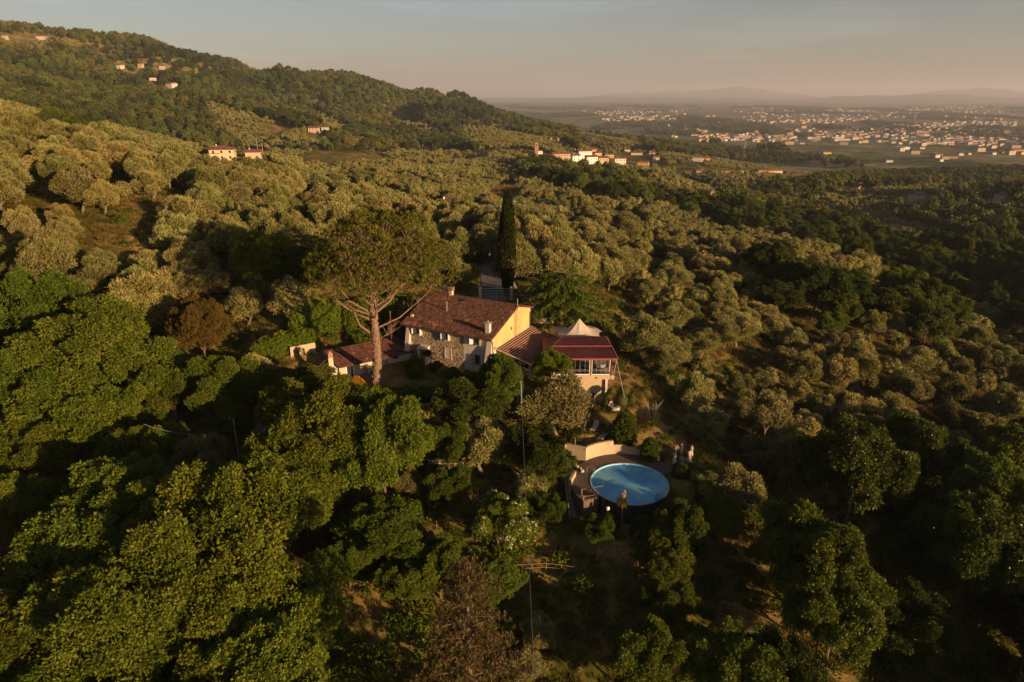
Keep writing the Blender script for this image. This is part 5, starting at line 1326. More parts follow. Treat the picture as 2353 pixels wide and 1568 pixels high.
NEAR = [
 # kind, u, v, radius, label
 ('broad', 250, 1215, 150, 'tall broadleaf tree whose lit top rises above the dark gap at far left'),
 ('broad', 110, 1400, 150, 'broadleaf tree filling the lower left corner above the slender pale trunk'),
 ('broad', 310, 1430, 165, 'large broadleaf crown second from the left along the bottom edge'),
 ('broad', 520, 1290, 150, 'broadleaf crown in the middle of the big lower left canopy'),
 ('broad', 610, 1470, 160, 'broadleaf crown at the bottom edge just left of the dark ravine'),
 ('broad', 420, 1585, 150, 'broadleaf crown cut by the bottom edge below the big canopy'),
 ('broad', 60, 1590, 130, 'broadleaf crown cut by the lower left corner'),
 ('broad', 690, 1380, 95, 'broadleaf crown on the right edge of the big lower left canopy'),
 ('broad', 640, 1140, 125, 'broadleaf crown midway between the canopy and the outbuilding'),
 ('broad', 720, 1010, 110, 'bright broadleaf crown below the outbuilding chimney'),
 ('broad', 690, 893, 60, 'bright broadleaf tree touching the left end of the outbuilding'),
 ('broad', 880, 1060, 105, 'rounded broadleaf crown below the end of the terrace wall'),
 ('broad', 880, 1190, 80, 'broadleaf crown left of the rustic fence post, below the rounded one'),
 ('broad', 60, 745, 95, 'broadleaf tree at the left edge where the olive slope begins'),
 ('broad', 200, 780, 130, 'broad spreading tree below the left olive slope'),
 ('broad', 60, 900, 100, 'broadleaf crown at the left edge above the dark gap'),
 ('broad', 170, 930, 110, 'dense broadleaf crown left of the yellow green bush'),
 ('broad', 300, 850, 105, 'broadleaf crown left of the russet tree'),
 ('broad', 80, 1020, 90, 'lit broadleaf crown directly above the dark gap at far left'),
 ('broad', 520, 900, 75, 'bright green tree with a wooden pole standing in it'),
 ('broad', 535, 975, 50, 'low bright tree under the one with the wooden pole'),
 ('lime', 345, 985, 38, 'yellow green bush glowing beside bare reddish stems'),
 ('broad', 390, 880, 70, 'mid green crown between russet tree and yellow green bush'),
 ('broad', 30, 1180, 70, 'shaded broadleaf crown inside the dark gap at far left'),
 ('olive', 470, 1090, 68, 'olive tree standing alone before the dark hollow at left'),
 ('olive', 480, 880, 45, 'grey green olive squeezed between the russet tree and the pole tree'),
 ('olive', 590, 870, 45, 'brownish olive below the ivy covered wall'),
 ('olive', 955, 965, 52, 'olive crown in front of the pale terrace wall'),
 ('olive', 1110, 1020, 68, 'dull olive crown between two glossy trees below the farmhouse'),
 ('dark', 1075, 925, 66, 'glossy dark crown right below the farmhouse front'),
 ('broad', 1150, 890, 60, 'rounded green crown against the foot of the ochre gable'),
 ('broad', 1030, 1010, 60, 'dark green crown left of the dull olive below the farmhouse'),
 ('olive', 1283, 932, 72, 'large olive crown under the pavilion floor'),
 ('olive', 1225, 930, 55, 'olive crown just right of the thick cable joint'),
 ('dark', 1232, 1030, 70, 'glossy crown between cable and garden steps'),
 ('dark', 1272, 1078, 44, 'glossy crown overhanging the stone steps'),
 ('olive', 1220, 1130, 45, 'thin olive beside the hanging cable, above the flowering elder'),
 ('broad', 1245, 1165, 45, 'small dark green tree left of the stone steps'),
 ('olive', 940, 1115, 32, 'small olive on the right shoulder of the rounded crown'),
 ('olive', 755, 1130, 42, 'ragged brownish olive in the gap between two bright crowns'),
 ('olive', 730, 1210, 30, 'small round olive in the shade left of the rustic post'),
 ('olive', 975, 1250, 34, 'small round olive in front of the rustic post'),
 ('broad', 1035, 1120, 42, 'narrow shrubby tree in the dark dell below the wire fence'),
 ('broad', 1010, 1300, 62, 'loose green crown left of the rail fence'),
 ('broad', 1110, 1350, 68, 'soft green crown under the rail fence'),
 ('broad', 920, 1340, 50, 'low green crown at the rim of the dark ravine'),
 ('broad', 800, 1290, 50, 'narrow lit crown right of the big lower left canopy'),
 ('olive', 1235, 1460, 42, 'olive right of the hanging cable near the bottom edge'),
 ('olive', 1205, 1530, 40, 'olive cut by the bottom edge at the hanging cable'),
 ('olive', 1330, 1515, 32, 'faint olive in the dark at the bottom right of the cable'),
 ('broad', 1372, 1222, 36, 'low tree in front of the pool, left of the yucca'),
 ('broad', 1560, 1215, 55, 'dark green tree right of the near pool rim'),
 ('broad', 1530, 1300, 62, 'lit upright tree below the dark one right of the pool'),
 ('broad', 1530, 1385, 50, 'lower lit crown right of the rail fence end'),
 ('broad', 1860, 1270, 115, 'large oak like crown right of the dark clearing'),
 ('broad', 1920, 1400, 100, 'large crown below the oak like one at lower right'),
 ('dark', 2070, 1420, 80, 'brownish green crown by the dirt bank at lower right'),
 ('dark', 2230, 1265, 95, 'dark green spreading crown near the right edge'),
 ('broad', 1480, 1520, 90, 'shaded broadleaf crown at the bottom edge right of the cable'),
 ('broad', 1680, 1530, 100, 'broadleaf crown at the bottom edge below the dark clearing'),
 ('dark', 1800, 1560, 80, 'dim crown cut by the bottom edge at lower right'),
 ('olive', 1690, 1420, 34, 'narrow olive leaning in the dark at lower right'),
 ('olive', 1700, 1135, 60, 'wide olive crown right of the pool and below the lawn group'),
 ('olive', 1625, 1110, 34, 'small olive added for shade between the lawn group and the wide olive crown'),  # this and the next tree added to shade the ground beside the pool
 ('broad', 1655, 1200, 52, 'green crown added for shade right below the wide olive by the pool'),
 ('olive', 562, 700, 46, 'single round olive above the laurel hedges, lit on its right'),
 ('olive', 668, 698, 48, 'olive right of the single round one, above the laurel hedge'),
 ('olive', 325, 705, 62, 'wide olive left of the grassy gap above the russet tree'),
 ('olive', 485, 650, 44, 'half shaded olive at the lower rim of the pine shadow'),
 ('olive', 420, 655, 40, 'small olive left of the half shaded one under the pine shadow'),
 ('broad', 600, 590, 66, 'dark tree wholly inside the shadow of the umbrella pine'),
 ('olive', 520, 560, 46, 'olive at the left rim of the pine shadow'),
 ('dark', 690, 620, 60, 'dark tree between the pine shadow and the pine crown'),
 ('olive', 215, 640, 52, 'olive on the lower left slope over the broad spreading tree'),
 ('olive', 110, 610, 58, 'large olive low on the left slope near the photo edge'),
]
for i, (k, u, v, r, lab) in enumerate(NEAR):
    by_sight(k, u, v, r * 1.08, 11 + i, lab)

# trees by the garden: leafy shrub in front of the porch corner
by_sight('lime', 1270, 850, 42, 3, 'bright green fig tree growing in front of the porch corner and pavilion')
by_sight('lime', 1150, 1215, 62, 5, 'yellow green elder dotted with white blossom beside the hanging cable')

def blossoms():
    t = TREES[-1][5]; rng = np.random.default_rng(8)
    me = t.children[0].data if t.children[0].name.startswith('crown') else t.children[1].data
    n = len(me.vertices); co = np.empty(n * 3, np.float32); me.vertices.foreach_get('co', co); co = co.reshape(-1, 3)
    sel = co[rng.choice(n, 500)]; r = np.linalg.norm(sel - np.array([0, 0, 8.5]), axis=1); sel = sel[np.argsort(-r)[:150]]
    PP = np.repeat(sel, 9, 0) + rng.normal(0, 0.16, (len(sel) * 9, 3)); PP[:, 2] += 0.1
    v, f = cards(PP, PP * 0 + np.array([0, 0, 0.5]), 0.22, 0.22, rng, 1.0)
    link(bpy.data.objects.new('blossom', np_mesh('blossom', v, f, M['white_petal'], rng.random(len(PP)))), t)
blossoms()
by_sight('broad', 458, 765, 74, 9, 'russet leaved tree below the left olive slope', mat=M['russet_leaf'])

# ------------------------------------------------------------------ the umbrella pine
def umbrella_pine():
    rng = random.Random(12); nr = np.random.default_rng(12)
    bx, by, bz = -17.6, 80.8, -35.1
    t = thing('umbrella_pine', 'huge umbrella pine with bare reddish trunk standing before the farmhouse', 'tree', (bx, by, bz))
    tr = MB(); tp = [(0.0, 0, -0.6), (0.25, 0, 0.4), (0.45, 0, 2.5), (0.55, 0, 5.5), (0.45, 0, 9.0), (0.4, 0, 12.5), (0.35, 0.1, 15.5), (0.3, 0.2, 18.5)]
    tr.tube(tp, [0.85, 0.66, 0.52, 0.46, 0.40, 0.34, 0.27, 0.17], 14)
    # bark plates standing proud
    for k in range(420):
        z = rng.uniform(0.2, 13.5); a = rng.uniform(0, 6.283); cx = 0.3 + 0.2 * math.sin(z / 14 * 3.1)
        r = 0.60 - 0.018 * z if z > 1.5 else 0.68; h = rng.uniform(0.12, 0.35); w = rng.uniform(0.05, 0.11)
        c, s = math.cos(a), math.sin(a); p = Vector((cx + c * r, s * r, z)); sd = Vector((-s, c, 0)) * w; o = Vector((c, s, 0)) * 0.05
        i_ = Vector((-c, -s, 0)) * 0.1; up = Vector((0, 0, h / 2))
        tr.hexa([p - sd - up + i_, p + sd - up + i_, p + sd - up + o, p - sd - up + o, p - sd + up + i_, p + sd + up + i_, p + sd + up + o * .6, p - sd + up + o * .6])
    tr.obj('trunk', M['pine_bark'], t)
    Cx, Cz, RX, RZ = 1.6, 15.6, 8.2, 6.6
    ends = []
    N_ = 46
    for i in range(N_):
        h = 8.3 + 9.3 * (i / N_) ** 0.8 + rng.uniform(-0.3, 0.3)
        a = i * 2.39996 + rng.uniform(-0.3, 0.3)
        el = math.radians(rng.uniform(32, 46) + 32 * (i / N_) ** 1.3)
        if i == 0: a, el, h = -0.15, math.radians(27), 6.3
        if i == 1: a, el, h = 0.25, math.radians(36), 7.6
        # end on the umbrella dome
        d = Vector((math.cos(a) * math.cos(el), math.sin(a) * math.cos(el), math.sin(el)))
        o = Vector((0.42, 0.05, h)); L_ = 2.0
        while True:
            p = o + d * L_
            q = ((p.x - Cx) / RX) ** 2 + (p.y / RX) ** 2 + ((p.z - Cz + 1.5) / RZ) ** 2
            if q > 0.9 or L_ > 12: break
            L_ += 0.2
        tip = o + d * L_; r0 = 0.15 * (1 - 0.45 * i / N_) * rng.uniform(0.8, 1.1)
        m1 = o.lerp(tip, 0.35) - Vector((0, 0, 0.09 * L_)); m2 = o.lerp(tip, 0.7) - Vector((0, 0, 0.07 * L_))
        mb = MB(); mb.tube([o, m1, m2, tip], [r0, r0 * 0.75, r0 * 0.45, r0 * 0.12], 6)
        ends.append(tip)
        for j in range(7):
            q = rng.uniform(0.35, 0.95); s0 = m1.lerp(m2, (q - .35) / .35) if q < 0.7 else m2.lerp(tip, (q - .7) / .3)
            yaw = rng.uniform(-0.75, 0.75); el2 = rng.uniform(0.25, 1.0)
            dd = Vector((math.cos(a + yaw) * math.cos(el2), math.sin(a + yaw) * math.cos(el2), math.sin(el2)))
            e = s0 + dd * rng.uniform(1.0, 2.6)
            mb.tube([s0, s0.lerp(e, 0.5) - Vector((0, 0, 0.1)), e], [r0 * 0.3, r0 * 0.2, 0.02], 4)
            ends.append(e)
            for jj in range(2):
                e2 = s0.lerp(e, rng.uniform(0.4, 0.8)) + Vector((rng.uniform(-1, 1), rng.uniform(-1, 1), rng.uniform(0.3, 1.2))) * 0.9
                mb.tube([s0.lerp(e, 0.45), e2], [0.035, 0.015], 4, False); ends.append(e2)
        mb.obj('branch', M['pine_bark'], t)
    # dead snag low on the left
    for a, b, c_ in (((0.0, 0, 7.0), (-1.3, -0.4, 8.3), (-1.9, -0.6, 10.3)), ((0.1, 0, 8.8), (-2.2, -0.5, 10.2), (-4.4, -0.9, 12.0)), ((0.0, 0, 9.8), (-2.4, 0, 11.3), (-4.8, 0.4, 14.6))):
        mb = MB(); mb.tube([a, b, c_], [0.15, 0.11, 0.04], 6); mb.obj('branch', M['pine_bark'], t)
    # foliage: rounded pads of needle tufts over the dome
    lob = []
    for i in range(150):
        a = i * 2.39996; q = (i + 0.5) / 150; el = math.asin(min(1, 0.02 + 0.98 * q)) if i % 5 else rng.uniform(-0.02, 0.5)
        k = rng.uniform(0.86, 1.0)
        c = (Cx + RX * math.cos(a) * math.cos(el) * k, RX * math.sin(a) * math.cos(el) * k, Cz + RZ * 0.98 * math.sin(el) * k - 1.3)
        lob.append((c, rng.uniform(0.9, 1.55)))
    for e in ends:
        if e.z > 13.2 and rng.random() < 0.5: lob.append((tuple(e), rng.uniform(0.6, 1.1)))
    P, d, k = on_lobes(lob, 8600, nr, 0.8, 0.8, 0.22)
    lv = nr.random(len(lob))[k]
    per = 9; PP = np.repeat(P, per, 0); dd = np.repeat(d, per, 0)
    v, f = cards(PP, dd * 0.7 + np.array([0, 0, 0.7]), nr.uniform(0.3, 0.5, len(PP)), 0.06, nr, 0.55)
    var = np.clip(0.18 + 0.25 * np.repeat(lv, per) + nr.normal(0.12, 0.13, len(PP)), 0, 0.9)
    # orange candles on the upper side
    up_ = P[(P[:, 2] > 14.0)]; up_ = up_[nr.random(len(up_)) < 0.5]
    v2, f2 = cards(np.repeat(up_, 2, 0), np.tile([0, 0, 1.0], (len(up_) * 2, 1)), 0.42, 0.09, nr, 0.12)
    V_, F_, A = quads_only([(v, f, var), (v2, f2, 1.0)])
    link(bpy.data.objects.new('crown', np_mesh('crown', V_, F_, M['pine_leaf'], A)), t)
umbrella_pine()

# ------------------------------------------------------------------ the tall cypress
def cypress_mesh(seed, H, R, n, leaf):
    nr = np.random.default_rng(seed)
    q = nr.random(n) ** 0.85; a = nr.uniform(0, 2 * math.pi, n)
    prof = np.sin(np.pi * np.clip(q * 0.86 + 0.11, 0, 1)) ** 0.75
    rr = R * prof * (0.82 + 0.22 * np.sin(a * 3 + q * 9) * 0.5 + 0.14 * nr.random(n))
    P = np.stack([np.cos(a) * rr, np.sin(a) * rr, 0.4 + q * (H - 0.6)], 1)
    D = np.stack([np.cos(a) * 0.35, np.sin(a) * 0.35, np.ones(n)], 1)
    v, f = cards(P, D, nr.uniform(leaf, leaf * 2, n), leaf * 0.45, nr, 0.22)
    m = MB(); m.tube([(0, 0, 0.5)] + [(0, 0, 0.4 + qq * (H - .6)) for qq in (0.1, 0.35, 0.6, 0.85)], [R * 0.5, R * 0.72, R * 0.75, R * 0.55, R * 0.2], 8)
    mv = np.array(m.v); mf = np.array([x for x in m.f if len(x) == 4])
    return quads_only([(v, f, np.clip(nr.normal(0.4, 0.22, n), 0, 1)), (mv, mf, 0.0)])
def cypress(x, y, z, H, R, seed, label, n=9000, leaf=0.28, group=None):
    t = thing('cypress_tree', label, 'cypress', (x, y, z), 0, group)
    link(bpy.data.objects.new('crown', crown_mesh('crown', cypress_mesh(seed, H, R, n, leaf), M['cypress_leaf'])), t)
    m = MB(); m.tube([(0, 0, -0.5), (0, 0, 1.2)], [R * 0.2, R * 0.15], 7); m.obj('trunk', M['bark'], t); return t
cypress(-0.75, 108.5, -31.0, 17.0, 1.35, 1, 'tall dark cypress standing by the drive behind the farmhouse', 14000)

# ------------------------------------------------------------------ the drooping cedar right of the gable
def cedar():
    rng = random.Random(6); nr = np.random.default_rng(6)
    bx, by = 7.4, 97.5; bz = ter1(bx, by) - 0.3
    t = thing('cedar_tree', 'dark drooping cedar between the ochre gable and the white tent', 'tree', (bx, by, bz))
    H = 9.5; m = MB(); m.tube([(0, 0, -.5), (0, 0, 4), (0.2, 0, H)], [0.4, 0.3, 0.06], 8); m.obj('trunk', M['bark'], t)
    P = []; D = []; m = MB()
    for i in range(60):
        h = 2.0 + 7.0 * i / 60; a = i * 2.39996; L_ = (1 - (h / (H + 2.0)) ** 1.6) * 8.2 * rng.uniform(0.8, 1.1)
        o = Vector((0.1, 0, h)); tip = o + Vector((math.cos(a) * L_, math.sin(a) * L_, rng.uniform(-0.1, 0.12) * L_)); mid = o.lerp(tip, 0.5) + Vector((0, 0, 0.10 * L_))
        m.tube([o, mid, tip], [0.11, 0.07, 0.02], 4)
        for j in range(int(L_ * 7)):
            q = rng.uniform(0.2, 1.0); c = (o.lerp(mid, q * 2) if q < 0.5 else mid.lerp(tip, q * 2 - 1))
            yaw = a + rng.choice((-1, 1)) * rng.uniform(0.5, 1.2); ln = rng.uniform(0.5, 1.7) * (1.15 - 0.6 * q)
            for s in range(11):
                w = s / 10; pos = c + Vector((math.cos(yaw) * ln * w, math.sin(yaw) * ln * w, -0.55 * ln * w * w + 0.05))
                P.append(tuple(pos)); D.append((math.cos(yaw) * 0.7, math.sin(yaw) * 0.7, -0.75))
                P.append((pos.x, pos.y, pos.z - 0.05)); D.append((math.cos(yaw + 1.2) * 0.4, math.sin(yaw + 1.2) * 0.4, -0.9))
    m.obj('branches', M['bark'], t)
    P = np.array(P) + nr.normal(0, 0.05, (len(P), 3)); D = np.array(D)
    v, f = cards(P, D, nr.uniform(0.2, 0.4, len(P)), 0.075, nr, 0.25)
    link(bpy.data.objects.new('crown', np_mesh('crown', v, f, M['broad_leaf'], np.clip(nr.normal(0.38, 0.22, len(P)), 0, 1))), t)
cedar()

# ------------------------------------------------------------------ the brown pine with candles at the bottom
def brown_pine():
    nr = np.random.default_rng(31); rng = random.Random(31)
    p = at_y(1075, 1430, 38.0); R = 5.4; bx, by = float(p[0]), float(p[1]); bz = ter1(bx, by); H = float(p[2]) + 5.4 - bz
    t = thing('young_pine', 'brownish conical pine with pale candles at the bottom edge left of the cable', 'tree', (bx, by, bz))
    m = MB(); m.tube([(0, 0, -.5), (0, 0, H * 0.6), (0, 0, H * 0.97)], [0.35, 0.2, 0.05], 8)
    tufts = []
    for i in range(90):
        q = (i + 0.5) / 90; h = H * (0.15 + 0.83 * q); L_ = R * (1 - q) ** 0.75 + 0.3; a = i * 2.39996
        tip = Vector((math.cos(a) * L_, math.sin(a) * L_, h + 0.16 * L_)); o = Vector((0, 0, h)); m.tube([o, tip], [0.07, 0.02], 4, False)
        for j in range(int(9 + L_ * 7)):
            w = rng.uniform(0.25, 1.05); c = o.lerp(tip, w) + Vector((rng.gauss(0, .38), rng.gauss(0, .38), rng.gauss(0.1, .25))); tufts.append(tuple(c))
    m.obj('trunk', M['bark'], t)
    T = np.array(tufts); per = 26; PP = np.repeat(T, per, 0); n = len(PP)
    d = nr.normal(0, 1, (n, 3)); d[:, 2] += 0.7
    v, f = cards(PP, d, nr.uniform(0.2, 0.34, n), 0.035, nr, 0.1)
    v2, f2 = cards(np.repeat(T, 2, 0), np.tile([0, 0, 1.], (len(T) * 2, 1)), 0.34, 0.07, nr, 0.1)
    sel = T[nr.random(len(T)) < 0.12]; v3, f3 = cards(np.repeat(sel, 4, 0), np.tile([0, 0, 1.], (len(sel) * 4, 1)), 0.16, 0.08, nr, 0.5)
    V_, F_, A = quads_only([(v, f, np.clip(nr.normal(0.4, 0.2, n), 0, 1)), (v2, f2, 1.0)])
    link(bpy.data.objects.new('crown', np_mesh('crown', V_, F_, M['brown_leaf'], A)), t)
    link(bpy.data.objects.new('cones', np_mesh('cones', v3, f3, M['red_petal'], nr.random(len(f3)) * 0.4)), t)
brown_pine()

# ------------------------------------------------------------------ hedges, shrubs, creepers
def leafy(name, lobes, n, mat, leaf, label, cat, per=6, spread=0.35, loc=(0, 0, 0), seed=0, var0=0.3, top=0.4, core=0.85):
    nr = np.random.default_rng(seed + 500)
    P, d, k = on_lobes(lobes, n, nr, 0.85, top, 0.08)
    PP = np.repeat(P, per, 0); dd = np.repeat(d, per, 0); off = nr.normal(0, 1, PP.shape); off /= np.linalg.norm(off, axis=1)[:, None]
    v, f = cards(PP + off * leaf * 0.4, off * 0.7 + dd * 0.5, leaf * nr.uniform(0.7, 1.2, len(PP)), leaf * 0.55, nr, 0.25)
    lv = nr.random(len(lobes))[k]
    b, bf = blob(lobes, core, 1)
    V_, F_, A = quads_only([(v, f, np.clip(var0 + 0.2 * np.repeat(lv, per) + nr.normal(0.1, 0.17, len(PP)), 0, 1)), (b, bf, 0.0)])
    o = link(bpy.data.objects.new(name, crown_mesh(name, (V_, F_, A), M[mat]))); o.location = loc
    return tag(o, label, cat)
def hedge_lobes(a, b, h, w, seed, step=0.7, peak=0.5):
    rng = random.Random(seed); a = Vector(a); b = Vector(b); L_ = (b - a).length; out = []
    n = int(L_ / step)
    side = Vector((-(b - a).y, (b - a).x, 0)).normalized()
    for i in range(n + 1):
        p = a.lerp(b, i / max(1, n)); hh = h * rng.uniform(0.85, 1.1)
        k = int(hh / 0.7)
        for j in range(k + 1):
            for s in (-1, 1):
                q = p + side * s * w * 0.4 * rng.uniform(0.6, 1.1); out.append(((q.x, q.y, q.z + hh * (j + 0.3) / (k + 0.6)), rng.uniform(0.5, 0.75)))
        out.append(((p.x, p.y, p.z + hh + 0.1), rng.uniform(0.3, peak)))
    return out
def g3(x, y, dz=0.0): return (x, y, ter1(x, y) + dz)
leafy('laurel_hedge', hedge_lobes(g3(-30.5, 90.5), g3(-25.2, 94.0), 3.6, 2.6, 1), 2600, 'lime_leaf', 0.26, 'tall bright laurel hedge between dark gap and ivy covered wall', 'hedge', seed=1, var0=0.5)
leafy('laurel_hedge', hedge_lobes(g3(-23.6, 93.6), g3(-17.6, 97.0), 3.4, 2.4, 2), 2400, 'lime_leaf', 0.26, 'tall bright laurel hedge right behind the outbuilding and the pine trunk', 'hedge', seed=2, var0=0.5)
leafy('bramble_bank', hedge_lobes(g3(-22.0, 90.0), g3(-17.0, 94.0), 1.3, 3.4, 12), 1500, 'broad_leaf', 0.2, 'rough brownish bank of brambles above the outbuilding roof', 'bush', seed=12, var0=0.4)
leafy('ivy_wall_growth', hedge_lobes(g3(-34.5, 86.4), g3(-27.6, 89.6), 2.0, 2.4, 3), 2300, 'lime_leaf', 0.22, 'sprawling ivy covering the wall left of the laurel hedge', 'ivy', seed=3, var0=0.45)
leafy('vine_hedge', hedge_lobes(g3(-19.5, 78.2, -0.6), g3(-6.0, 78.0, -0.8), 1.9, 2.6, 4), 3600, 'broad_leaf', 0.26, 'leafy vine hedge along the yard edge in front of the pine', 'hedge', seed=4, var0=0.35)
leafy('vine_hedge', hedge_lobes(g3(-23.5, 76.6, -0.4), g3(-18.6, 77.2, -0.6), 1.9, 2.6, 14), 1500, 'broad_leaf', 0.26, 'leafy vine hedge below the golden shrub left of the pine', 'hedge', seed=14, var0=0.35)
leafy('golden_shrub', [((0, 0, 0.2), 0.8), ((0.7, 0, 0.1), 0.65), ((-0.7, 0.1, 0.1), 0.65), ((0.2, 0.5, 0.25), 0.7), ((-0.2, -.4, 0.1), 0.7), ((1.1, 0, -.1), .45), ((-1.1, 0, -.1), .45)], 900, 'gold_leaf', 0.13, 'clipped golden yellow dome shrub left of the pine foot', 'bush', loc=(-20.1, 80.3, -34.9), seed=5)
for i, (x, y, r, mat, lab) in enumerate(((-7.6, 81.2, 1.0, 'lime_leaf', 'round green shrub in front of the closed lower window'), (-8.9, 82.4, 0.75, 'gold_leaf', 'yellowing shrub left of the closed lower window'),
                                         (-9.9, 83.6, 0.9, 'dark_leaf', 'dark shrub right of the farmhouse door'), (-5.7, 80.0, 1.3, 'broad_leaf', 'large pale flowered bush below the stone front'),
                                         (-13.0, 84.3, 1.2, 'broad_leaf', 'bushy climber at the corner of outbuilding and farmhouse'), (-12.6, 81.9, 1.0, 'broad_leaf', 'leafy bush in the yard right of the pine'),
                                         (-0.9, 80.6, 1.1, 'dark_leaf', 'dark bush at the foot of the right buttress'), (-1.2, 83.0 - 1.0, 0.6, 'broad_leaf', 'thin rose bush at the gable corner'),
                                         (-22.6, 80.2, 0.8, 'lime_leaf', 'small green shrub by the outbuilding front'), (-11.4, 85.9, 0.4, 'russet_leaf', 'red flowering climber on the outbuilding eave'))):
    z = ter1(x, y); dz = 1.7 if 'eave' in lab else 0.5 * r
    leafy('climber' if 'climber' in lab else 'shrub', [((0, 0, 0), r * 0.75), ((r * .5, 0, .1 * r), r * .55), ((-r * .5, .1, 0), r * .55), ((0, r * .4, .35 * r), r * .5), ((.1, -r * .4, .2 * r), r * .5)], int(420 * r + 150), mat, 0.2, lab, 'bush', loc=(x, y, z + dz), seed=20 + i)
# shrubs near the pool
def cone_bush(x, y, z, r, h, seed, label, mat='dark_leaf'):
    rng = random.Random(seed); L_ = []
    for i in range(26):
        q = (i + 0.5) / 26; a = i * 2.4; rr = r * math.sin(math.pi * (0.25 + 0.68 * q)) * 0.62
        L_.append(((math.cos(a) * rr, math.sin(a) * rr, h * q), r * rng.uniform(0.3, 0.45)))
    leafy('garden_bush', L_, 1500, mat, 0.17, label, 'bush', loc=(x, y, z), seed=seed, core=0.8, top=0.6)
cone_bush(13.7, 74.9, -40.2, 1.75, 3.7, 41, 'big upright green bush behind the stepping end of the curved wall', 'broad_leaf')
cone_bush(19.3, 68.6, -41.3, 0.9, 1.5, 43, 'low dark bush where the pool deck ends at right', 'dark_leaf')
cone_bush(16.4, 72.3, -41.0, 1.15, 2.3, 42, 'smaller round bush right of the big upright one above the pool', 'broad_leaf')

for i, (x, y, r, h, lab) in enumerate(((10.2, 61.5, 1.1, 1.7, 'dark shrub at the near pool wall beside the globe lamp'), (13.6, 60.6, 1.3, 2.0, 'dark shrub at the near pool wall right of the yucca'),
                                       (15.8, 61.4, 1.2, 2.1, 'dark shrub below the baluster gate of the pool'), (17.9, 63.2, 1.2, 2.2, 'dark shrub right of the baluster gate of the pool'))):
    cone_bush(x, y, ter1(x, y) - 0.2, r, h, 60 + i, lab, 'dark_leaf')

def topiary(x, y, z, balls, seed, label):
    t = thing('topiary_tree', label, 'topiary', (x, y, z), 0, None); nr = np.random.default_rng(seed)
    m = MB()
    for bx, by, bz, r in balls:
        m.tube([(0, 0, 0), (bx * 0.3, by * 0.3, bz * 0.5), (bx, by, bz)], [0.07, 0.05, 0.03], 6)
    m.obj('stems', M['olive_bark'], t)
    for bx, by, bz, r in balls:
        n = int(1100 * r); d = nr.normal(0, 1, (n, 3)); d /= np.linalg.norm(d, axis=1)[:, None]
        v, f = cards(d * r * 0.97, d, 0.09, 0.07, nr, 0.6); b, bf = blob([((0, 0, 0), r)], 0.96, 2)
        V_, F_, A = quads_only([(v, f, nr.random(n)), (b, bf, 0.3)])
        o = link(bpy.data.objects.new('ball', crown_mesh('ball', (V_, F_, A), M['topiary_leaf'])), t); o.location = (bx, by, bz)
topiary(12.35, 79.9, -38.6, [(-0.15, 0, 1.6, 0.5), (0.0, 0.2, 2.35, 0.55), (0.45, 0.3, 2.9, 0.55)], 1, 'topiary tree with three small clipped balls before the pavilion basement')
topiary(14.2, 80.2, -38.7, [(-0.1, 0, 1.7, 0.88), (0.25, 0.5, 2.9, 0.72), (1.25, 0.3, 1.75, 0.6)], 2, 'topiary tree with a large ball between two others, right of the pavilion')
# ------------------------------------------------------------------ where houses stand (trees keep clear of them)
VIL = [(1298, 367, 33, 9, 7.5, 0.18, 'long pinkish terrace of houses next to the church trees', 'wall_pink'), (1325, 364, 10, 9, 9, 0.2, 'narrow white house at the end of the long terrace', 'white_paint'),
       (1322, 375, 9, 8, 9, 0.2, 'tall white house in front of the narrow one in the village', 'white_paint'), (1342, 366, 17, 9, 10, 0.25, 'white three storey village house with a row of windows', 'white_paint'),
       (1354, 359, 15, 10, 9, 0.3, 'yellow village house at the back of the cluster', 'ochre_plaster'), (1358, 376, 13, 9, 8, 0.25, 'white house at the near edge of the village cluster', 'white_paint'),
       (1371, 366, 9, 8, 8, 0.4, 'pale orange house at the right end of the village cluster', 'wall_pink'), (1385, 377, 11, 10, 7.5, 0.1, 'square cream house just right of the village', 'cream_plaster'),
       (1399, 361, 13, 9, 4, 0.1, 'low red roofed house behind the square cream one', 'wall_pink'), (1425, 377, 14, 9, 7.5, -0.1, 'white twin fronted house right of the square cream one', 'white_paint'),
       (1478, 382, 15, 9, 6, -0.3, 'bright orange house on its own right of the village', 'wall_orange'), (1506, 372, 9, 9, 7, 0.1, 'small pale house beyond the bright orange one', 'cream_plaster'),
       (1440, 349, 10, 8, 4, 0.1, 'tiny cream house on the slope over the village', 'cream_plaster'), (1463, 356, 20, 9, 3.6, 0.0, 'long low cream house on the slope over the village', 'cream_plaster'),
       (1495, 356, 12, 8, 3.6, 0.5, 'low brownish house right of the long low one', 'wall_pink')]
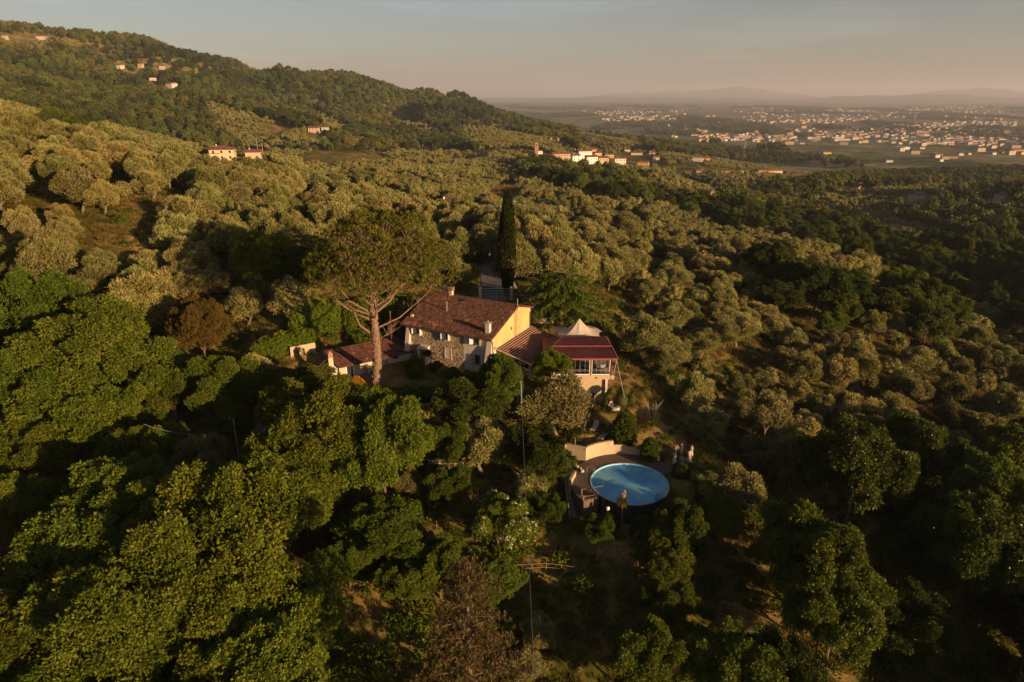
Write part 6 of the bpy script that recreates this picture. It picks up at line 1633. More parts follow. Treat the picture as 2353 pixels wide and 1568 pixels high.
FAR = [(1602, 371, 14, 'white house at the left end of the far roadside row', 'white_paint'), (1616, 372, 15, 'red orange house second in the far roadside row', 'wall_orange'), (1653, 367, 15, 'white gabled house in the far roadside row', 'white_paint'),
       (1670, 366, 13, 'cream house left of the tall pylon', 'cream_plaster'), (1693, 366, 20, 'orange pair of roofs under the tall pylon', 'wall_pink'), (1744, 366, 24, 'long pale building right of the tall pylon', 'cream_plaster'),
       (1771, 368, 13, 'white house at the right end of the far roadside row', 'white_paint'), (1605, 403, 11, 'cream house at the edge of the olive belt', 'cream_plaster'), (1669, 400, 13, 'orange pink house beside a round tree', 'wall_orange'),
       (1709, 400, 9, 'small white shed on the olive slope', 'white_paint'), (1750, 401, 12, 'pink house left of three pale ones', 'wall_pink'), (1770, 401, 15, 'yellow house amid three pale ones', 'ochre_plaster'), (1786, 401, 11, 'white house next to the yellow one', 'white_paint'),
       (1830, 411, 20, 'big white two storey house above the dark wood', 'white_paint'), (1859, 409, 13, 'pale house between the two big white ones', 'cream_plaster'), (1885, 410, 16, 'second big white house above the dark wood', 'white_paint'),
       (1904, 400, 14, 'cream house behind the second big white one', 'cream_plaster'), (1984, 404, 15, 'pale roof among trees in the valley', 'cream_plaster'), (2013, 404, 13, 'white walled house among trees in the valley', 'white_paint'),
       (1965, 433, 15, 'reddish house on top of the round hill', 'wall_pink'), (2003, 430, 19, 'long brown house on top of the round hill', 'wall_pink'), (2106, 460, 12, 'tall narrow house on the right shoulder of the round hill', 'wall_pink'),
       (2176, 414, 18, 'white house beyond the round hill', 'white_paint'), (2253, 447, 15, 'pale farmhouse above the right hand wood', 'cream_plaster'), (2275, 446, 12, 'annexe right of the pale farmhouse above the wood', 'wall_pink'),
       (2296, 462, 8, 'tiny white hut above the right hand wood', 'white_paint'), (2042, 373, 14, 'pair of white gables on the plain', 'white_paint'), (1898, 355, 20, 'yellow house on the small olive hill', 'ochre_plaster'),
       (1908, 503, 12, 'pale roofed barn by the right crest', 'cream_plaster'), (2335, 548, 16, 'dark red roofed shed at the right edge', 'wall_brick'),
       (2150, 362, 22, 'long white workshop in the hamlet on the plain', 'white_paint'), (2170, 366, 14, 'cream house below the long workshop', 'cream_plaster'), (2190, 364, 16, 'yellow block in the hamlet on the plain', 'ochre_plaster'), (2160, 371, 11, 'white cottage at the near side of the hamlet', 'white_paint'),
       (2205, 358, 12, 'small house at the far right of the hamlet', 'white_paint'), (2225, 356, 12, 'lone pale house right of the hamlet', 'cream_plaster'), (2280, 356, 16, 'white house left in the pair near the right edge', 'white_paint'), (2300, 353, 15, 'yellow house right in the pair near the right edge', 'ochre_plaster'),
       (95, 90, 26, 'pale wall and ruin on the high left hill', 'cream_plaster'), (142, 70, 24, 'villa on the crest of the high left hill', 'cream_plaster'), (275, 157, 18, 'white house on the wooded flank, farthest left', 'white_paint'),
       (325, 154, 13, 'brownish house on the wooded flank', 'wall_pink'), (373, 158, 13, 'small house right of the brownish one on the flank', 'cream_plaster'), (352, 185, 13, 'white cottage in the woods below the brownish house', 'white_paint'),
       (395, 200, 17, 'house with white gable lowest on the left flank', 'white_paint'), (713, 279, 11, 'pale cottage at the head of the side valley', 'cream_plaster'), (722, 304, 15, 'pink farmhouse at the end of the olive spur', 'wall_pink'), (748, 302, 11, 'small white house right of the pink farmhouse', 'white_paint'),
       (822, 327, 21, 'cream farmhouse under the middle wooded hill', 'cream_plaster'), (907, 194, 16, 'house on the skyline of the middle hill', 'cream_plaster'), (12, 89, 12, 'little hut at the left edge of the high hill', 'cream_plaster')]
def flat_ground(u, v):
    d = ray(u, v)
    if d[2] >= -0.008: return None
    z = -172.0
    for _ in range(4): p = d * (z / d[2]); z = ter1(p[0], p[1])
    return p
BANDS = [((1610, 322), (1990, 312), 7, 170, 'the long town by the river'), ((1930, 310), (2353, 302), 9, 204, 'the right part of the long town'), ((1650, 285), (2010, 273), 5, 119, 'the second town strip'), ((1850, 258), (2260, 247), 4, 102, 'the town on the far ridge'),
         ((2030, 292), (2353, 284), 6, 119, 'the strip beside the white sheds'), ((2120, 330), (2353, 320), 10, 119, 'the near right suburb'), ((1400, 276), (1640, 268), 6, 102, 'the scattered farms beyond the hill foot'), ((1300, 262), (1560, 256), 6, 76, 'the faint village under the distant hills'),
         ((1540, 300), (2353, 335), 22, 204, 'the fields between the towns'), ((1700, 262), (2353, 265), 14, 187, 'the far fields')]
rt = random.Random(19); cand = []
for bi, (a, b, th, n, words) in enumerate(BANDS):
    for k in range(n):
        q = rt.random(); qk = round(q * 9) / 9 if bi < 7 else q; q = q * 0.55 + qk * 0.45
        u = a[0] + (b[0] - a[0]) * q + rt.gauss(0, 8); v = a[1] + (b[1] - a[1]) * q + rt.gauss(0, th * 0.5)
        p = flat_ground(u, v)
        if p is None or np.hypot(p[0], p[1]) < 1500: continue
        cand.append((float(np.hypot(p[0], p[1])), p, bi, u))
cand.sort(key=lambda c: c[0])

SINGLE = [(514, 366, None), (492, 366, None), (584, 366, None), (977, 345, None), (1030, 470, 300), (1109, 484, 300), (1340, 478, 355), (1237, 353, None), (1273, 323, None), (1232, 361, None), (1622, 467, None), (1634, 467, None)]
HXY = []
for u, v, dd in SINGLE + [(q[0], q[1], None) for q in VIL + FAR]:
    p = at_y(u, v, dd) if dd else march(u, v, 0.0, 200)
    if p is not None: HXY.append((p[0], p[1], 9.0 if math.hypot(p[0], p[1]) < 600 else 12.0, 26.0 if math.hypot(p[0], p[1]) < 600 else 75.0))
for r_, p, bi, u in cand: HXY.append((p[0], p[1], 14.0, 60.0))
HXY = np.array(HXY)
def clear_of_houses(X, Y):
    """keeps the ground round every house free, and its view down the valley"""
    ok = np.ones(len(X), bool); rr_ = np.hypot(X, Y)
    for hx, hy, rad, fr in HXY:
        L_ = math.hypot(hx, hy); m = np.abs(rr_ - L_ + fr / 2) < fr + rad
        idx = np.where(m & ok)[0]
        if len(idx) == 0: continue
        dx = X[idx] - hx; dy = Y[idx] - hy; al = -(dx * hx + dy * hy) / L_; pe = np.abs(dx * hy - dy * hx) / L_
        ok[idx] &= ~(((dx * dx + dy * dy) < rad * rad) | ((al > 0) & (al < fr) & (pe < rad * 0.9)))
    return ok
# ------------------------------------------------------------------ land cover beyond the garden
def inpoly(U, Vv, poly):
    poly = np.array(poly, float); r = np.zeros(len(U), bool); j = len(poly) - 1
    for i in range(len(poly)):
        xi, yi = poly[i]; xj, yj = poly[j]
        c = ((yi > Vv) != (yj > Vv)) & (U < (xj - xi) * (Vv - yi) / (yj - yi + 1e-9) + xi)
        r ^= c; j = i
    return r
HILL_OLIVE = [[(470, 236), (560, 262), (640, 285), (720, 310), (790, 345), (560, 352), (500, 300)], [(870, 262), (940, 270), (1010, 300), (985, 318), (930, 300)], [(-200, 78), (110, 84), (240, 112), (60, 118), (-200, 122)],
              [(1050, 290), (1150, 300), (1290, 330), (1330, 350), (1150, 372), (1080, 345)], [(720, 255), (800, 290), (790, 315), (730, 290)], [(-300, 244), (0, 248), (240, 290), (480, 348), (430, 372), (-300, 330)]]
WOODS = [[(1190, 378), (1300, 392), (1420, 412), (1470, 445), (1560, 468), (1540, 486), (1400, 470), (1330, 450), (1230, 430), (1180, 400)],
         [(1555, 478), (1640, 462), (1760, 462), (1880, 482), (1900, 525), (1800, 528), (1700, 520), (1590, 512)],
         [(2030, 492), (2150, 462), (2260, 440), (2400, 420), (2500, 420), (2500, 590), (2353, 580), (2250, 572), (2150, 545), (2070, 520)],
         [(1950, 585), (2100, 575), (2353, 590), (2500, 590), (2500, 800), (2353, 790), (2250, 735), (2150, 690), (2060, 640), (1960, 612)],
         [(1740, 640), (1830, 650), (1880, 700), (1960, 680), (2010, 760), (1950, 810), (1850, 800), (1770, 720)],
         [(2050, 690), (2160, 700), (2200, 770), (2130, 840), (2060, 800), (2030, 740)],
         [(1830, 428), (1990, 408), (2400, 392), (2400, 418), (2100, 436), (1900, 448), (1700, 478), (1760, 440)],
         [(1480, 326), (1700, 352), (1900, 372), (1800, 380), (1620, 366), (1480, 350)], [(1620, 500), (1980, 530), (2010, 560), (1850, 560), (1640, 535)],
         [(60, 290), (150, 300), (250, 318), (200, 326), (80, 312)], [(1800, 560), (1960, 575), (2000, 600), (1880, 600)]]
CLEAR = [[(-200, 1070), (180, 1070), (240, 1130), (190, 1260), (60, 1330), (-200, 1330)], [(430, 1120), (580, 1130), (560, 1230), (400, 1200)], [(740, 1250), (900, 1230), (960, 1360), (980, 1568), (760, 1700), (770, 1400)], [(560, 910), (660, 900), (650, 1000), (560, 1020)],
         [(230, 1010), (350, 1030), (340, 1080), (220, 1080)],[(690, 360), (880, 356), (900, 372), (760, 392), (690, 385)], [(1110, 452), (1165, 420), (1185, 425), (1210, 470), (1250, 490), (1120, 470)],
         [(1290, 870), (1470, 830), (1560, 1000), (1640, 1080), (1620, 1160), (1560, 1230), (1280, 1240), (1240, 1100)],
         [(700, 690), (1240, 670), (1420, 700), (1440, 900), (1300, 1240), (1180, 1240), (1000, 1000), (560, 900), (520, 800), (600, 740)],
         [(1200, 515), (1290, 515), (1290, 556), (1200, 556)], [(1118, 595), (1168, 585), (1172, 665), (1112, 665)],
         [(1340, 380 - 25), (1500, 360), (1500, 395), (1350, 390)],
         [(1230, 1180), (1520, 1240), (1560, 1420), (1640, 1300), (1840, 1250), (1840, 1500), (1500, 1480), (1250, 1568), (1230, 1300)],
         [(480, 345), (610, 345), (620, 372), (500, 368)], 
         [(2150, 1320), (2250, 1450), (2353, 1568), (2200, 1568)]]
TRK = np.array([(t[1], t[2], t[4]) for t in TREES])

def free(X, Y, rad):
    ok = np.ones(len(X), bool)
    for x, y, R in TRK: ok &= (X - x) ** 2 + (Y - y) ** 2 > (R * 0.8 + rad) ** 2
    # the evening sun reaches the terrace, the guests and the pavilion through a gap in the trees
    for px, py, reach in ((12.5, 73.2, 40), (10, 75, 40), (20, 72, 10), (11, 81.6, 40)):
        al = (X - px) * 0.763 - (Y - py) * 0.646; pe = np.abs((X - px) * 0.646 + (Y - py) * 0.763)
        ok &= ~((al > 0) & (al < reach) & (pe < rad * 1.7 + 0.8))
    return ok

def classify(X, Y, Z):
    q = proj(np.stack([X, Y, Z], 1)); U, Vv = q[:, 0], q[:, 1]; r = np.hypot(X, Y)
    cls = np.full(len(X), 1)                                    # 1 olive 2 wood 0 none
    hill = (U < 1330) & (Vv < 352) & (r > 640)
    cls[hill] = 2
    for p in HILL_OLIVE: cls[inpoly(U, Vv, p)] = 1
    for p in WOODS: cls[inpoly(U, Vv, p)] = 2
    left_near = (U < 760) & (Vv > 735) ; cls[left_near] = 2
    cls[(U < 1250) & (Vv > 1000)] = 2
    cls[(U > 1500) & (Vv > 1180)] = 2
    for p in CLEAR: cls[inpoly(U, Vv, p)] = 0
    cls[(U > 650) & (U < 1450) & (Vv > 690) & (r < 130)] = 0
    # nothing planted out of frame but unseen trees added to shade the lower right
    offside = (X > 0) & (r < 150) & ((U > 2850) | (Vv > 2000) | (q[:, 2] < 1)); cls[(U < -500) | (U > 2850) | (Vv > 2000)] = 0; cls[offside & (X > 22)] = 2
    # occasional clearings
    cls[(cls > 0) & (r > 180) & ~clear_of_houses(X, Y)] = 0
    nz = fbm(X / 60, Y / 60, 91, 3)
    cls[(cls == 1) & (nz > 0.24) & (r > 240)] = 0
    return cls, U, Vv, r

def grid(sp, r0, r1, jit, seed, ang=0.0):
    R = r1 * 1.05; n = int(R / sp) + 2
    i, j = np.meshgrid(np.arange(-n, n), np.arange(-n if r0 < 60 else -3, n))
    rs = np.random.default_rng(seed)
    k_ = 1.25 if (sp < 7 and r0 > 200) else 1.0      # rows stand farther apart than the trees in them
    a = (i + rs.uniform(-jit, jit, i.shape)) * sp / k_ * 1.05; b = (j + rs.uniform(-jit, jit, i.shape)) * sp * k_
    X = a * math.cos(ang) - b * math.sin(ang); Y = a * math.sin(ang) + b * math.cos(ang)
    X = X.ravel(); Y = Y.ravel(); r = np.hypot(X, Y); m = (r > r0) & (r <= r1) & (Y > 5) & (np.abs(np.arctan2(X, Y)) < 0.76) | (r > r0) & (r <= r1) & (r < 150) & (Y > -60) & (X > 0)
    return X[m], Y[m]

def pts(sp, r0, r1, jit, seed, ang=0.0):
    X, Y = grid(sp, r0, r1, jit, seed, ang); Z = terr(X, Y); cls, U, Vv, r = classify(X, Y, Z); return X, Y, Z, cls, U, Vv, r

OL = []; WD = []
for sp, r0, r1, jit, seed, ang in ((5.7, 30, 235, 0.36, 1, 0.3), (6.0, 235, 620, 0.16, 2, 0.2), (6.8, 620, 1200, 0.14, 3, 0.45), (8.5, 1200, 2300, 0.16, 4, 0.1)):
    X, Y, Z, cls, U, Vv, r = pts(sp, r0, r1, jit, seed, ang)
    m = cls == 1
    if r0 < 100: m &= free(X, Y, 1.6)
    # thinner planting on the open slope right of the pool
    rs = np.random.default_rng(seed + 40)
    if r0 < 100: m &= (rs.random(len(X)) < np.where(U < 1300, 0.74, 0.97)) & ~((U < 700) & (fbm(X / 12, Y / 12, 27, 2) > 0.34))
    if r0 < 100: m &= ~((U > 1560) & (Vv > 560) & (Vv < 1000) & (fbm(X / 14, Y / 14, 17, 2) > 0.46))
    if r1 > 1300: m &= (Z > -120)
    m &= ~(inpoly(U, Vv, [(680, 358), (1000, 368), (1010, 452), (880, 430), (700, 402)]) & (rs.random(len(X)) < 0.45))
    OL.append(np.stack([X, Y, Z, rs.uniform(0.62, 1.3, len(X)) * np.where((U > 1480) & (Vv > 540) & (r < 235), 0.78, 1.0)], 1)[m])
for sp, r0, r1, jit, seed in ((7.6, 30, 235, 0.4, 11), (8.6, 235, 620, 0.42, 12), (9.5, 620, 1500, 0.45, 13), (12.5, 1500, 2500, 0.45, 14)):
    X, Y, Z, cls, U, Vv, r = pts(sp, r0, r1, jit, seed)
    m = cls == 2
    if r0 < 100: m &= free(X, Y, 2.6) & (r > 62)
    rs = np.random.default_rng(seed + 40)
    WD.append(np.stack([X, Y, Z, rs.uniform(0.62, 1.3, len(X)) * (1.0 if r0 < 1500 else 1.25)], 1)[m])
# plain: copses and hedgerows
X, Y = grid(19, 1500, 11000, 0.5, 21)
Z = terr(X, Y); q = proj(np.stack([X, Y, Z], 1))
wn_ = fbm(X / 330, Y / 900, 71, 4) + 0.35 * fbm(X / 1500, Y / 700, 72, 3)
m = ((q[:, 0] > 1200) | (np.hypot(X, Y) > 3500)) & (Z < -112) & (wn_ > 0.30) & (q[:, 0] > 950) & clear_of_houses(X, Y)
PL = np.stack([X, Y, Z, np.random.default_rng(5).uniform(0.9, 1.9, len(X))], 1)[m]
OL = np.concatenate(OL); WD = np.concatenate(WD)
print('olives', len(OL), 'wood', len(WD), 'plain', len(PL))

# ---- the 300 largest-looking olives and woodland trees become things of their own
LM = [ # landmarks used in the labels: u, v, words
 (1168, 560, 'the tall cypress'), (760, 560, 'the umbrella pine crown'), (600, 590, 'the dark shadow of the pine'), (515, 353, 'the cream farmhouse at upper left'), (585, 357, 'the pink house'),
 (460, 770, 'the russet tree'), (660, 760, 'the laurel hedge'), (1215, 530, 'the guests on the drive'), (1030, 455, 'the white gabled house'), (1110, 467, 'the yellow house with grey roof panel'),
 (1335, 465, 'the house with two small cypresses'), (1290, 690, 'the drooping cedar'), (1330, 760, 'the white tent'), (1420, 900, 'the topiary balls'), (1560, 1040, 'the guests on the lawn'),
 (1530, 1110, 'the right rim of the pool'), (0, 300, 'the left end of the near crest'), (0, 480, 'the left edge of the photo, a third down'), (0, 640, 'the lower left end of the olive slope'), (320, 590, 'the bare grass patch on the left slope'),
 (1720, 620, 'the pale reed patch on the right slope'), (1700, 800, 'the grassy gap on the right slope'), (1840, 700, 'the dark wood on the right slope'), (2353, 640, 'the right edge below the big wood'), (2353, 900, 'the right edge, halfway down'),
 (2000, 950, 'the shaded hollow at right'), (2200, 1150, 'the lower right hillside'), (1750, 1000, 'the slope right of the guests'), (1750, 560, 'the wood beyond the right crest'), (1500, 560, 'the sunlit crest right of the cypress'),
 (1400, 620, 'the thick olives right of the cypress'), (1550, 850, 'the slope above the topiary'), (2150, 620, 'the valley wood at right'), (300, 420, 'the large olives of the left crest'), (1900, 1250, 'the oak like crown at lower right'),
 (150, 800, 'the broad tree below the olive slope'), (300, 1000, 'the yellow green bush'), (1950, 540, 'the pale olive belt at right'), (2200, 520, 'the right hand wood'), (2150, 700, 'the dark combe at right'), (1700, 505, 'the twin brick towers'), (850, 440, 'the olive rows of the middle'), (550, 430, 'the crest below the cream farmhouse')]
ORD = ['nearest', 'second nearest', 'third nearest', 'fourth nearest', 'fifth nearest', 'sixth nearest', 'seventh nearest', 'eighth nearest', 'ninth nearest', 'tenth nearest', 'eleventh nearest', 'twelfth nearest', 'thirteenth nearest', 'fourteenth nearest', 'fifteenth nearest', 'sixteenth nearest', 'seventeenth nearest', 'eighteenth nearest', 'nineteenth nearest', 'twentieth nearest'] + ['twenty-%s nearest' % w for w in ('first', 'second', 'third', 'fourth', 'fifth', 'sixth', 'seventh', 'eighth', 'ninth')] + ['thirtieth nearest', 'thirty-first nearest', 'thirty-second nearest', 'thirty-third nearest', 'thirty-fourth nearest']
def pick(A, cap, height):
    q = proj(np.stack([A[:, 0], A[:, 1], A[:, 2] + height * 0.6], 1))
    vis = (q[:, 0] > -30) & (q[:, 0] < 2383) & (q[:, 1] < 1600) & (q[:, 2] > 0)
    size = np.where(vis, A[:, 3] / q[:, 2], 0)
    idx = np.argsort(-size)[:cap]
    return idx[size[idx] > 0], q
def place_individuals(A, cap, height, kind, what, base_r):
    idx, q = pick(A, cap, height)
    groups = {}
    for i in idx:
        d = [((q[i, 0] - l[0]) ** 2 + (2 * (q[i, 1] - l[1])) ** 2) for l in LM]; k = int(np.argmin(d))
        du = q[i, 0] - LM[k][0]; dv = 2 * (q[i, 1] - LM[k][1])
        side = ('right of' if du > 0 else 'left of') if abs(du) > abs(dv) else ('below' if dv > 0 else 'above')
        groups.setdefault((k, side), []).append((d[k], i))
    for (k, side), lst in groups.items():
        lst.sort()
        for n, (dd, i) in enumerate(lst):
            lab = '%s, %s %s %s' % (what, ORD[min(n, 33)], side, LM[k][2]); grp = None
            near_c = A[i, 3] * (4.4 if base_r == 6.0 else 3.25)
            kk = kind if kind == 'olive' else ('dark' if hash2(int(i), 3, 5) < 0.5 else 'broad')
            put_tree(kk, A[i, 0], A[i, 1], A[i, 2] - 0.1, near_c, int(i) + 1000, lab, group='%ss round %s' % (what, LM[k][2]))
    rest = np.ones(len(A), bool); rest[idx] = False
    return A[rest]
n_near_ol = sum(1 for t in TREES if t[0] == 'olive'); n_near_b = len(TREES) - n_near_ol
OL = place_individuals(OL, 300 - n_near_ol, 4.0, 'olive', 'olive tree', 3.0)
WD = place_individuals(WD, 300 - n_near_b, 8.0, 'wood', 'leafy green tree', 6.0)

# ---- the rest grows as groves
def source(name, me):
    o = bpy.data.objects.new(name, me); return o
def low_crown(seed, R, zc, flat, nl, n, leaf, core=0.92, low=-0.6, wl=0.6):
    rng = np.random.default_rng(seed)
    L_ = crown_lobes(rng, R, zc, flat, nl, (0.3, 0.5), low)
    P, d, k = on_lobes(L_, n, rng, 0.8, 0.5, 0)
    lv = rng.random(len(L_))[k]
    v, f = cards(P, d * 0.6 + np.array([0, 0, 0.5]), leaf * rng.uniform(0.7, 1.3, len(P)), leaf * wl, rng, 0.7)
    b, bf = blob(L_, core, 1)
    m = MB(); m.tube([(0, 0, -0.5), (0, 0, zc)], [R * 0.08, R * 0.05], 4, False)
    return quads_only([(v, f, np.clip(0.25 + 0.3 * lv + rng.normal(0.15, 0.18, len(P)), 0, 1)), (b, bf, np.full(len(bf), 0.25)), (np.array(m.v), np.array(m.f), 0.1)])

def grove(name, A, srcs, label, cat, seed, pick_p=None, kind='stuff'):
    rs = np.random.default_rng(seed); n = len(A)
    me = bpy.data.meshes.new(name); me.vertices.add(n); me.vertices.foreach_set('co', A[:, :3].astype(np.float32).ravel())
    for nm, arr, ty in (('scl', A[:, 3], 'FLOAT'), ('rot', rs.uniform(0, 6.283, n), 'FLOAT'), ('idx', rs.choice(len(srcs), n, p=pick_p), 'INT')):
        a = me.attributes.new(nm, ty, 'POINT'); a.data.foreach_set('value', arr.astype(np.int32 if ty == 'INT' else np.float32))
    o = link(bpy.data.objects.new(name, me)); tag(o, label, cat, kind=kind)
    ng = bpy.data.node_groups.new(name + '_nodes', 'GeometryNodeTree')
    ng.interface.new_socket('Geometry', in_out='INPUT', socket_type='NodeSocketGeometry'); ng.interface.new_socket('Geometry', in_out='OUTPUT', socket_type='NodeSocketGeometry')
    N = ng.nodes.new; L = ng.links.new
    gi = N('NodeGroupInput'); go = N('NodeGroupOutput'); iop = N('GeometryNodeInstanceOnPoints'); mp = N('GeometryNodeMeshToPoints')
    L(gi.outputs[0], mp.inputs[0]); L(mp.outputs[0], iop.inputs['Points'])
    g2i = N('GeometryNodeGeometryToInstance')
    for s in srcs[::-1]:
        oi = N('GeometryNodeObjectInfo'); oi.inputs['Object'].default_value = s; L(oi.outputs['Geometry'], g2i.inputs[0])
    L(g2i.outputs[0], iop.inputs['Instance']); iop.inputs['Pick Instance'].default_value = True
    def attr(nm, ty):
        a = N('GeometryNodeInputNamedAttribute'); a.data_type = ty; a.inputs['Name'].default_value = nm; return a.outputs['Attribute']
    L(attr('idx', 'INT'), iop.inputs['Instance Index'])
    cx = N('ShaderNodeCombineXYZ'); L(attr('rot', 'FLOAT'), cx.inputs[2]); er = N('FunctionNodeEulerToRotation'); L(cx.outputs[0], er.inputs[0]); L(er.outputs[0], iop.inputs['Rotation'])
    c2 = N('ShaderNodeCombineXYZ'); s_ = attr('scl', 'FLOAT')
    for k in range(3): L(s_, c2.inputs[k])
    L(c2.outputs[0], iop.inputs['Scale']); L(iop.outputs[0], go.inputs[0])
    md = o.modifiers.new('nodes', 'NODES'); md.node_group = ng
    return o

def by_range(A, r0, r1):
    r = np.hypot(A[:, 0], A[:, 1]); return A[(r >= r0) & (r < r1)]
OLM = [source('olive_mid', crown_mesh('olive_mid', low_crown(600 + i, 3.0, 3.1, 0.85, 11, 1500, 0.34, 0.8), M['olive_leaf'])) for i in range(3)]
OLF = [source('olive_far', crown_mesh('olive_far', low_crown(620 + i, 2.9, 2.9, 0.85, 6, 260, 0.6, 0.85), M['olive_leaf'])) for i in range(3)]
WDM = [source('wood_mid', crown_mesh('wood_mid', low_crown(640 + i, 4.8, 6.6, 0.95, 16, 1900, 0.6, 0.85), M['wood_leaf'])) for i in range(3)]
WDF = [source('wood_far', crown_mesh('wood_far', low_crown(660 + i, 5.0, 6.6, 1.05, 8, 340, 1.1, 0.85), M['wood_leaf'])) for i in range(4)]
# one object for each kind: near and far trees share it through the index of the model
def lod(A, r_mid, nm_, nf, seed):
    return A
def grove2(name, A, mids, fars, rm, label, cat, seed):
    r = np.hypot(A[:, 0], A[:, 1]); rs = np.random.default_rng(seed)
    o = grove(name, A, mids + fars, label, cat, seed)
    idx = np.where(r < rm, rs.integers(0, len(mids), len(A)), len(mids) + rs.integers(0, len(fars), len(A))).astype(np.int32)
    o.data.attributes['idx'].data.foreach_set('value', idx)
    return o
grove2('olive_grove', OL, OLM, OLF, 420, 'olive groves covering the middle distance and far slopes', 'olive grove', 1)
grove2('woodland', np.concatenate([WD, PL]), WDM, WDF, 480, 'dark woodland over the hills and valleys', 'woodland', 2)

# ---- grass and scrub on the near slopes
def tuft(seed, n, h, mat, w=0.05, r=0.5):
    rng = np.random.default_rng(seed); a = rng.uniform(0, 6.283, n); q = np.sqrt(rng.random(n)) * r
    P = np.stack([np.cos(a) * q, np.sin(a) * q, np.zeros(n)], 1); D = np.stack([np.cos(a) * .3, np.sin(a) * .3, np.ones(n)], 1)
    v, f = cards(P, D, h * rng.uniform(0.5, 1.2, n), w, rng, 0.25); return crown_mesh('tuft', (v, f, np.clip(rng.normal(0.5, 0.25, n), 0, 1)), mat)
def scrub(seed, n, r, mat):
    rng = np.random.default_rng(seed); L_ = [((rng.uniform(-1, 1) * r * .6, rng.uniform(-1, 1) * r * .6, rng.uniform(0.1, 0.5) * r), r * rng.uniform(.35, .6)) for _ in range(5)]
    P, d, k = on_lobes(L_, n, rng, 0.8, 0.5, 0.1); v, f = cards(P, d, 0.2, 0.1, rng, 0.5); return crown_mesh('scrub', (v, f, np.clip(rng.normal(0.45, 0.22, len(P)), 0, 1)), mat)
X, Y = grid(1.25, 26, 190, 0.5, 31); Z = terr(X, Y)
q = proj(np.stack([X, Y, Z], 1))
built = (np.hypot(X - PX, Y - PY) < 7.2) | ((X > -24) & (X < 6) & (Y > 79.2) & (Y < 92)) | ((X > 5) & (X < 13.5) & (Y > 81) & (Y < 97)) | ((np.abs(X + 3) < 4) & (Y > 98) & (Y < 160))
m = ~built & (q[:, 0] > -100) & (q[:, 0] < 2450) & (q[:, 1] < 1650)
X, Y, Z = X[m], Y[m], Z[m]; dryness = fbm(X * 0.09, Y * 0.09, 61, 4)
A = np.stack([X, Y, Z - 0.03, np.random.default_rng(3).uniform(0.6, 1.5, len(X))], 1)
gs = [source('tuft', tuft(1, 90, 0.5, M['grass_blade'])), source('tuft', tuft(2, 70, 0.6, M['grass_blade'])), source('tuft', tuft(3, 80, 0.6, M['grass_dry'])), source('scrub', scrub(4, 260, 0.8, M['broad_leaf']))]
o = grove('grass', A, gs, 'long grass and weeds on the slopes between the olives', 'grass', 7)
rs = np.random.default_rng(9); q_u = proj(A[:, :3])[:, 0]; idx = np.where(dryness > np.where(q_u > 1450, -0.1, 0.12), 2, rs.integers(0, 2, len(A))); low_ = proj(A[:, :3])[:, 1] > 1150
idx = np.where(rs.random(len(A)) < np.where(low_, 0.34, 0.07), 3, idx); A[:, 3] *= np.where((idx == 3) & low_, 1.5, 1.0); o.data.attributes['scl'].data.foreach_set('value', A[:, 3].astype(np.float32))
o.data.attributes['idx'].data.foreach_set('value', idx.astype(np.int32))
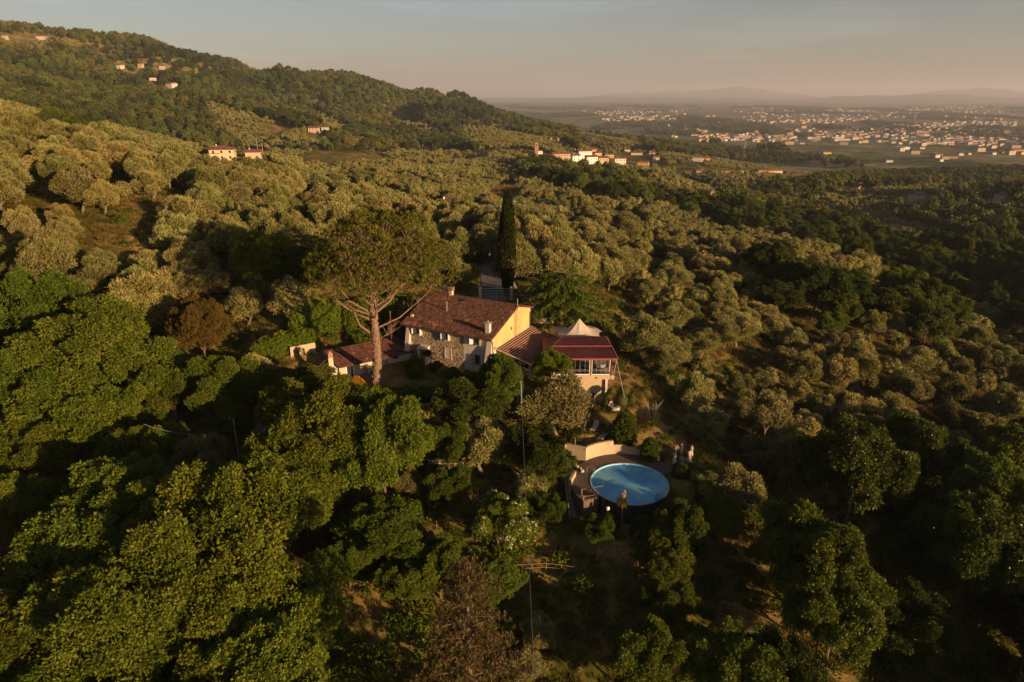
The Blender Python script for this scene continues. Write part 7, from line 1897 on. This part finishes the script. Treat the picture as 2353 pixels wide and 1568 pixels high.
# ------------------------------------------------------------------ houses near and far
HN = [0]
def small_house(u, v, w, d, h, rot, label, wall='cream_plaster', roof='tile_base2', hip=False, cat='house', group=None, win=True, chim=True, dist=None, solar=False, base=None):
    p = np.array(at_y(u, v, dist)) if dist else march(u, v, 0.0, 200)
    if p is None: return None
    x, y = float(p[0]), float(p[1]); z = ter1(x, y) - 0.3
    t = thing('house' if cat == 'house' else cat.replace(' ', '_'), label, cat, (x, y, z), rot, group)
    rise = min(w, d) * 0.17; ov = 0.5
    m = MB(); m.box(-w / 2, -d / 2, -2.5, w / 2, d / 2, h)
    if not hip:
        for s in (-1, 1):
            b = len(m.v); m.v += [(s * w / 2, -d / 2, h), (s * w / 2, d / 2, h), (s * w / 2, 0, h + rise)]; m.face((b, b + 1, b + 2))
    m.obj('wall', M[wall], t)
    r = MB(); i_ = (w / 2 - d / 2 * 0.9) if hip else w / 2 + ov
    A = [(-w / 2 - ov, -d / 2 - ov, h - 0.1), (w / 2 + ov, -d / 2 - ov, h - 0.1), (w / 2 + ov, d / 2 + ov, h - 0.1), (-w / 2 - ov, d / 2 + ov, h - 0.1)]
    R1, R2 = (-i_, 0, h + rise + 0.15), (i_, 0, h + rise + 0.15)
    r.poly([A[0], A[1], R2, R1]); r.poly([A[2], A[3], R1, R2]); r.poly([A[1], A[2], R2]); r.poly([A[3], A[0], R1])
    for k in range(4):
        a, b2 = A[k], A[(k + 1) % 4]; r.poly([(a[0], a[1], a[2] - 0.22), (b2[0], b2[1], b2[2] - 0.22), b2, a])
    r.poly([(q[0], q[1], q[2] - 0.22) for q in A[::-1]])
    ro = r.obj('roof', M[roof], t)
    if chim:
        c = MB(); c.box(-w * 0.22 - 0.3, -0.9, h, -w * 0.22 + 0.3, -0.3, h + rise + 0.8); c.obj('chimney', M[wall], ro)
    if solar:
        c = MB(); k = rise / (d / 2 + ov); c.slab([(w * 0.05, -d * 0.45, h + (d / 2 + ov - d * 0.45) * k + 0.15), (w * 0.48, -d * 0.45, h + (d / 2 + ov - d * .45) * k + 0.15), (w * 0.48, -d * 0.06, h + (d / 2 + ov - d * .06) * k + 0.2), (w * 0.05, -d * 0.06, h + (d / 2 + ov - d * .06) * k + 0.2)], 0.08); c.obj('solar_panel', M['solar'], ro)
    if win:
        n = max(2, int(w / 3.2)); st = max(1, int(h / 2.8))
        for k in range(n):
            for j in range(st):
                wx = -w / 2 + (k + 0.5) * w / n; wz = 0.9 + j * h / st
                g = MB(); g.box(wx - 0.5, -d / 2 - 0.06, wz, wx + 0.5, -d / 2 - 0.005, wz + 1.25); g.obj('window', M['glass_dark'], t)
        for k in range(2):
            wy = -d / 4 + k * d / 2; g = MB(); g.box(w / 2 + 0.005, wy - 0.5, h - 2.1, w / 2 + 0.06, wy + 0.5, h - 0.9); g.obj('window', M['glass_dark'], t)
    HN[0] += 1
    return t
M['wire'] = plain('wire', (0.16, 0.15, 0.15), 0.6, 0.1, 5)
M['tile_base2'] = plain('roof_far', (0.20, 0.085, 0.06), 0.9, 0.25, 0.8)
M['roof_brown'] = plain('roof_brown', (0.13, 0.075, 0.055), 0.9, 0.25, 0.8)
M['wall_orange'] = plain('wall_orange', (0.58, 0.33, 0.14), 0.9, 0.1, 0.5)
M['wall_pink'] = plain('wall_pink', (0.50, 0.35, 0.25), 0.9, 0.1, 0.5)
M['wall_brick'] = plain('wall_brick', (0.30, 0.17, 0.10), 0.9, 0.2, 1)
small_house(514, 366, 12.5, 9.5, 5.8, 0.25, 'large cream farmhouse with hipped red roof on the left crest', hip=True)
small_house(494, 366, 5, 6, 3.6, 0.25, 'lower annexe at the left of the large cream farmhouse', wall='wall_pink')
small_house(584, 366, 8, 7, 4.5, 0.25, 'small pink house with red roof right of the round tree on the crest', wall='wall_pink')
small_house(977, 345, 15, 11, 5, 0.15, 'yellow house with hipped roof under the wooded hill', wall='ochre_plaster', hip=True)
small_house(1030, 470, 9, 15, 4.6, 0.3, 'white gabled house half hidden by olives left of the cypress', wall='white_paint', roof='roof_brown', dist=300)
small_house(1109, 484, 11.5, 8, 5.6, -0.1, 'orange yellow house with a grey solar panel left of the cypress tip', wall='wall_orange', roof='roof_brown', solar=True, dist=300)
small_house(1340, 478, 15, 9, 4.2, -0.1, 'pale low house with red roof and two slim cypresses', wall='white_paint', dist=355)
small_house(1237, 353, 9, 7, 3.5, 0.2, 'tiny white house left of the church tower', wall='white_paint')
small_house(1273, 323, 16, 10, 4.5, 0.1, 'isolated brown house above the village', wall='wall_pink')
for u, v, w, d, h, r, lab, wl in VIL: small_house(u, v, w, d, h, r, lab, wall=wl)
rr = random.Random(3)
for u, v, w, lab, wl in FAR: small_house(u, v, w * (0.85 if u < 900 else 1), w * rr.uniform(0.55, 0.8), rr.choice((4.5, 6, 6.5)), rr.uniform(-0.4, 0.5), lab, wall={'white_paint': 'far_white', 'cream_plaster': 'far_cream'}.get(wl, wl), chim=False)

# twin towered ruin and the church tower
def tower(u, v, w, h, label, cat='tower'):
    p = march(u, v, 0, 200); t = thing('church_tower' if 'church' in label else 'stone_tower', label, cat, (float(p[0]), float(p[1]), ter1(p[0], p[1]) - 0.5), 0.15)
    m = MB(); m.box(-w / 2, -w / 2, -2, w / 2, w / 2, h); m.obj('shaft', M['wall_brick'], t)
    m = MB(); m.box(-w / 2 - .25, -w / 2 - .25, h, w / 2 + .25, w / 2 + .25, h + .35); r = m.obj('cornice', M['wall_pink'], t)
    m = MB(); b = 0; m.v += [(-w / 2, -w / 2, h + .35), (w / 2, -w / 2, h + .35), (w / 2, w / 2, h + .35), (-w / 2, w / 2, h + .35), (0, 0, h + 1.5)]
    for k in range(4): m.face((k, (k + 1) % 4, 4))
    m.obj('roof', M['tile_base2'], t)
    for s in (0, 1):
        g = MB(); g.box(-0.5, -w / 2 - 0.05, h - 3, 0.5, -w / 2 - 0.005, h - 1); g.obj('belfry_opening', M['glass_dark'], t); break
tower(1232, 361, 4.6, 17, 'slim brick church tower at the left of the village')
tower(1622, 467, 4.2, 9, 'left of the twin brick towers on the olive slope'); tower(1634, 467, 4.2, 9, 'right of the twin brick towers on the olive slope')

# the towns of the plain
def town_mesh(seed, w, d, h, wall, roof, flat=False):
    m = MB(); m.cm = 0; m.box(-w / 2, -d / 2, -2, w / 2, d / 2, h); m.cm = 1; rise = 0.25 if flat else d * 0.16
    A = [(-w / 2 - .6, -d / 2 - .6, h), (w / 2 + .6, -d / 2 - .6, h), (w / 2 + .6, d / 2 + .6, h), (-w / 2 - .6, d / 2 + .6, h)]; R1, R2 = (-w / 2 + d * .4, 0, h + rise), (w / 2 - d * .4, 0, h + rise)
    m.poly([A[0], A[1], R2, R1]); m.poly([A[2], A[3], R1, R2]); m.poly([A[1], A[2], R2]); m.poly([A[3], A[0], R1])
    m.cm = 2
    for k in range(int(w / 3.5)):
        for j in range(int(h / 3)): x = -w / 2 + (k + .5) * 3.5; m.poly([(x - .6, -d / 2 - .02, 1 + 3 * j), (x + .6, -d / 2 - .02, 1 + 3 * j), (x + .6, -d / 2 - .02, 2.3 + 3 * j), (x - .6, -d / 2 - .02, 2.3 + 3 * j)])
    return m.mesh('house', [M[wall], M[roof], M['glass_dark']])
TM = [town_mesh(0, 15, 11, 7, 'far_white', 'tile_base2'), town_mesh(1, 19, 12, 8, 'far_cream', 'tile_base2'), town_mesh(2, 13, 12, 9, 'far_white', 'roof_brown'), town_mesh(3, 17, 10, 6, 'ochre_plaster', 'tile_base2'), town_mesh(4, 22, 11, 9, 'wall_pink', 'tile_base2'), town_mesh(5, 46, 24, 8, 'far_white', 'far_white', True)]
quota = 300 - HN[0]
for i, (r, p, bi, u) in enumerate(cand[:quota]):
    k = rt.choice((0, 0, 1, 1, 2, 3, 4)) if rt.random() > 0.05 else 5
    o = link(bpy.data.objects.new('house', TM[k])); o.location = (p[0], p[1], ter1(p[0], p[1])); o.rotation_euler = (0, 0, rt.uniform(-0.5, 0.6)); s = rt.uniform(0.8, 1.25); o.scale = (s, s, s)
    third = ('at its left end', 'left of its middle', 'right of its middle', 'at its right end')[int(min(3, max(0, 4 * (u - BANDS[bi][0][0]) / (BANDS[bi][1][0] - BANDS[bi][0][0]))))]
    w_ = ('white', 'cream', 'dark roofed white', 'yellow', 'pink', 'flat roofed white')[k]
    tag(o, 'tiny %s house in %s, %s' % (w_, BANDS[bi][4], third), 'house', 'tiny %s houses in %s, %s' % (w_, BANDS[bi][4], third))
rest = np.array([(p[0], p[1], ter1(p[0], p[1]), rt.uniform(0.8, 1.4)) for r, p, bi, u in cand[quota:]])
TS = [source('house', me) for me in TM[:5]]
g = grove('distant_town', rest, TS, 'countless tiny houses in the farthest towns of the plain', 'town', 5)
g.data.attributes['rot'].data.foreach_set('value', np.random.default_rng(1).uniform(-0.5, 0.6, len(rest)).astype(np.float32))

# ------------------------------------------------------------------ poles, pylons, wires
def pole(u, v, h, label, dist=None, r=0.14, arm=True):
    p = np.array(at_y(u, v, dist)) if dist else march(u, v, 0, 60)
    x, y = float(p[0]), float(p[1]); z = ter1(x, y)
    t = thing('utility_pole', label, 'pole', (x, y, z), 0)
    m = MB(); m.tube([(0, 0, -1), (0, 0, h)], [r * 1.2, r * 0.8], 8); m.obj('shaft', M['pale_wood'], t)
    if arm: m = MB(); m.box(-0.7, -0.06, h - 0.6, 0.7, 0.06, h - 0.48); m.obj('crossarm', M['galv'], t)
    return Vector((x, y, z + h))
def wire(a, b, sag, label, r=0.03, n=14):
    a = Vector(a); b = Vector(b); P = []
    for i in range(n + 1):
        q = i / n; p = a.lerp(b, q); p.z -= sag * 4 * q * (1 - q); P.append(p)
    m = MB(); m.tube(P, r, 5); return tag(m.obj('power_line', M['wire']), label, 'cable')
pl = [pole(1182, 486, 9.5, 'wooden pole just right of the cypress tip', 215), pole(1290, 478, 8.5, 'thin pole between the cypress and the pale low house', 330), pole(1395, 483, 8.5, 'thin pole right of the pale low house', 335), pole(1660, 490, 8, 'thin pole before the dark wood on the right crest', 340)]
pq = pole(1206, 470, 8.5, 'far pole right behind the wooden one by the cypress tip', 330)
wire(pq, pl[1], 1.2, 'sagging power line left of the pole by the pale low house', 0.05); wire(pl[1], pl[2], 1.2, 'power line crossing above the pale low house roof', 0.05); wire(pl[2], pl[3], 2.5, 'power line running right toward the dark wood', 0.05)
wire(pl[0], pq, 1.5, 'short power line right of the cypress tip', 0.04)
pole(594, 360, 11, 'pole behind the small pink house', 420); pole(605, 360, 9, 'shorter pole right of the small pink house', 425)
p5 = pole(1200, 566, 5.0, 'pale post by the drive right of the cypress', 143, 0.12, False)
p6 = pole(530, 925, 6.2, 'slim wooden pole rising out of the bright tree at left', 68, 0.09, False)
def pylon(u, v, h, label, dist=None, wdt=7):
    p = march(u, v, 0, 200) if dist is None else np.array(at_y(u, v, dist)); x, y = float(p[0]), float(p[1]); z = ter1(x, y)
    t = thing('lattice_pylon', label, 'pylon', (x, y, z)); m = MB(); w = wdt / 2
    for sx in (-1, 1):
        for sy in (-1, 1): m.beam((sx * w, sy * w, -2), (sx * 0.8, sy * 0.8, h * 0.75), 0.45); m.beam((sx * .8, sy * .8, h * .75), (0, 0, h), 0.35)
    for k in range(6):
        q = k / 6; q2 = (k + 1) / 6
        a = w + (0.8 - w) * q; b = w + (0.8 - w) * q2
        for sy in (-1, 1): m.beam((-a, sy * a, q * h * .75), (b, sy * b, q2 * h * .75), 0.3); m.beam((a, sy * a, q * h * .75), (-b, sy * b, q2 * h * .75), 0.3)
    m.obj('lattice', M['pylon_steel'], t); m = MB()
    for zz, L_ in ((0.72, 7), (0.84, 6), (0.95, 4.5)): m.beam((-L_, 0, h * zz), (L_, 0, h * zz), 0.4)
    m.obj('crossarm', M['pylon_steel'], t)
pylon(1709, 361, 40, 'tall lattice pylon behind the far roadside row', None, 9); pylon(1119, 238, 36, 'pylon on the skyline at the right foot of the hills', 1870, 8)
pylon(1548, 333, 38, 'faint pylon on the slope above the plain', None, 8)

# service cable hanging from the gable down across the garden
top = Vector((HB[0] + 0.2 * 0.887 + 6.6 * 0.462, HB[1] - 0.2 * 0.462 + 6.6 * 0.887, HB[2] + 8.4)); low = Vector(at_y(1229, 1575, 33.0)); m = MB()
P = [top.lerp(low, i / 30) - Vector((0, 0, 1.2 * 4 * (i / 30) * (1 - i / 30))) for i in range(31)]
t = thing('service_cable', 'long grey cable hanging from the ochre gable down to the bottom edge', 'cable', (0, 0, 0)); m.tube(P, 0.013, 5); m.obj('strand', M['wire'], t)
def near_v(v): return min(range(31), key=lambda i: abs(proj(np.array(P[i]))[0, 1] - v))
i0 = near_v(885); a = P[i0]; b = P[i0].lerp(P[i0 + 4], 0.55); m = MB(); m.tube([a, b], 0.07, 8); m.obj('joint_sleeve', M['galv'], t)
wire(Vector(at_y(1219, 690, 100)), p5, 0.6, 'thin wire from the shed roof up to the pale post', 0.03)
wire(Vector(at_y(762, 812, 83)), p6 + Vector((0, 0, -1)), 0.9, 'thin wire from the outbuilding chimney to the slim pole', 0.025)
wire((p6.x, p6.y, p6.z - 1.0), Vector(at_y(330, 975, 60)), 1.0, 'drooping wire left of the slim wooden pole', 0.025)

# two slim cypresses by the pale low house, other far cypresses
for u, v, d_, H_, lab in ((1393 - 4, 486, 350, 11.5, 0), (1324, 486, 350, 9.5, 1)):
    pass
p = at_y(1331, 484, 352); cypress(float(p[0]), 352, ter1(p[0], 352) - 0.3, 12, 1.0, 5, 'slim cypress against the wall of the pale low house', 1200, 0.5)
p = at_y(1315, 484, 352); cypress(float(p[0]), 352, ter1(p[0], 352) - 0.3, 12, 0.7, 6, 'very slim cypress left of the pale low house', 1000, 0.5)

# ------------------------------------------------------------------ drive, gate, sheds and fences
def strip(name, pts_, w, mat, dz=0.06):
    vs = []; P = [Vector((p[0], p[1], 0)) for p in pts_]; Q = []
    for i in range(len(P) - 1):
        for k in range(6): Q.append(P[i].lerp(P[i + 1], k / 6))
    Q.append(P[-1]); fs = []
    for i, p in enumerate(Q):
        d = (Q[min(i + 1, len(Q) - 1)] - Q[max(0, i - 1)]).normalized(); s = Vector((-d.y, d.x, 0)) * w / 2
        for q in (-1, -0.33, 0.33, 1): r = p + s * q; vs.append((r.x, r.y, ter1(r.x, r.y) + dz))
    for i in range(len(Q) - 1):
        for k in range(3): a = i * 4 + k; fs.append((a, a + 1, a + 5, a + 4))
    return struct(name, np_mesh(name, vs, fs, M[mat]))
strip('drive', [(-2.2, 97), (-2.6, 106), (-4.0, 120), (-4.2, 134), (-1.0, 148), (4.5, 155), (9, 160)], 3.4, 'gravel_road')
gt = thing('metal_gate', 'wide tubular metal gate across the drive behind the farmhouse', 'gate', (-2.6, 105.5, ter1(-2.6, 105.5)))
for k in range(5): m = MB(); m.tube([(-2.2, 0, 0.3 + k * 0.42), (2.2, 0, 0.3 + k * 0.42)], 0.035, 6); m.obj('rail', M['galv'], gt)
for x in (-2.2, 0.1, 2.2): m = MB(); m.tube([(x, 0, 0.1), (x, 0, 2.1)], 0.05, 6); m.obj('upright', M['pale_wood'] if x else M['steel'], gt)
for x in (-2.5, 2.5): m = MB(); m.box(x - .2, -.2, -.3, x + .2, .2, 2.3); m.obj('gate_post', M['cream_plaster'], gt)
def shed(name, label, corners, zt, drop, roof, wall, t_=0.12):
    cx = sum(c[0] for c in corners) / 4; cy = sum(c[1] for c in corners) / 4
    t = thing(name, label, 'shed', (cx, cy, zt)); m = MB(); m.slab([(c[0] - cx, c[1] - cy, c[2]) for c in corners], t_); m.obj('roof', M[roof], t)
    m = MB(); k = 0.9; P_ = [((c[0] - cx) * k, (c[1] - cy) * k, c[2] - t_) for c in corners]; m.slab(P_, drop); m.obj('wall', M[wall], t)
    e = MB(); a, b = corners[0], corners[1]; e.beam((a[0] - cx, a[1] - cy - .05, a[2]), (b[0] - cx, b[1] - cy - .05, b[2]), 0.1, 0.14); e.obj('fascia', M['pale_wood'], t); return t
z = ter1(4.0, 101)
shed('tiled_shed', 'small red roofed shed peeping out between cedar and yellow shrub', [(2.2, 98.5, 2.0), (6.2, 97.2, 2.0), (7.0, 99.8, 2.9), (3.0, 101.2, 2.9)], z, 2.6, 'terracotta', 'tan_render')
shed('boundary_shed', 'low dark red roofed shed right of the metal gate', [(1.2, 103.2, 2.0), (5.0, 102.8, 2.0), (5.2, 106.0, 2.6), (1.4, 106.4, 2.6)], ter1(3, 104), 2.4, 'tile_base', 'wood')
p = at_z(640, 925, -36.2); zz = ter1(-28, 78)
shed('red_roofed_shed', 'shaded dark red shed roof between the bright trees left of the outbuilding', [(-29.5, 74.5, 2.2), (-26.5, 76.5, 2.2), (-29.0, 80.0, 2.9), (-32.0, 78.0, 2.9)], ter1(-29, 77), 2.6, 'tile_base', 'tan_render')
q = march(290, 1050, 2.3); x0, y0 = float(q[0]), float(q[1])
shed('garden_shed', 'dark felt roofed shed with a pale edge in the left hollow', [(x0 - 2.2, y0 - 1.2, 2.0), (x0 + 1.8, y0 + 0.6, 2.3), (x0 + 0.8, y0 + 2.6, 2.7), (x0 - 3.2, y0 + 0.9, 2.4)], ter1(x0, y0), 2.4, 'dark_metal', 'wood')
q = march(618, 980, 0.4); x0, y0 = float(q[0]), float(q[1])
m = MB(); m.slab([(-1.9, -1.2, 0.8), (1.9, -0.2, 0.8), (1.5, 1.3, 1.0), (-2.1, 0.3, 1.0)], 0.7); o = m.obj('covered_trailer', M['galv']); o.location = (x0, y0, ter1(x0, y0)); tag(o, 'bluish grey tarpaulined trailer in the shade below the red shed roof', 'trailer')
# pale garden terrace wall and the wall behind the ivy
def wall_run(name, label, a, b, h, th, mat, nst=0):
    a = Vector(a); b = Vector(b); t = thing(name, label, 'wall', tuple(a)); d = b - a; n = Vector((-d.y, d.x, 0)).normalized() * th
    m = MB(); m.hexa([Vector((0, 0, -1)), d + Vector((0, 0, -1)), d + n + Vector((0, 0, -1)), n + Vector((0, 0, -1)), Vector((0, 0, h)), d + Vector((0, 0, h)), d + n + Vector((0, 0, h)), n + Vector((0, 0, h))]); m.obj('wall_body', M[mat], t)
    k = max(3, int(d.length / 0.9))
    me = MB(); me.box(-0.43, -0.04, 0, 0.43, th + 0.04, 0.07); cm = me.mesh('coping_stone', M[mat])
    for i in range(k):
        o = link(bpy.data.objects.new('coping_stone', cm), t); o.location = d * ((i + .5) / k) + Vector((0, 0, h + 0.003)); o.rotation_euler = (0, 0, math.atan2(d.y, d.x)); o.scale = (d.length / k / 0.9, 1, 1)
    return t
q1 = march(850, 955, 0.2); q2 = march(1000, 948, 0.2)
wall_run('terrace_wall', 'pale shaded terrace wall below the vine hedge', (q1[0], q1[1], ter1(q1[0], q1[1])), (q2[0], q2[1], ter1(q2[0], q2[1])), 1.2, 0.3, 'concrete')
wall_run('garden_wall', 'sunlit pinkish wall partly covered by ivy left of the outbuilding', (-30.0, 86.5, ter1(-30.0, 86.5)), (-27.0, 88.0, ter1(-27, 88.0)), 1.35, 0.3, 'tan_render')
def rail_fence(pix, h, label, name='rail_fence', rails=2, mat='wood'):
    pts_ = []
    for u, v in pix:
        q = march(u, v, h * 0.6, 20); pts_.append((float(q[0]), float(q[1]), ter1(q[0], q[1])))
    t = thing(name, label, 'fence', pts_[0]); o = Vector(pts_[0])
    for p in pts_: m = MB(); a = Vector(p) - o; m.tube([a + Vector((0, 0, -0.4)), a + Vector((0, 0, h))], 0.045, 6); m.obj('post', M[mat], t)
    for i in range(len(pts_) - 1):
        for k in range(rails): z_ = h * (1 - 0.42 * k) - 0.06; m = MB(); m.tube([Vector(pts_[i]) - o + Vector((0, 0, z_)), Vector(pts_[i + 1]) - o + Vector((0, 0, z_))], 0.033, 6); m.obj('rail', M[mat], t)
rail_fence([(1180, 1306), (1222, 1304), (1255, 1302), (1290, 1306), (1325, 1311)], 1.1, 'rustic rail fence catching the light below the pool')
rail_fence([(1003, 1205), (1025, 1203), (1062, 1200)], 1.1, 'short rustic rail with one post left of the elder')
rail_fence([(1180, 1192), (1200, 1193)], 1.1, 'short piece of rail fence right of the elder top')
rail_fence([(1545, 1318), (1590, 1318), (1630, 1320)], 1.1, 'faint rail fence in the dark right of the lit upright tree')
rail_fence([(985, 1064), (1010, 1064), (1045, 1064), (1078, 1064)], 1.0, 'thin wire fence in the dark dell below the terrace wall', 'wire_fence', 2, 'galv')
# bare reddish saplings left of the yellow green bush, pale reeds on the right slope
def twigs(u, v, n, h, label, seed, mat='wood'):
    q = march(u, v, 0.5); rng = random.Random(seed); m = MB()
    for i in range(n):
        a = rng.uniform(0, 6.28); b = rng.uniform(0, 0.5); e = Vector((math.cos(a) * b * h, math.sin(a) * b * h, h * rng.uniform(.7, 1.1))); s = Vector((rng.uniform(-.4, .4), rng.uniform(-.4, .4), 0)); m.tube([s, s.lerp(e, .5), e], [.05, .035, .01], 4, False)
        for k in range(3): c = s.lerp(e, rng.uniform(.4, .8)); m.tube([c, c + Vector((rng.uniform(-.8, .8), rng.uniform(-.8, .8), rng.uniform(.3, 1)))], [.02, .006], 3, False)
    o = m.obj('bare_saplings', M[mat]); o.location = (float(q[0]), float(q[1]), ter1(q[0], q[1])); tag(o, label, 'saplings')
twigs(400, 1000, 16, 4.5, 'bare reddish saplings beside the yellow green bush', 2)
twigs(1500, 950, 4, 2.0, 'bare pale forked trunk right of the topiary', 3, 'pale_wood')
def reeds(u, v, n, w, h, label, seed):
    q = march(u, v, 0.5); nr = np.random.default_rng(seed); x = nr.normal(0, w, n); y = nr.normal(0, w * .7, n); gx = x + float(q[0]); gy = y + float(q[1]); gz = terr(gx, gy); g0 = ter1(q[0], q[1])
    P = np.stack([x, y, gz - g0], 1); P = np.repeat(P, 3, 0); P[:, 2] += np.tile([0, .5, 1.0], n) * h / 2.4
    v_, f = cards(P, np.tile([0.15, 0, 1.0], (len(P), 1)), h * nr.uniform(.35, .6, len(P)), 0.07, nr, 0.13)
    o = link(bpy.data.objects.new('giant_reeds', np_mesh('giant_reeds', v_, f, M['dry_grass'], nr.random(len(P))))); o.location = (float(q[0]), float(q[1]), g0); tag(o, label, 'reeds', kind='stuff')
reeds(1725, 640, 1600, 3.2, 4.0, 'patch of tall pale reeds on the right slope', 4)
reeds(1160, 436, 1800, 7.0, 3.5, 'pale reed bed above the house with the solar panel', 5)

# ------------------------------------------------------------------ the air
def haze():
    m = bpy.data.materials.new('air'); m.use_nodes = True; nt = m.node_tree; nt.nodes.clear()
    out = nt.nodes.new('ShaderNodeOutputMaterial'); pv = nt.nodes.new('ShaderNodeVolumePrincipled')
    pv.inputs['Color'].default_value = (0.72, 0.74, 0.86, 1); pv.inputs['Density'].default_value = HAZE; pv.inputs['Anisotropy'].default_value = 0.1
    nt.links.new(pv.outputs[0], out.inputs['Volume'])
    b = MB(); b.box(-52000, -6000, -420, 52000, 52000, 520); o = b.obj('haze', m); o['kind'] = 'stuff'
HAZE = 6.2e-5
haze()
